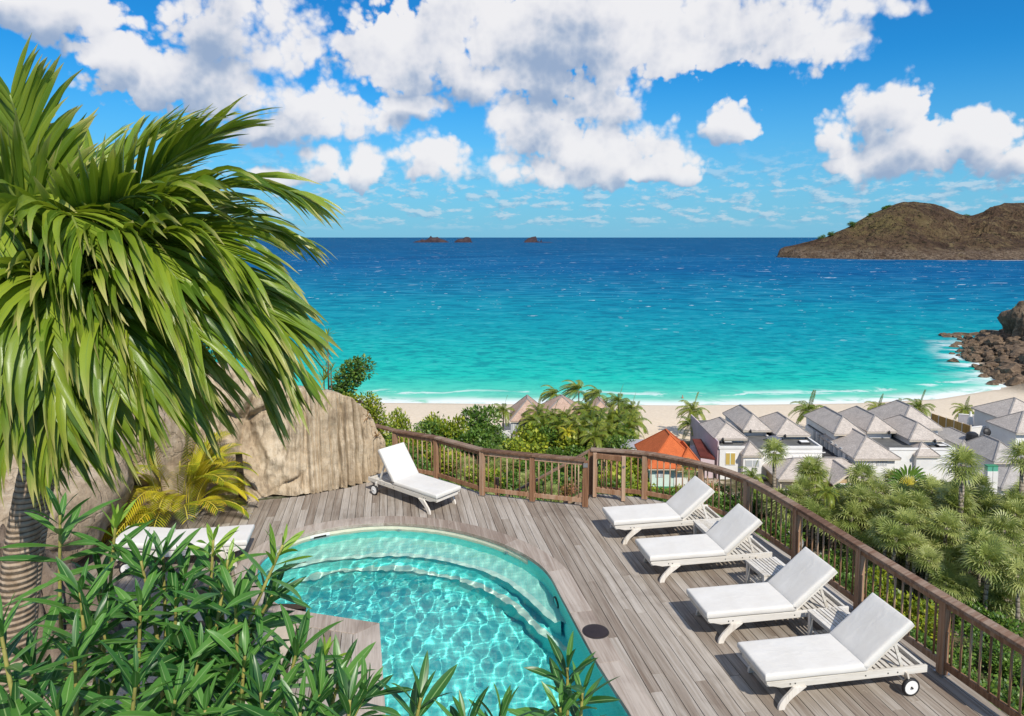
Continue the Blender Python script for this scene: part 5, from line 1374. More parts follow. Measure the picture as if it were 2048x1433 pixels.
# entrance building with porch gable
def entrance():
    ze = -21.0; u0, u1, v0 = by_eave(1556, 1760, 959, ze); dep = 5.4; zg = terr((u0+u1)/2, v0+1)
    t = thing('entrance_house', 'long low entrance building with grey shingled roof and gabled porch', 'house', ((u0+u1)/2, v0+2, zg))
    hip('hip_roof', u0+0.3, u1-0.3, v0+0.3, v0+dep, ze, 1.45, M_shing, t, 0.3)
    part('wall', MB().box(((u0+u1)/2, v0+3.2, (ze-0.15+zg)/2), (u1-u0-1.0, 3.6, ze-0.15-zg)), M_tan, t)
    part('wall_panel', MB().box((u0+1.2, v0+1.32, ze-0.95), (1.6, 0.1, 1.5)), M_wallw, t)
    for k in range(4): part('column', MB().box((u0+0.5+k*1.25, v0+0.5, (ze-0.1+zg)/2), (0.14, 0.14, ze-0.1-zg)), M_trim, t)
    part('doorway', MB().box((u0+3.6, v0+1.36, ze-1.1), (1.0, 0.06, 1.9)), M_asph, t)
    # porch gable
    gx0, gx1 = P(1667, 957, v0-1.4).x, P(1733, 957, v0-1.4).x; gm = (gx0+gx1)/2; yf = v0-1.4; rz = ze+1.35
    mb = MB(); th = 0.12
    mb.v = [(gx0, yf, ze-0.1), (gm, yf, rz), (gx1, yf, ze-0.1), (gx0, v0+2.6, ze-0.1), (gm, v0+2.6, rz), (gx1, v0+2.6, ze-0.1)]
    mb.v += [(x, y, z-th) for x, y, z in mb.v]
    mb.f = [(0,1,4,3),(1,2,5,4),(6,9,10,7),(7,10,11,8),(0,6,7,1),(1,7,8,2),(3,4,10,9),(4,5,11,10),(0,3,9,6),(2,8,11,5)]
    pr = part('porch_roof', mb, M_shing, t)
    part('ridge_cap', MB().beam((gm, yf, rz+0.02), (gm, v0+2.5, rz+0.02), 0.16, 0.06), M_seam, pr)
    for (xa, xb) in ((gx0, gm), (gm, gx1)):
        z0_, z1_ = (ze-0.2, rz-0.14) if xa == gx0 else (rz-0.14, ze-0.2); part('bargeboard', MB().beam((xa, yf-0.03, z0_), (xb, yf-0.03, z1_), 0.05, 0.2), M_trim, pr)
    part('gable_panel', MB().prism([(gx0+0.5, yf+0.4), (gx1-0.5, yf+0.4), (gx1-0.5, yf+0.46), (gx0+0.5, yf+0.46)], ze-0.05, ze+0.35), M_tan, pr)
    part('king_post', MB().box((gm, yf+0.3, ze+0.45), (0.12, 0.12, 1.3)), M_trim, pr)
    part('canvas_awning', MB().box((gm, yf-0.2, ze-0.12), (2.2, 1.2, 0.06)), M_wallw, pr)
    for x in (gx0+0.25, gx1-0.25):
        zz = terr(x, yf+0.2); part('porch_column', MB().box((x, yf+0.2, (ze-0.25+zz)/2), (0.2, 0.2, ze-0.25-zz)), M_trim, pr)
    # white picket fence by the door
    for k in range(12):
        x = P(1600+k*2, 980, v0-2.2).x; zz = terr(x, v0-2.2); part('picket', MB().box((x, v0-2.2, zz+0.45), (0.07, 0.04, 0.95)), M_wallw, t)
entrance()
# orange-roofed mint house
def mint():
    ze = -19.55; u0, u1, v0 = by_eave(1297, 1408, 936, ze); dep = 8.0; zg = terr((u0+u1)/2, v0)-0.3
    t = thing('mint_house', 'pale mint house with bright orange hipped roof and green base', 'house', ((u0+u1)/2, v0+dep/2, zg))
    xr = P(1372, 940, v0+0.3).x; xr2 = xr-1.2
    part('wall', MB().box(((u0+0.3+xr2)/2, v0+0.4+dep/2, (ze-0.1+zg)/2), (xr2-u0-0.3, dep-0.5, ze-0.1-zg)), M_mint, t)
    part('wing_wall', MB().box(((xr2+xr)/2+0.3, v0+0.3+dep/2, (ze-0.1+zg)/2), (xr-xr2+0.6, dep-0.5, ze-0.1-zg)), M_wallw, t)
    part('green_base', MB().box(((u0+0.3+xr2)/2, v0+0.62, zg+0.6), (xr2-u0-0.32, 0.12, 1.1)), M_green, t)
    part('cornice', MB().box(((u0+0.3+xr2)/2, v0+0.6, ze-0.3), (xr2-u0-0.3, 0.12, 0.12)), M_green, t)
    hip('hip_roof', u0+0.35, u1-0.35, v0+0.35, v0+dep, ze, 2.75, M_red, t, 0.4, cap=M_red)
    hip('wing_roof', u0+3.3, u1-0.2, v0-0.1, v0+dep-3.0, ze-0.05, 1.9, M_red, t, 0.3, cap=M_red)
    window(t, P(1319.5, 948, v0+0.6).x, v0+0.60, P(1319.5, 948, v0+0.6).z, 0.85, 0.72, M_shut)
    for px in (1353, 1362): part('vent', MB().box((P(px, 945, v0+0.3).x, v0+0.28, P(px, 945, v0+0.3).z), (0.12, 0.06, 0.12)), M_black, t)
    for px in (1310, 1332): part('air_unit', MB().box((P(px, 980, v0-0.2).x, v0-0.2, zg+0.5), (0.75, 0.5, 0.75)), M_wallw, t)
    # dark red lean-to roof on the right
    a = G(1388, 885, -19.8); b = G(1425, 915, -19.8); o = MB()
    o.v = [(G(1385, 878, -19.4).x, G(1385, 878, -19.4).y, -19.4), (G(1402, 878, -19.6).x, G(1402, 878, -19.6).y, -19.6), (G(1430, 917, -20.3).x, G(1430, 917, -20.3).y, -20.3), (G(1400, 912, -20.0).x, G(1400, 912, -20.0).y, -20.0)]
    o.v += [(x, y, z-0.2) for x, y, z in o.v]; o.f = [(0,1,2,3),(7,6,5,4),(0,4,5,1),(1,5,6,2),(2,6,7,3),(3,7,4,0)]
    lt = thing('lean_to', 'dark red lean-to roof between the mint house and the pinkish wall', 'roof', o.v[3]); part('roof', o, M_maroon, lt)
    c = [sum(v[i] for v in o.v[:4])/4 for i in range(3)]
    part('wall', MB().box((c[0], c[1], (c[2]-0.5+zg)/2), (1.6, 5.0, c[2]-0.5-zg)), M_wallp, lt)
mint()
# small white boundary structures left of the mint house
g = G(1270, 895, -20.5); t = thing('white_store', 'small white store building between the palms and the mint house', 'building', (g.x, g.y, GZ))
part('wall', MB().box((g.x, g.y+1.5, (-20.6+GZ)/2), (3.2, 3, -20.6-GZ)), M_wallw, t); part('roof', MB().box((g.x, g.y+1.5, -20.5), (3.5, 3.3, 0.16)), M_greyf, t)
# beach villa with brown tiled roofs
def beach_villa():
    ze = -20.0
    t, u0, u1, v0 = simple('beach_house', 'brown tiled hip roof house with white balcony behind the coconut palms', 1020, 1092, 842, ze, 7.0, 2.5, M_tile, M_wallw, -23.0)
    for px in (1027, 1038, 1049): window(t, P(px, 855, v0+0.4).x, v0+0.31, P(px, 855, v0+0.4).z, 0.7, 1.6, M_shut)
    xb = P(998, 865, v0-1).x; xe = P(1020, 865, v0-1).x
    part('balcony_floor', MB().box(((xb+xe)/2, v0+0.5, -22.0), (xe-xb, 2.6, 0.2)), M_wallw, t)
    for z in (-21.2, -21.6): part('balcony_rail', MB().box(((xb+xe)/2, v0-0.75, z), (xe-xb, 0.08, 0.1)), M_wallw, t)
    for k in range(5): part('balcony_post', MB().box((xb+(xe-xb)*k/4, v0-0.75, -21.55), (0.1, 0.1, 0.9)), M_wallw, t)
    for (xs_, ) in ((xb,), (xe,)): part('pillar', MB().box((xs_, v0+0.4, -22.5), (0.2, 0.2, 1.1)), M_wallw, t)
    simple('beach_house', 'brown tiled roof just showing above the middle of the coconut palms', 1082, 1172, 836, ze, 7.0, 2.3, M_tile, M_wallw, -23.0)
    simple('beach_house', 'pale tiled roof showing behind the right end of the coconut palms', 1170, 1240, 838, ze-0.3, 7.0, 2.0, M_tile, M_wallw, -23.0)
beach_villa()
# parked car glimpsed through the balusters
def car():
    g = G(1557, 1080, -15.5); z = terr(g.x, g.y)
    for _ in range(6): g = G(1557, 1080, z+0.6); z = terr(g.x, g.y)
    t = thing('parked_car', 'white car with dark windows parked below the deck railing', 'car', (g.x, g.y, z)); M = Matrix.Translation((g.x, g.y, z+0.02)) @ Matrix.Rotation(R(-35), 4, 'Z')
    prof = [(-2.0, 0.35), (-1.95, 0.75), (-1.1, 0.92), (-0.5, 1.42), (0.9, 1.45), (1.6, 0.98), (2.0, 0.9), (2.05, 0.35)]
    mb = MB(); n = len(prof); mb.v = [(p[0], -0.82, p[1]) for p in prof] + [(p[0], 0.82, p[1]) for p in prof]
    mb.f = [tuple(range(n)), tuple(range(2*n-1, n-1, -1))] + [(i, n+i, n+(i+1) % n, (i+1) % n) for i in range(n)]
    part('body', mb, M_carw, t, M, bevel=0.06)
    for s in (-1, 1):
        pr = [(-0.9, 0.98), (-0.42, 1.36), (0.82, 1.38), (1.35, 1.0)]; w = MB(); w.v = [(p[0], s*0.80, p[1]) for p in pr] + [(p[0], s*0.835, p[1]) for p in pr]; w.f = [(0,1,2,3),(4,7,6,5),(0,4,5,1),(1,5,6,2),(2,6,7,3),(3,7,4,0)]
        part('side_window', w, M_glass, t, M)
        for x in (-1.25, 1.25):
            wh = part('wheel', MB().lathe([(0.31, -0.1), (0.32, -0.06), (0.32, 0.06), (0.31, 0.1)], 16, (x, s*0.78, 0.32), 'Y'), M_rubber, t, M); part('rim', MB().lathe([(0.2, -0.11), (0.2, 0.11)], 12, (x, s*0.78, 0.32), 'Y'), M_steel, wh, M)
    part('windscreen', MB().beam((-1.08, 0, 0.95), (-0.56, 0, 1.40), 1.4, 0.04), M_glass, t, M)
    part('rear_window', MB().beam((1.55, 0, 1.02), (0.98, 0, 1.42), 1.4, 0.04), M_glass, t, M)
car()
# ------------------------------------------------------------------ leaf geometry
def leaf(mb, base, d, nrm, L, w, droop=0.0, seg=6, fold=0.25, tint=0.5, shape='lance', twist=0.0, grav=Vector((0, 0, -1)), curl=0.0):
    """one leaf blade as a folded, curving strip"""
    p = Vector(base); d = Vector(d).normalized(); nrm = Vector(nrm); vs = []; cs = []; st = L/seg
    for k in range(seg+1):
        t = k/seg
        side = d.cross(nrm)
        if side.length < 1e-4: side = d.cross(Vector((1, 0.3, 0.2)))
        side.normalize(); up = side.cross(d).normalized()
        if twist: side = (Matrix.Rotation(twist*t, 3, d) @ side); up = side.cross(d)
        if shape == 'lance': ww = w*max(0.03, math.sin(math.pi*min(1, 0.06+t*0.94))**0.75) if t < 0.98 else w*0.02
        elif shape == 'ribbon': ww = w*(min(1, 0.35+t*4))*(1 if t < 0.55 else max(0.03, 1-((t-0.55)/0.45)**1.6))
        else: ww = w*max(0.02, 1-t)
        h = ww*fold
        vs += [p - side*ww/2 + up*h, p.copy(), p + side*ww/2 + up*h]
        cs += [(tint, t, 1, 1), (tint, t, 0, 1), (tint, t, 1, 1)]
        d = (d + grav*droop/seg*(0.3+1.4*t) + up*curl/seg).normalized(); p = p + d*st
        nrm = up
    fs = []
    for k in range(seg):
        a = k*3; fs += [(a, a+3, a+4, a+1), (a+1, a+4, a+5, a+2)]
    mb.add(vs, fs, cs)

def bush_mesh(name, m, n, r, h, size, seed, elong=1.6, open_=0.15):
    """leafy crown: many small blades on lumpy shells through the volume"""
    g = random.Random(seed); mb = MB(); lumps = [(Vector((g.uniform(-1, 1)*r*0.6, g.uniform(-1, 1)*r*0.6, g.uniform(0.25, 0.8)*h)), g.uniform(0.35, 0.62)*min(r, h)) for _ in range(9)]
    for i in range(n):
        c, lr_ = g.choice(lumps)
        v = Vector((g.gauss(0, 1), g.gauss(0, 1), g.gauss(0.25, 1))).normalized(); p = c + Vector((v.x*lr_*1.1, v.y*lr_*1.1, v.z*lr_))*(g.random()**0.35)
        if p.z < 0.02*h: continue
        d = (v*0.8 + Vector((g.uniform(-1, 1), g.uniform(-1, 1), g.uniform(-0.5, 0.7)))).normalized()
        nn = (Vector((0, 0, 1)) + v*0.5 + Vector((g.uniform(-.6, .6), g.uniform(-.6, .6), 0))).normalized()
        L = size*g.uniform(0.6, 1.35); side = d.cross(nn); side = side.normalized()*L/elong*0.5 if side.length > 1e-3 else Vector((0.01, 0, 0)); ti = g.random()
        mb.add([p, p+d*L*0.5-side, p+d*L, p+d*L*0.5+side], [(0, 1, 2, 3)], [(ti, 0, 1, 1), (ti, 0.5, 1, 1), (ti, 1, 1, 1), (ti, 0.5, 1, 1)])
    return mb.mesh(name, m, False, False)
def stems_mesh(name, r, h, seed, n=7):
    g = random.Random(seed); mb = MB()
    for k in range(n):
        a = g.uniform(0, 6.28); e = Vector((math.cos(a)*r*g.uniform(.2, .7), math.sin(a)*r*g.uniform(.2, .7), h*g.uniform(.5, .85)))
        mb.tube([(e.x*0.1, e.y*0.1, -0.3), e*0.5+Vector((0, 0, 0.08)), e], [0.045*h/1.5, 0.03*h/1.5, 0.012*h/1.5], 5)
    return mb.mesh(name, M_twig, True)
BUSH = [bush_mesh('foliage', M_bush, 1500, 1.0, 1.1, 0.17, s) for s in (1, 2)] + [bush_mesh('foliage', M_bushy, 1300, 1.0, 1.1, 0.18, 3), bush_mesh('foliage', M_bushy, 1300, 1.0, 1.1, 0.18, 6), bush_mesh('foliage', M_bush, 2000, 1.0, 1.2, 0.12, 4), bush_mesh('foliage', M_flower, 900, 1.0, 1.0, 0.15, 5)]
FINE = [bush_mesh('foliage', M_bush, 4200, 1.0, 1.1, 0.085, 61), bush_mesh('foliage', M_bushy, 3800, 1.0, 1.1, 0.09, 62), bush_mesh('foliage', M_bush, 3600, 1.0, 1.1, 0.10, 63)]
STEM = [stems_mesh('stems', 1.0, 1.1, s) for s in (1, 2)]
def bush(x, y, s, kind, label, group, fine=False, z=None, sz=1.0, rng=rnd):
    z = terr(x, y) if z is None else z
    M = Matrix.Translation((x, y, z-0.05)) @ Matrix.Rotation(rng.uniform(0, 6.28), 4, 'Z') @ Matrix.Diagonal((s, s*rng.uniform(0.85, 1.15), s*sz, 1))
    t = link('leafy_shrub', None, None, M); tag(t, label, 'shrub', group); t.empty_display_size = 0.2
    part('foliage', (FINE if fine else BUSH)[kind], None, t, M); part('stems', STEM[kind % 2], None, t, M)
    return t

# fan palms -----------------------------------------------------------
def fan_crown(seed, nf=25, R_=1.15, m=M_fan):
    g = random.Random(seed); mb = MB()
    for k in range(nf):
        az = k*2.399+g.uniform(-.2, .2); el = R(80 - 118*(k/nf)**0.85) + g.uniform(-.25, .25)
        d = Vector((math.cos(az)*math.cos(el), math.sin(az)*math.cos(el), math.sin(el)))
        pl = R_*g.uniform(0.42, 0.6); e = d*pl + Vector((0, 0, -0.12*pl))
        side = d.cross(Vector((0, 0, 1)))
        side = side.normalized() if side.length > 0.05 else Vector((1, 0, 0)); up = side.cross(d).normalized(); ti = max(0, min(1, g.gauss(0.5, 0.22)))
        mb.add([Vector((0, 0, -0.05)), Vector((0, 0, -0.05))+side*0.02, e+side*0.012, e], [(0, 1, 2, 3)], [(ti, 0, 1, 1)]*4)
        ns = 16; fl = R_*g.uniform(0.62, 0.92)
        for j in range(ns):
            a = R(-128+256*j/(ns-1)); dir_ = (d*math.cos(a) + side*math.sin(a)).normalized()
            L = fl*(1-0.25*abs(a)/2.3)*g.uniform(0.9, 1.08); mid = e + dir_*L*0.58 + up*0.05*L; tip = e + dir_*L + Vector((0, 0, -1))*L*g.uniform(0.04, 0.30)
            wv = dir_.cross(up).normalized()*0.036*R_; q_ = max(0, min(1, ti+g.uniform(-.12, .12)))
            mb.add([e, mid-wv, tip, mid+wv], [(0, 1, 2, 3)], [(q_, 0, 1, 1), (q_, .55, 1, 1), (q_, 1, 1, 1), (q_, .55, 1, 1)])
    return mb.mesh('crown', m, False, False)
FANC = [fan_crown(s) for s in (1, 2, 3, 4)]
def trunk_mesh(h, r0, r1, lean, seed, m=M_trunk2, n=7):
    g = random.Random(seed); pts = [Vector((lean*(k/n)**1.6*h, 0.04*math.sin(k+seed)*h*0.3, h*k/n)) for k in range(n+1)]
    return MB().tube([pts[0]-Vector((0, 0, 0.6))]+pts, [r0*1.25]+[r0+(r1-r0)*k/n for k in range(n+1)], 9).mesh('trunk', m, True), pts[-1]
FTR = [trunk_mesh(h, 0.13, 0.10, l, i) for i, (h, l) in enumerate([(1.6, .05), (2.6, -.04), (3.8, .04)])]
def fan_palm(x, y, s, v, label, group, tr=None, rng=rnd, z=None, crown_s=None):
    z = terr(x, y) if z is None else z; tm, top = FTR[tr if tr is not None else rng.randrange(3)]
    M = Matrix.Translation((x, y, z)) @ Matrix.Rotation(rng.uniform(0, 6.28), 4, 'Z') @ Matrix.Diagonal((s, s, s, 1))
    t = link('fan_palm', None, None, M); tag(t, label, 'palm', group)
    part('trunk', tm, None, t, M)
    c = crown_s or 1.0; part('crown', FANC[v % 4], None, t, M @ Matrix.Translation(top) @ Matrix.Rotation(rng.uniform(-.32, .32), 4, 'X') @ Matrix.Rotation(rng.uniform(-.32, .32), 4, 'Y') @ Matrix.Diagonal((c*rng.uniform(.85, 1.2), c, c*rng.uniform(.85, 1.1), 1)))
    return t
# coconut palms ---------------------------------------------------------
def coco_crown(seed, nf=17, L=2.6, wind=Vector((0, 0, 0)), m=M_coco, leaf_n=26, droop=1.0, ll=0.62, lw=0.095, upb=68):
    g = random.Random(seed); mb = MB()
    for k in range(nf):
        az = k*2.399+g.uniform(-.25, .25); el = R(upb-95*(k/nf)**0.9)+g.uniform(-.1, .1)
        d = (Vector((math.cos(az)*math.cos(el), math.sin(az)*math.cos(el), math.sin(el))) + wind*0.7).normalized(); FL = L*g.uniform(0.8, 1.08); n = leaf_n; p = Vector((0, 0, 0)); pts = []; ds = []
        for i in range(n+1):
            pts.append(p.copy()); ds.append(d.copy()); p = p + d*FL/n; d = (d + (Vector((0, 0, -1))*0.075*droop + wind*0.10)*(26/n)*(0.4+i/n)).normalized()
        side0 = None; ti = max(0, min(1, g.gauss(0.5, 0.2)))
        for i in range(2, n+1):
            t = i/n; dd = ds[i]; side = dd.cross(Vector((0, 0, 1))); side = side.normalized() if side.length > 0.08 else (side0 or Vector((1, 0, 0))); side0 = side
            wr_ = 0.022*(1-t*0.7)
            mb.add([pts[i-1]-side*wr_, pts[i-1]+side*wr_, pts[i]+side*wr_, pts[i]-side*wr_], [(0, 1, 2, 3)], [(min(1, ti+0.3), 0, 1, 1)]*4)
            for s in (-1, 1):
                l_ = ll*L/2.6*(0.55+0.6*math.sin(math.pi*min(1, 0.15+t*0.8)))*g.uniform(0.85, 1.1)
                ld = (side*s*0.75 + dd*0.55 + Vector((0, 0, 0.15)) + wind*0.5).normalized(); mid = pts[i] + ld*l_*0.5; ld2 = (ld + Vector((0, 0, -0.9)) + wind*0.4).normalized(); tip = mid + ld2*l_*0.5
                wv = dd*lw*0.5*L/2.6; q_ = max(0, min(1, ti+g.uniform(-.15, .15)))
                mb.add([pts[i]-wv*.5, mid-wv, tip, mid+wv, pts[i]+wv*.5], [(0, 1, 3, 4), (1, 2, 3)], [(q_, 0, 1, 1), (q_, .5, 1, 1), (q_, 1, 1, 1), (q_, .5, 1, 1), (q_, 0, 1, 1)])
    return mb.mesh('crown', m, False, False)
WL = Vector((-1.0, 0.15, 0.05))*0.9
COCW = [coco_crown(s, 18, 2.5, WL*0.9) for s in (11, 12)]
COC = [coco_crown(s, 19, 2.6, WL*0.18) for s in (13, 14, 15)]
COCY = [coco_crown(16, 16, 2.4, WL*0.1, M_areca)]
def coco(px, py, Y, L, crown, label, group=None, lean=0.0, rng=rnd, zg=None, name='coconut_palm'):
    """crown centre at a pixel and distance; the trunk reaches the ground under it"""
    c = P(px, py, Y); zg = terr(c.x, c.y) if zg is None else zg; s = L/2.6; bx = c.x - lean
    t = thing(name, label, 'palm', (bx, c.y, zg), 0, group)
    pts = [Vector((bx + lean*(k/7)**1.5, c.y, zg-0.3+(c.z-zg+0.3)*k/7)) for k in range(8)]
    part('trunk', MB().tube(pts, [0.15-0.07*k/7 for k in range(8)], 8), M_trunk2, t, None, True)
    part('crown', crown, None, t, Matrix.Translation(c) @ Matrix.Rotation(rng.choice([0, 0.25, -0.25]), 4, 'Z') @ Matrix.Diagonal((s, s, s, 1)))
    return t
k7 = lambda a, b: (960+a/6.02, 750+b/6.02)
CG = 'coconut palms clustered round the brown-roofed beach houses'
for (a, b, Y, L, w, lb, gr) in [
    (920, 235, 104, 2.9, 0, 'windswept coconut palm leaning out over the left brown roof', None), (1190, 190, 106, 3.4, 1, 'tallest windswept coconut palm above the brown roofs', None),
    (1440, 240, 104, 3.0, 0, 'windswept coconut palm with one stiff frond pointing seaward', None)]:
    coco(*k7(a, b), Y, L, COCW[w], lb, gr)
for (a, b, Y, L, lb) in [(1665, 330, 100, 2.7, 'upright coconut palm with spiky crown by the surf, right of the windswept ones'), (280, 440, 97, 2.3, 'lone young coconut palm beside the white balcony')]:
    coco(*k7(a, b), Y, L, COC[0], lb)
cl = [(1820,420,99),(690,450,96),(640,560,94),(880,520,94),(760,610,92),(1030,520,94),(960,620,91),(1130,640,90),(1290,430,97),(1330,560,93),(1250,640,90),(1400,640,90),(1470,520,95),(1560,560,93),(1640,520,95),(1700,600,92),(1560,700,88),(1780,640,91),(1660,730,88),(1850,560,95),(1380,750,86)]
for i, (a, b, Y) in enumerate(cl):
    coco(*k7(a, b), Y, rnd.uniform(2.5, 3.1), COC[i % 3], 'green coconut palm in the dense clump before the brown-roofed beach houses', CG)
coco(*k7(1050, 690), 88, 1.4, COCY[0], 'small palm with a yellowed drooping frond in the coconut clump')
for (px, py, Y, L, v, lb) in [(1386, 822, 97, 2.8, 1, 'tall coconut palm rising between the orange roof and the beach'), (1383, 850, 92, 2.4, 2, 'leafy coconut palm against the pinkish villa wall behind the orange roof'),
    (1618, 822, 100, 3.0, 0, 'coconut palm growing between the two white villas at the beach'), (1757, 818, 106, 2.4, 1, 'palm crown showing behind the ridge of the broad hipped roof, seaward side'),
    (1796, 817, 106, 1.7, 2, 'smallest palm crown showing over the broad hipped roof'), (1838, 816, 103, 2.8, 0, 'palm with upright fronds beside the bamboo fence'),
    (1930, 821, 104, 2.2, 1, 'dark palm on the sand beyond the terrace wall'), (1958, 832, 101, 1.1, 2, 'tiny palm on the sand beside the folded parasol'), (2000, 822, 106, 1.6, 1, 'small palm on the sand before the shore villa')]:
    coco(px, py, Y, L, COC[v], lb)
for (px, py, Y, L, lb) in [(1628, 946, 66, 1.9, 'small feathery palm in front of the entrance building roof'), (1652, 985, 62, 1.7, 'bushy feather palm beside the porch gable'), (1505, 955, 66, 1.8, 'feather palm below the white villa front wall')]:
    coco(px, py, Y, L, COC[1], lb)
# sabals standing clear, traveller's palm
for (px, py, Y, s, lb) in [(1549, 905, 66, 1.22, 'tall fan palm with bare trunk in front of the white villa'), (1925, 930, 58, 1.5, 'tall fan palm rising above the palm grove beside the garden house'), (2046, 915, 60, 1.35, 'tall fan palm before the corner villa'), (1378, 938, 60, 0.8, 'slim pale-trunked fan palm beside the mint house')]:
    c = P(px, py, Y); zg = terr(c.x, c.y); h = c.z-zg
    t = thing('fan_palm', lb, 'palm', (c.x, c.y, zg))
    part('trunk', MB().tube([(c.x, c.y, zg-0.3), (c.x+0.08, c.y, zg+h*0.5), (c.x, c.y, c.z)], [0.17*s, 0.13*s, 0.15*s], 9), M_trunk2, t, None, True)
    part('crown', FANC[1], None, t, Matrix.Translation(c) @ Matrix.Diagonal((s, s, s, 1)))
def traveller():
    c = P(1815, 972, 64); zg = terr(c.x, c.y)
    t = thing('travellers_palm', 'fan-shaped palm with yellow leaf stalks spread like a peacock tail', 'palm', (c.x, c.y, zg))
    part('trunk', MB().tube([(c.x, c.y, zg-0.3), (c.x, c.y, c.z)], [0.14, 0.11], 9), M_twig, t, None, True)
    g = random.Random(3)
    for k in range(15):
        a = R(-72+144*k/14); d = Vector((math.sin(a), g.uniform(-.06, .06), math.cos(a))); L = 0.95*g.uniform(0.9, 1.1)
        e = c + d*L
        st_ = part('stalk', MB().tube([c, c+d*L*0.6, e], [0.06, 0.035, 0.02], 6), M_ystalk, t, None, True)
        mb = MB(); leaf(mb, e, d+Vector((0, -0.1, 0)), Vector((0, -1, 0.2)), 1.25, 0.26, 0.9, 6, 0.15, g.random()*0.5); part('blade', mb.mesh('blade', M_bush, False, False), None, st_)
M_ystalk = plain('yellow stalk', (0.55, 0.47, 0.06), 0.6, 0.3, var=0.2)
traveller()

# ------------------------------------------------------------------ palm grove and scrub on the slope
veg = random.Random(77)
def blocked(x, y):
    # keep plants out of houses: everything beyond the front walls on the right, and the car's bay
    px = CX + F*x/y
    if y > 95.5: return True
    if px > 1270 and y > 63 and px < 1470: return y > 72
    if px >= 1470 and px < 1760: return y > 69
    if px >= 1760: return y > 66
    if 985 < px < 1075 and y > 92: return True
    return False
def vis(x, y, z):
    s, c = math.sin(PITCH), math.cos(PITCH); rx, ry, rz_ = x, y, z-CAMZ; f = ry*c - rz_*s; u = ry*s + rz_*c
    return CX+F*rx/f, CY-F*u/f
placed = []
def far_enough(x, y, r):
    for (a, b, q_) in placed:
        if (a-x)**2+(b-y)**2 < (r+q_)**2*0.62: return False
    return True
gx = lambda px, y: (px-CX)/F*y
# two palms standing in front of the traveller's palm
for px in (1797, 1836):
    c = P(px, 1004, 58); zz = terr(c.x, c.y); placed.append((c.x, c.y, 1.1)); fan_palm(c.x, c.y, 1.35, 1, 'leafy fan palm close in front of the yellow-stalked traveller palm', 'fan palms before the traveller palm', 2)
# fan palm grove on the right
n = 0; tries = 0
while n < 135 and tries < 9000:
    tries += 1; Y = veg.uniform(26, 66); px = veg.uniform(1540, 2110); x = gx(px, Y); z = terr(x, Y); pp, py = vis(x, Y, z+2.5)
    if py > interp(pp, [1500, 1700, 1850, 2048], [1010, 1080, 1160, 1215]) or py < 955 or blocked(x, Y): continue
    if pp > 1985 and 1150 < py < 1300 and veg.random() < 0.6: continue
    s = veg.uniform(0.95, 1.4)
    if not far_enough(x, Y, 0.74*s): continue
    placed.append((x, Y, 0.74*s)); tr_ = veg.randrange(3); fan_palm(x, Y, s, n, ('squat grey-green fan palm without visible trunk in the grove', 'mid-height grey-green fan palm of the grove below the curved railing', 'tall fan palm of the grove lifting its crown on a bare trunk')[tr_], ('squat fan palms of the grove', 'mid-height fan palms of the grove', 'tall fan palms of the grove')[tr_], tr_, rng=veg); n += 1
# fan palms and spiky plants below the left railing
n = 0; tries = 0
while n < 46 and tries < 5000:
    tries += 1; Y = veg.uniform(24, 84); px = veg.uniform(880, 1180); x = gx(px, Y); z = terr(x, Y)
    s = veg.uniform(0.7, 1.15)
    if blocked(x, Y) or not far_enough(x, Y, 1.0*s): continue
    placed.append((x, Y, 1.0*s)); fan_palm(x, Y, s, n, 'spiky fan palm on the slope behind the straight railing', 'fan palms behind the straight railing', 0, rng=veg); n += 1
# scrub: coarse leaves far off, fine leaves close under the railing
tries = 0; n = 0
while n < 250 and tries < 20000:
    tries += 1; Y = veg.uniform(16, 92)**1.0; px = veg.uniform(740, 2110); x = gx(px, Y)
    if blocked(x, Y): continue
    q_ = float(seg_dist(np.array([x]), np.array([Y]), DK)[0])
    if q_ < 1.2: continue
    s = veg.uniform(0.9, 1.7)*(1.0 + 0.008*Y)
    if not far_enough(x, Y, 0.80*s): continue
    z = terr(x, Y); pp, py = vis(x, Y, z+1)
    if pp > 1985 and 1140 < py < 1330 and q_ > 9: continue
    placed.append((x, Y, 0.80*s)); near = q_ < 14
    yel = (1250 < pp < 1330 and Y > 20) or veg.random() < (0.34 if pp < 1000 else 0.22)
    rust = veg.random() < 0.05
    if near: kd = 1 if yel else veg.choice([0, 2]); bush(x, Y, s, kd, ('dark fine-leaved shrub on the slope just below the deck', 'yellow-green fine-leaved shrub on the slope just below the deck', 'loose green shrub on the slope just below the deck')[kd], ('dark shrubs', 'yellow-green shrubs', 'loose shrubs')[kd]+' just below the deck', True, rng=veg)
    else:
        kd = 5 if rust else (veg.choice([2, 3]) if yel else veg.choice([0, 1, 4])); side_ = 'behind the straight railing' if pp < 1180 else 'between the curved railing and the villas'
        nm = ('broad-leaved green', 'broad-leaved green', 'bright yellow-green', 'bright yellow-green', 'small-leaved dark green', 'rust-tinged')[kd]
        bush(x, Y, s, kd, nm+' shrub on the slope '+side_, nm+' shrubs '+side_, False, rng=veg)
    n += 1
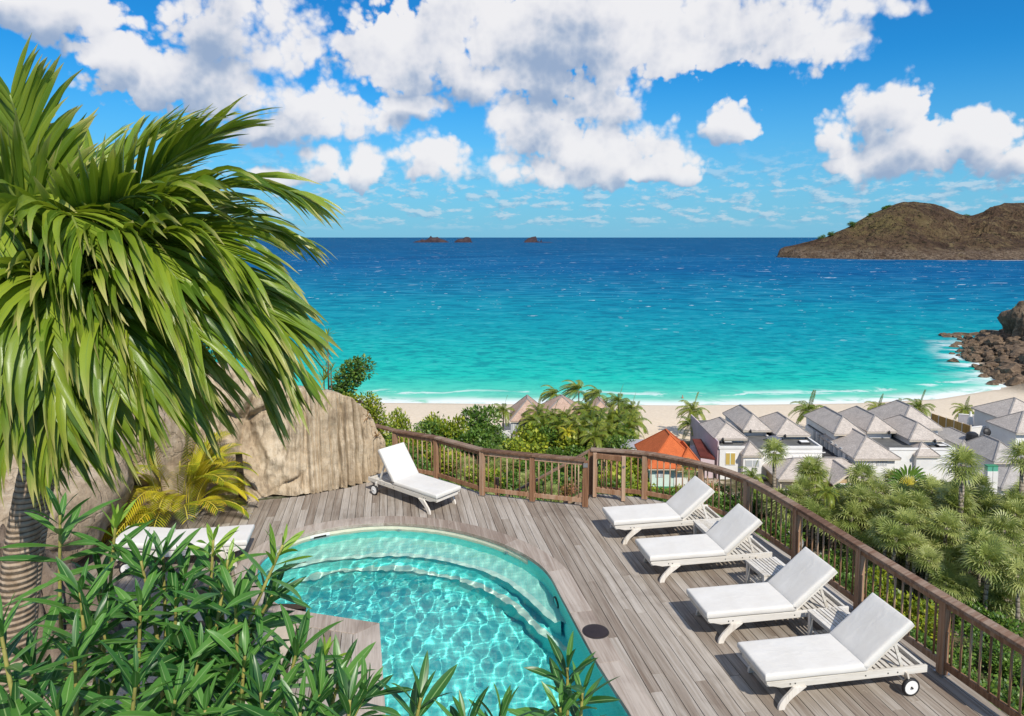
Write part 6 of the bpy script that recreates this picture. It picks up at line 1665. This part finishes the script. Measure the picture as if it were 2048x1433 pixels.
# dense fine shrubs hugging the outside of the curved railing
path = catmull([Vector((*p, 0)) for p in RRAIL], 5)
for i in range(len(path)-1):
    for r_, dz in ((0.75, 0.0), (1.9, 0.0)):
        p = path[i]; d = (path[i+1]-path[i]).normalized(); nn = Vector((-d.y, d.x, 0)); nn = nn if nn.x > 0 or nn.y > 0 else -nn
        if nn.x < 0 and nn.y < 0.3: nn = -nn
        c = p + nn*(r_ + veg.uniform(-.2, .3)); s = veg.uniform(0.75, 1.05)
        if i % 2 and r_ < 1: continue
        bush(c.x, c.y, s*(1.0 if r_ < 1 else 1.25), veg.choice([0, 1, 2]), 'low leafy shrub hugging the outside of the curved railing', 'shrubs hugging the curved railing', True, rng=veg, sz=1.15)
for i in range(len(LRAIL)-1):
    for k in range(3):
        a = Vector(LRAIL[i]).lerp(Vector(LRAIL[i+1]), k/3); 
        if i >= 3: off = 2.0
        else: off = 0.9
        bush(a.x+veg.uniform(-.2, .2), a.y+off+veg.uniform(0, .5), veg.uniform(0.8, 1.1), veg.choice([0, 1]), 'low shrub below the straight railing', 'shrubs below the straight railing', True, rng=veg)
# marked plants: yellow croton by the railing, dark round shrub, hedge by the mint house
def ground_at(px, py, hz=0.8):
    z = -10.0
    for _ in range(30): g = G(px, py, z+hz); z = 0.5*z + 0.5*terr(g.x, g.y)
    return g.x, g.y
x, y = ground_at(1860, 1280); bush(x, y, 0.75, 1, 'bright yellow-leaved shrub seen through the railing beside the end lounger', None, True)
x, y = ground_at(1960, 1215); bush(x, y, 1.9, 4, 'glossy dark green bush beyond the railing next to the sandy path', None)
x, y = ground_at(1960, 1240); bush(x+0.8, y-1.2, 1.5, 0, 'dark leafy bush leaning over the sandy path below the railing', None)
for px in (1250, 1275): x, y = ground_at(px, 965); bush(x, y, 2.0, 2, 'clipped yellow-green hedge shrub beside the mint house', 'hedge shrubs by the mint house')
for px, py in ((1365, 982), (1340, 990)): x, y = ground_at(px, py); bush(x, y, 1.2, 3, 'yellow croton shrub at the foot of the mint house', 'crotons by the mint house')
for (px, py, Y, s, lb) in [(957, 838, 95, 2.6, 'round dark green tree at the back of the beach'), (865, 855, 93, 2.2, 'sunlit green bush at the edge of the beach'), (905, 862, 90, 1.8, 'spreading bush between beach and railing'), (800, 850, 93, 1.7, 'thin bush on the sand near the rock wall'), (1240, 850, 95, 1.5, 'small bush beside the coconut clump on the sand')]:
    c = P(px, py, Y); zg = terr(c.x, c.y); bush(c.x, c.y, s, 0 if s > 2.5 else 2, lb, None, z=zg, sz=max(0.8, (c.z-zg)/s*1.3))
# plants on top of and behind the rock wall
def clump(name, pts, m, seed, label, size=0.075, n=1800, r=0.35):
    g = random.Random(seed); t = thing(name, label, 'shrub', pts[0]); mb = MB()
    for i in range(n):
        k = g.random()*(len(pts)-1); a = int(k); c = Vector(pts[a]).lerp(Vector(pts[min(a+1, len(pts)-1)]), k-a)
        v = Vector((g.gauss(0, 1), g.gauss(0, 1), g.gauss(0, 1))).normalized(); p = c + v*r*g.random()**0.4
        d = (v+Vector((g.uniform(-1, 1), g.uniform(-1, 1), g.uniform(-.5, .8)))).normalized(); nn = (v+Vector((0, 0, 1))).normalized(); L = size*g.uniform(.6, 1.3)
        s = d.cross(nn); s = s.normalized()*L*0.28 if s.length > 1e-3 else Vector((0.01, 0, 0)); ti = g.random()
        mb.add([p, p+d*L*.5-s, p+d*L, p+d*L*.5+s], [(0, 1, 2, 3)], [(ti, 0, 1, 1), (ti, .5, 1, 1), (ti, 1, 1, 1), (ti, .5, 1, 1)])
    part('foliage', mb.mesh('foliage', m, False, False), None, t)
    part('stems', MB().tube(pts, [0.04]*len(pts), 6), M_twig, t, None, True)
    return t
clump('wind_pruned_bush', [P(672, 815, 15.9), P(685, 775, 15.9), P(705, 745, 15.9), P(728, 735, 15.9)], M_bush, 5, 'wind-pruned green bush on top of the rock wall against the sea', 0.085, 2600, 0.30)
clump('wind_pruned_bush', [P(735, 800, 16.2), P(748, 820, 16.0), P(752, 845, 15.8), P(775, 860, 15.9)], M_bushy, 6, 'yellow-green bush spilling over the right shoulder of the rock wall', 0.075, 1600, 0.24)
clump('wind_pruned_bush', [P(655, 800, 15.6), P(690, 800, 15.7), P(725, 805, 15.8)], M_bushy, 16, 'low yellowish scrub along the crest of the rock wall', 0.07, 900, 0.16)
clump('hillside_bush', [P(330, 765, 16.5), P(345, 700, 16.5), P(385, 690, 16.5), P(410, 730, 16.5)], M_bush, 7, 'dense round-leaved bush above the left of the rock wall', 0.10, 4200, 0.62)
clump('hillside_bush', [P(250, 760, 15.5), P(290, 740, 15.5), P(320, 790, 15.0)], M_bush, 8, 'shaded bush behind the hanging palm fronds', 0.10, 2400, 0.55)
def spiky(px, py, Y, seed, label, n=26, L=0.5, name='spiky_shrub', m=M_bushy, w=0.022, stem=0.5):
    g = random.Random(seed); c = P(px, py, Y); t = thing(name, label, 'shrub', (c.x, c.y, c.z-stem)); mb = MB()
    for k in range(n):
        a = g.uniform(0, 6.28); el = g.uniform(-0.2, 1.3); leaf(mb, c, (math.cos(a)*math.cos(el), math.sin(a)*math.cos(el), math.sin(el)), (0, 0, 1), L*g.uniform(.7, 1.1), w, 0.5, 4, 0.2, g.random())
    part('foliage', mb.mesh('foliage', m, False, False), None, t); part('stem', MB().tube([c-Vector((0, 0, stem)), c], [0.02, 0.012], 6), M_twig, t, None, True)
spiky(648, 762, 15.3, 1, 'spiky yellow-green tuft on the rock wall beside the palm tips', stem=0.6)
spiky(662, 742, 15.5, 2, 'smaller spiky tuft against the sea on the rock wall', 20, 0.32, stem=0.7)
spiky(655, 672, 15.2, 4, 'thin-stemmed rosette plant against the turquoise sea', 16, 0.26, stem=1.3)
for (px, py, sd, lb) in [(735, 836, 5, 'uppermost small air plant clinging to the rock wall'), (733, 856, 6, 'small air plant on the rock wall just below the uppermost one'), (754, 872, 7, 'reddish air plant on the rock wall end beside the railing')]:
    Y = 14.75; spiky(px, py, Y, sd, lb, 15, 0.17, 'air_plant', M_brom, 0.022, 0.03)
# yellow areca clump on the deck edge
def areca():
    g0 = G(350, 1046); t = thing('yellow_palm', 'bushy yellow-green palm growing at the deck edge before the rocks', 'palm', (g0.x, g0.y, 0)); g = random.Random(9)
    for k in range(64):
        az = k*2.399; el = R(g.uniform(10, 85)); d = Vector((math.cos(az)*math.cos(el), math.sin(az)*math.cos(el), math.sin(el))); base_ = Vector((g0.x+0.35*math.cos(az), g0.y+0.15+0.3*math.sin(az), 0.05+g.random()*0.75))
        L = g.uniform(0.8, 1.25); n = 22; p = base_; pts = []; ds = []
        for i in range(n+1): pts.append(p.copy()); ds.append(d.copy()); p = p + d*L/n; d = (d+Vector((0, 0, -1))*0.082*(0.3+1.3*i/n)).normalized()
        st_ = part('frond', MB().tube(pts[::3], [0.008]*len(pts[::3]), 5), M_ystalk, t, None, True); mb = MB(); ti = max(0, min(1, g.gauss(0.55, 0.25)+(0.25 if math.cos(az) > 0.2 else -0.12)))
        for i in range(4, n+1):
            dd = ds[i]; side = dd.cross(Vector((0, 0, 1))); side = side.normalized() if side.length > .05 else Vector((1, 0, 0))
            for s in (-1, 1):
                for h_ in (0,):
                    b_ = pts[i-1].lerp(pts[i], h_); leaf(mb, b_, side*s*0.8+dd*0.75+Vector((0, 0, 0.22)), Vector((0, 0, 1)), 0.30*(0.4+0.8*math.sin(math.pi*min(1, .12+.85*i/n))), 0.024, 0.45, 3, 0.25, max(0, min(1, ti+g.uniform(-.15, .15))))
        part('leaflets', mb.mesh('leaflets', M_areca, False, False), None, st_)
areca()

for i, (px, py, s) in enumerate([(2025, 628, 1.6), (2042, 618, 2.0), (2035, 634, 1.4)]):
    c = P(px, py+6, 203); bush(c.x, c.y, s, 2, 'wind-cut green scrub growing on the crown of the sea cliff', 'scrub on the sea cliff', z=c.z-0.6)

# scrub and small trees along the seaward ridge of the headland
hg = random.Random(12)
for i in range(16):
    px = hg.choice([1640, 1662, 1690, 1712, 1728, 1742, 1770, 1772, 1776, 1700, 1935, 1946]) + hg.uniform(-8, 8); py = interp(px, [q_[0] for q_ in SIL], [q_[1] for q_ in SIL]); Yr = interp(px, [1552, 1600, 1750, 1850, 1940, 2048], [1085, 1090, 1130, 1170, 1330, 1420])-8
    c = P(px, py+2, Yr); bush(c.x, c.y, hg.uniform(3.0, 5.5), 4, 'dark shrub standing on the ridge line of the headland', 'shrubs on the headland ridge', z=c.z-2.0)
# ------------------------------------------------------------------ the big palm on the left
def hero():
    g = random.Random(4); D0 = 5.6; K = 0.72
    P_ = lambda x, y, Y: P(x, y, Y*K)
    top = P_(118, 690, D0)
    tr = [P_(18, 1470, 5.35), P_(28, 1330, 5.4), P_(34, 1200, 5.45), P_(46, 1080, 5.5), P_(66, 960, 5.55), P_(88, 850, 5.6), P_(108, 750, 5.6), top]
    zb = float(bank_z(tr[0].x, tr[0].y))
    pts = catmull([Vector((tr[0].x-0.02, tr[0].y, min(zb, tr[0].z)-0.3))]+tr, 10)
    mb = MB(); n = 18; rings = []
    for i in range(len(pts)-1):
        for k in range(2): rings.append(pts[i].lerp(pts[i+1], k/2))
    rad = []
    for i, p in enumerate(rings): f = i/len(rings); rad.append((0.158-0.07*f)*K*(1+0.012*math.sin(i*2.2)+0.010*math.sin(i*5.1)))
    t = thing('palm_tree', 'big palm with ringed leaning trunk and broad drooping wind-blown leaflets', 'palm', (rings[0].x, rings[0].y, zb))
    mb.tube(rings, rad, n); part('trunk', mb, M_trunk, t, None, True)
    # rachis control points: (px, py, distance); the fronds spread in depth as well as across
    FR = [  # upright and rising fronds
        [(118,690,5.6),(95,520,5.65),(60,330,5.5),(20,190,5.3)], [(118,690,5.6),(60,520,5.8),(-30,340,5.9),(-120,250,6.0)],
        [(118,690,5.6),(160,480,5.8),(250,330,6.1),(330,270,6.4)], [(118,690,5.6),(190,500,5.5),(310,350,5.4),(425,268,5.3)],
        [(118,690,5.6),(130,520,6.1),(150,400,6.6),(190,310,7.0)],
        # fronds sweeping right
        [(118,690,5.6),(250,500,5.4),(410,380,5.3),(560,385,5.3)], [(118,690,5.6),(270,520,5.7),(430,450,5.9),(560,470,6.1)],
        [(118,690,5.6),(280,570,5.3),(430,560,5.1),(555,640,5.0)], [(118,690,5.6),(270,560,5.9),(420,540,6.2),(545,590,6.5)],
        [(118,690,5.6),(290,600,5.5),(430,620,5.4),(530,740,5.4)], [(118,690,5.6),(240,590,6.1),(360,600,6.5),(430,680,6.8)],
        # filling the middle of the crown
        [(118,690,5.6),(200,540,5.9),(320,440,6.2),(440,420,6.5)], [(118,690,5.6),(170,500,5.3),(240,400,5.1),(330,400,4.95)], [(118,690,5.6),(100,480,5.9),(60,330,6.2),(30,250,6.5)],
        [(118,690,5.6),(240,540,5.2),(370,470,5.0),(480,520,4.85)], [(118,690,5.6),(30,540,5.9),(-60,420,6.2),(-140,400,6.4)], [(118,690,5.6),(80,500,5.4),(20,380,5.2),(-40,330,5.0)],
        # hanging towards the camera
        [(118,690,5.6),(170,560,5.1),(215,630,4.7),(240,790,4.5)], [(118,690,5.6),(110,560,5.0),(95,620,4.6),(90,790,4.45)],
        [(118,690,5.6),(60,560,5.2),(0,610,4.9),(-20,770,4.75)], [(118,690,5.6),(220,590,5.1),(290,670,4.85),(315,800,4.75)],
        [(118,690,5.6),(30,600,5.6),(-70,610,5.6),(-130,720,5.6)], [(118,690,5.6),(150,610,5.0),(165,700,4.7),(165,850,4.6)],
        [(118,690,5.6),(190,510,5.2),(280,480,4.9),(355,560,4.7)], [(118,690,5.6),(120,470,5.2),(140,430,4.85),(170,500,4.6)], [(118,690,5.6),(40,470,5.3),(0,420,5.0),(-20,500,4.8)],
        [(118,690,5.6),(220,650,6.0),(290,690,6.3),(320,780,6.5)], [(118,690,5.6),(90,620,5.1),(55,720,4.8),(45,850,4.7)], [(118,690,5.6),(130,630,5.05),(125,730,4.75),(125,870,4.65)],
        [(118,690,5.6),(250,560,5.0),(340,580,4.75),(400,680,4.6)], [(118,690,5.6),(310,610,5.9),(450,650,6.1),(520,790,6.2)], [(118,690,5.6),(300,570,5.1),(470,600,4.95),(560,720,4.9)],
        [(118,690,5.6),(230,640,5.6),(330,690,5.6),(390,790,5.6)]]
    rest = MB(); total = 0; order = {3, 5, 7, 17, 22, 28}
    for fi, ctl in enumerate(FR):
        path = catmull([P_(*c) for c in ctl], 14); N = len(path)
        L = [0]
        for k in range(1, N): L.append(L[-1]+(path[k]-path[k-1]).length)
        fr = part('frond', MB().tube(path[::3]+[path[-1]], [0.016-0.012*k/(len(path[::3])) for k in range(len(path[::3])+1)], 7), M_rach, t, None, True)
        nl = int(L[-1]/(0.050*K)); single = fi in order; hang = fi >= 17; up = fi < 5 or fi in (11, 12, 13, 15, 16); side0 = None
        for i in range(nl):
            s = L[-1]*(0.16+0.84*(i+0.5)/nl); f = s/L[-1]
            k = min(N-2, max(0, int(np.searchsorted(L, s))-1)); w_ = (s-L[k])/max(1e-6, L[k+1]-L[k]); b = path[k].lerp(path[k+1], w_); d = (path[k+1]-path[k]).normalized()
            side = d.cross(Vector((0, 0, 1)))
            if side.length < 0.15: side = side0 if side0 is not None else Vector((0.6, -0.8, 0))
            side.normalize()
            if side0 is not None and side.dot(side0) < 0: side = -side
            side0 = side; upv = side.cross(d); upv = upv if upv.z > 0 else -upv
            for sg in (-1, 1):
                ll = K*(0.34+0.56*math.sin(math.pi*min(1, 0.10+0.80*f))**0.8)*g.uniform(0.85, 1.12)*(0.92 if up else 1.0)
                fw = 0.55+0.9*f + (0.5 if up else 0)
                dirv = (side*sg*g.uniform(0.7, 1.0) + d*fw + upv*g.uniform(0.1, 0.4)).normalized()
                wind = Vector((0.35, 0.1, 0.0)) if not up else Vector((0.12, 0, 0.25))
                grav = (Vector((0, 0, -1)) + wind).normalized()
                dr = g.uniform(0.25, 0.7) if up else (g.uniform(1.3, 2.5) if hang else g.uniform(0.9, 2.0))
                tgt = MB() if single else rest
                leaf(tgt, b, dirv, upv, ll, K*g.uniform(0.042, 0.070)*(0.75+0.4*math.sin(math.pi*f)), dr, 7, 0.16, max(0, min(1, g.gauss(0.50, 0.2))), 'ribbon', g.uniform(-.8, .8)*(0.4 if up else 1), grav)
                if single: part('leaflet', tgt.mesh('leaflet', M_palm, True, False), None, fr); total += 1
    o = part('leaflets', rest.mesh('leaflets', M_palm, True, False), None, t); o['kind'] = 'stuff'
    print('hero leaflets single', total)
    # slimmer second trunk just behind
    t2 = thing('slender_palm', 'slim grey palm stem standing close behind the thick ringed trunk', 'palm', tuple(P_(48, 1470, 6.6)))
    q_ = [P_(30, 1640, 6.4), P_(40, 1400, 6.5), P_(52, 1200, 6.6), P_(75, 1030, 6.7), P_(100, 900, 6.8), P_(122, 800, 6.9)]
    part('trunk', MB().tube(catmull(q_, 6), [0.09-0.0008*k for k in range(31)], 14), M_trunk, t2, None, True)
    mb = MB()
    for k in range(12):
        a = k*2.399; d = Vector((math.cos(a)*.8, math.sin(a)*.8, 0.7)); leaf(mb, q_[-1], d, (0, 0, 1), 0.7, 0.05, 1.6, 8, .2, g.random(), 'ribbon')
    part('crown', mb.mesh('crown', M_palm, True, False), None, t2)
hero()

# ------------------------------------------------------------------ oleanders
def ole_leaf(seed, m, L=0.205, w=0.037):
    g = random.Random(seed); mb = MB(); leaf(mb, (0, 0, 0), (1, 0, 0), (0, 0, 1), L, w, g.uniform(0.05, 0.5), 7, 0.14, g.uniform(0.2, 0.9), 'lance', g.uniform(-.3, .3)); return mb.mesh('leaf', m, True, False)
OL = [ole_leaf(s, M_ole) for s in range(8)]; OLN = [ole_leaf(s+20, M_olenew, 0.14, 0.026) for s in range(3)]
og = random.Random(31)
def branch(sh, tip, lean, L, dens=0.060, newtip=False, leafy=0.75, sc=1.0, stemr=0.0085):
    """one stem ending at tip, with whorls of three leaves"""
    base_ = Vector((tip.x - lean[0]*L, tip.y - lean[1]*L, tip.z - L)); mid = base_.lerp(tip, 0.5) + Vector((lean[0], lean[1], 0))*-0.12*L + Vector((og.uniform(-.03, .03), og.uniform(-.03, .03), 0))
    path = catmull([base_, mid, tip], 10); N = len(path)
    st_ = part('branch', MB().tube(path, [stemr*1.25-(stemr*0.7)*k/(N-1) for k in range(N)], 7), M_olestem, sh, None, True)
    Ls = [0]
    for k in range(1, N): Ls.append(Ls[-1]+(path[k]-path[k-1]).length)
    s = Ls[-1]; a0 = og.uniform(0, 6.28); j = 0; cnt = 0
    while s > Ls[-1]*(1-leafy) and s > 0:
        k = min(N-2, max(0, int(np.searchsorted(Ls, s))-1)); p = path[k].lerp(path[k+1], min(1, (s-Ls[k])/max(1e-6, Ls[k+1]-Ls[k]))); d = (path[k+1]-path[k]).normalized()
        ref = d.cross(Vector((0.3, 1, 0.1))).normalized(); ref2 = d.cross(ref)
        f = j*dens; el = R(max(-14, 68-f*260)) + og.uniform(-.12, .12)
        for q_ in range(3):
            if f > 0.22 and og.random() < 0.30+f*0.5: continue
            a = a0 + q_*2.094 + og.uniform(-.25, .25); rad = ref*math.cos(a) + ref2*math.sin(a); dirv = (rad*math.cos(el) + d*math.sin(el)).normalized()
            up = (d - dirv*d.dot(dirv)); up = up.normalized() if up.length > 1e-3 else rad
            side = up.cross(dirv).normalized(); S = sc*og.uniform(0.75, 1.2)*(0.55 if j == 0 else (0.8 if j == 1 else 1.0))
            Mx = Matrix.Translation(p + rad*0.004) @ Matrix((dirv, side, up)).transposed().to_4x4() @ Matrix.Diagonal((S, S, S, 1))
            part('leaf', og.choice(OLN) if (newtip and j < 3) else og.choice(OL), None, st_, Mx); cnt += 1
        a0 += 1.05; j += 1; s -= dens*og.uniform(0.8, 1.25)*(0.6 if j < 3 else 1)
    return cnt
def shrub(label, stems):
    c = [P(x, y, Y) for (x, y, Y, *_ ) in stems]; bx = sum(p.x for p in c)/len(c); by = min(p.y for p in c)-0.1; zb = float(bank_z(bx, by))
    sh = thing('oleander_shrub', label, 'shrub', (bx, by, zb)); n = 0
    for (x, y, Y, lx, L, new) in stems:
        tip = P(x, y, Y); n += branch(sh, tip, (lx, og.uniform(-.05, .12)), L, newtip=new, leafy=0.86 if L > 0.4 else 0.95)
    # woody base joining the stems
    for (x, y, Y, lx, L, new) in stems:
        tip = P(x, y, Y); b = Vector((tip.x-lx*L, tip.y-0.05*L, tip.z-L)); part('stem', MB().tube([(bx+(b.x-bx)*0.4, by+(b.y-by)*0.5, min(b.z, float(bank_z(b.x, b.y)))-0.12), (b.x, b.y, b.z)], [0.014, 0.0105], 6), M_olestem, sh, None, True)
    return n
S1 = shrub('tall oleander with two bare orange stems before the dark grooved boulder', [(120,1030,2.55,0.02,0.95,False),(232,1040,2.6,0.14,0.85,True),(160,1185,2.4,0.05,0.5,False),(60,1330,2.2,-0.1,0.35,False),(200,1150,2.7,0.1,0.55,False)])
S2 = shrub('oleander with pale young shoots in front of the half-hidden lounger', [(282,1122,2.5,-0.12,0.7,False),(326,1110,2.6,0.02,0.75,False),(427,1080,2.65,0.12,0.85,True),(456,1120,2.5,0.10,0.75,True),(370,1150,2.7,0.1,0.6,False),(352,1196,2.45,0.05,0.5,False)])
S3 = shrub('oleander with one long bright shoot leaning out over the pool', [(566,1090,2.45,0.32,0.8,True),(545,1190,2.5,0.35,0.55,False),(470,1200,2.4,0.05,0.6,False),(420,1240,2.5,0.0,0.5,False),(500,1235,2.6,0.1,0.55,False),(440,1180,2.7,0.0,0.6,False)])
S4 = shrub('low oleander spreading its leaves over the beige bank beside the deck peninsula', [(490,1312,2.3,0.0,0.45,False),(521,1385,2.15,0.1,0.4,False),(597,1290,2.4,0.15,0.5,False),(650,1310,2.45,0.25,0.5,True),(560,1330,2.5,0.1,0.45,False),(455,1340,2.35,-0.1,0.45,False)])
S5 = shrub('oleander at the edge of the bank with broad leaves against the pool', [(700,1400,2.1,0.2,0.4,False),(735,1380,2.25,0.35,0.45,False),(640,1390,2.2,0.1,0.4,False),(600,1425,2.1,0.0,0.35,False),(680,1350,2.4,0.2,0.45,False)])
S6 = shrub('oleander in front of the thick ringed palm trunk', [(187,1250,2.3,0.15,0.5,False),(149,1300,2.2,0.0,0.5,False),(0,1255,2.0,-0.2,0.5,False),(113,1420,1.95,0.0,0.3,False),(30,1440,1.95,-0.1,0.3,False),(-20,1350,2.1,-0.1,0.4,False),(230,1330,2.4,0.1,0.45,False)])
S7 = shrub('dense oleander in the middle of the bank, its leaves fanning like a star', [(273,1350,2.05,0.1,0.45,False),(281,1210,2.4,0.05,0.55,False),(340,1290,2.4,0.1,0.5,False),(400,1310,2.3,0.15,0.5,False),(414,1290,2.5,0.1,0.5,False),(350,1400,2.1,0.1,0.35,False),(410,1420,2.1,0.0,0.35,False)])
S8 = shrub('single oleander sprig rising over the pool near its bottom rim', [(842,1395,2.25,0.05,0.32,False)])
S9 = shrub('oleander sprig with narrow leaves over the shaded side of the pool', [(1135,1335,2.45,-0.04,0.42,False),(1165,1385,2.4,0.12,0.36,False),(1120,1415,2.35,-0.1,0.3,False)])
S10 = shrub('oleander tips just showing between the two sprigs over the pool', [(1003,1432,2.2,0.0,0.25,False),(930,1450,2.15,0.0,0.25,False)])
print('oleander leaves', S1, S2, S3, S4, S5, S6, S7, S8, S9, S10)
# leaf litter and weeds on the bank
def litter():
    g = random.Random(8); mb = MB()
    for i in range(2600):
        x = g.uniform(-6.5, -1.9); y = g.uniform(2.6, 8.6); z = float(bank_z(x, y))+0.03
        if x > -3.0 and y > 6: continue
        a = g.uniform(0, 6.28); leaf(mb, (x, y, z), (math.cos(a), math.sin(a), g.uniform(-.1, .9)), (0, 0, 1), g.uniform(0.06, 0.2), 0.02, 0.8, 2, 0.2, g.random())
    o = part('leaf_litter', mb.mesh('leaf_litter', M_litter, False, False), None, None); o['kind'] = 'stuff'; o['label'] = 'dry leaf litter and weeds on the planted bank'; o['category'] = 'leaf litter'
litter()
# a bather far out in the shallows
def bather():
    g = G(1365, 797, -25); t = tag(part('person', MB().lathe([(0.05, -0.6), (0.16, -0.5), (0.19, -0.1), (0.22, 0.12), (0.20, 0.22), (0.07, 0.30), (0.065, 0.36), (0.10, 0.44), (0.105, 0.53), (0.05, 0.62)], 10, (g.x, g.y, -25.0)), M_skin, None, None, True), 'person standing chest deep in the turquoise shallows', 'person')
bather()
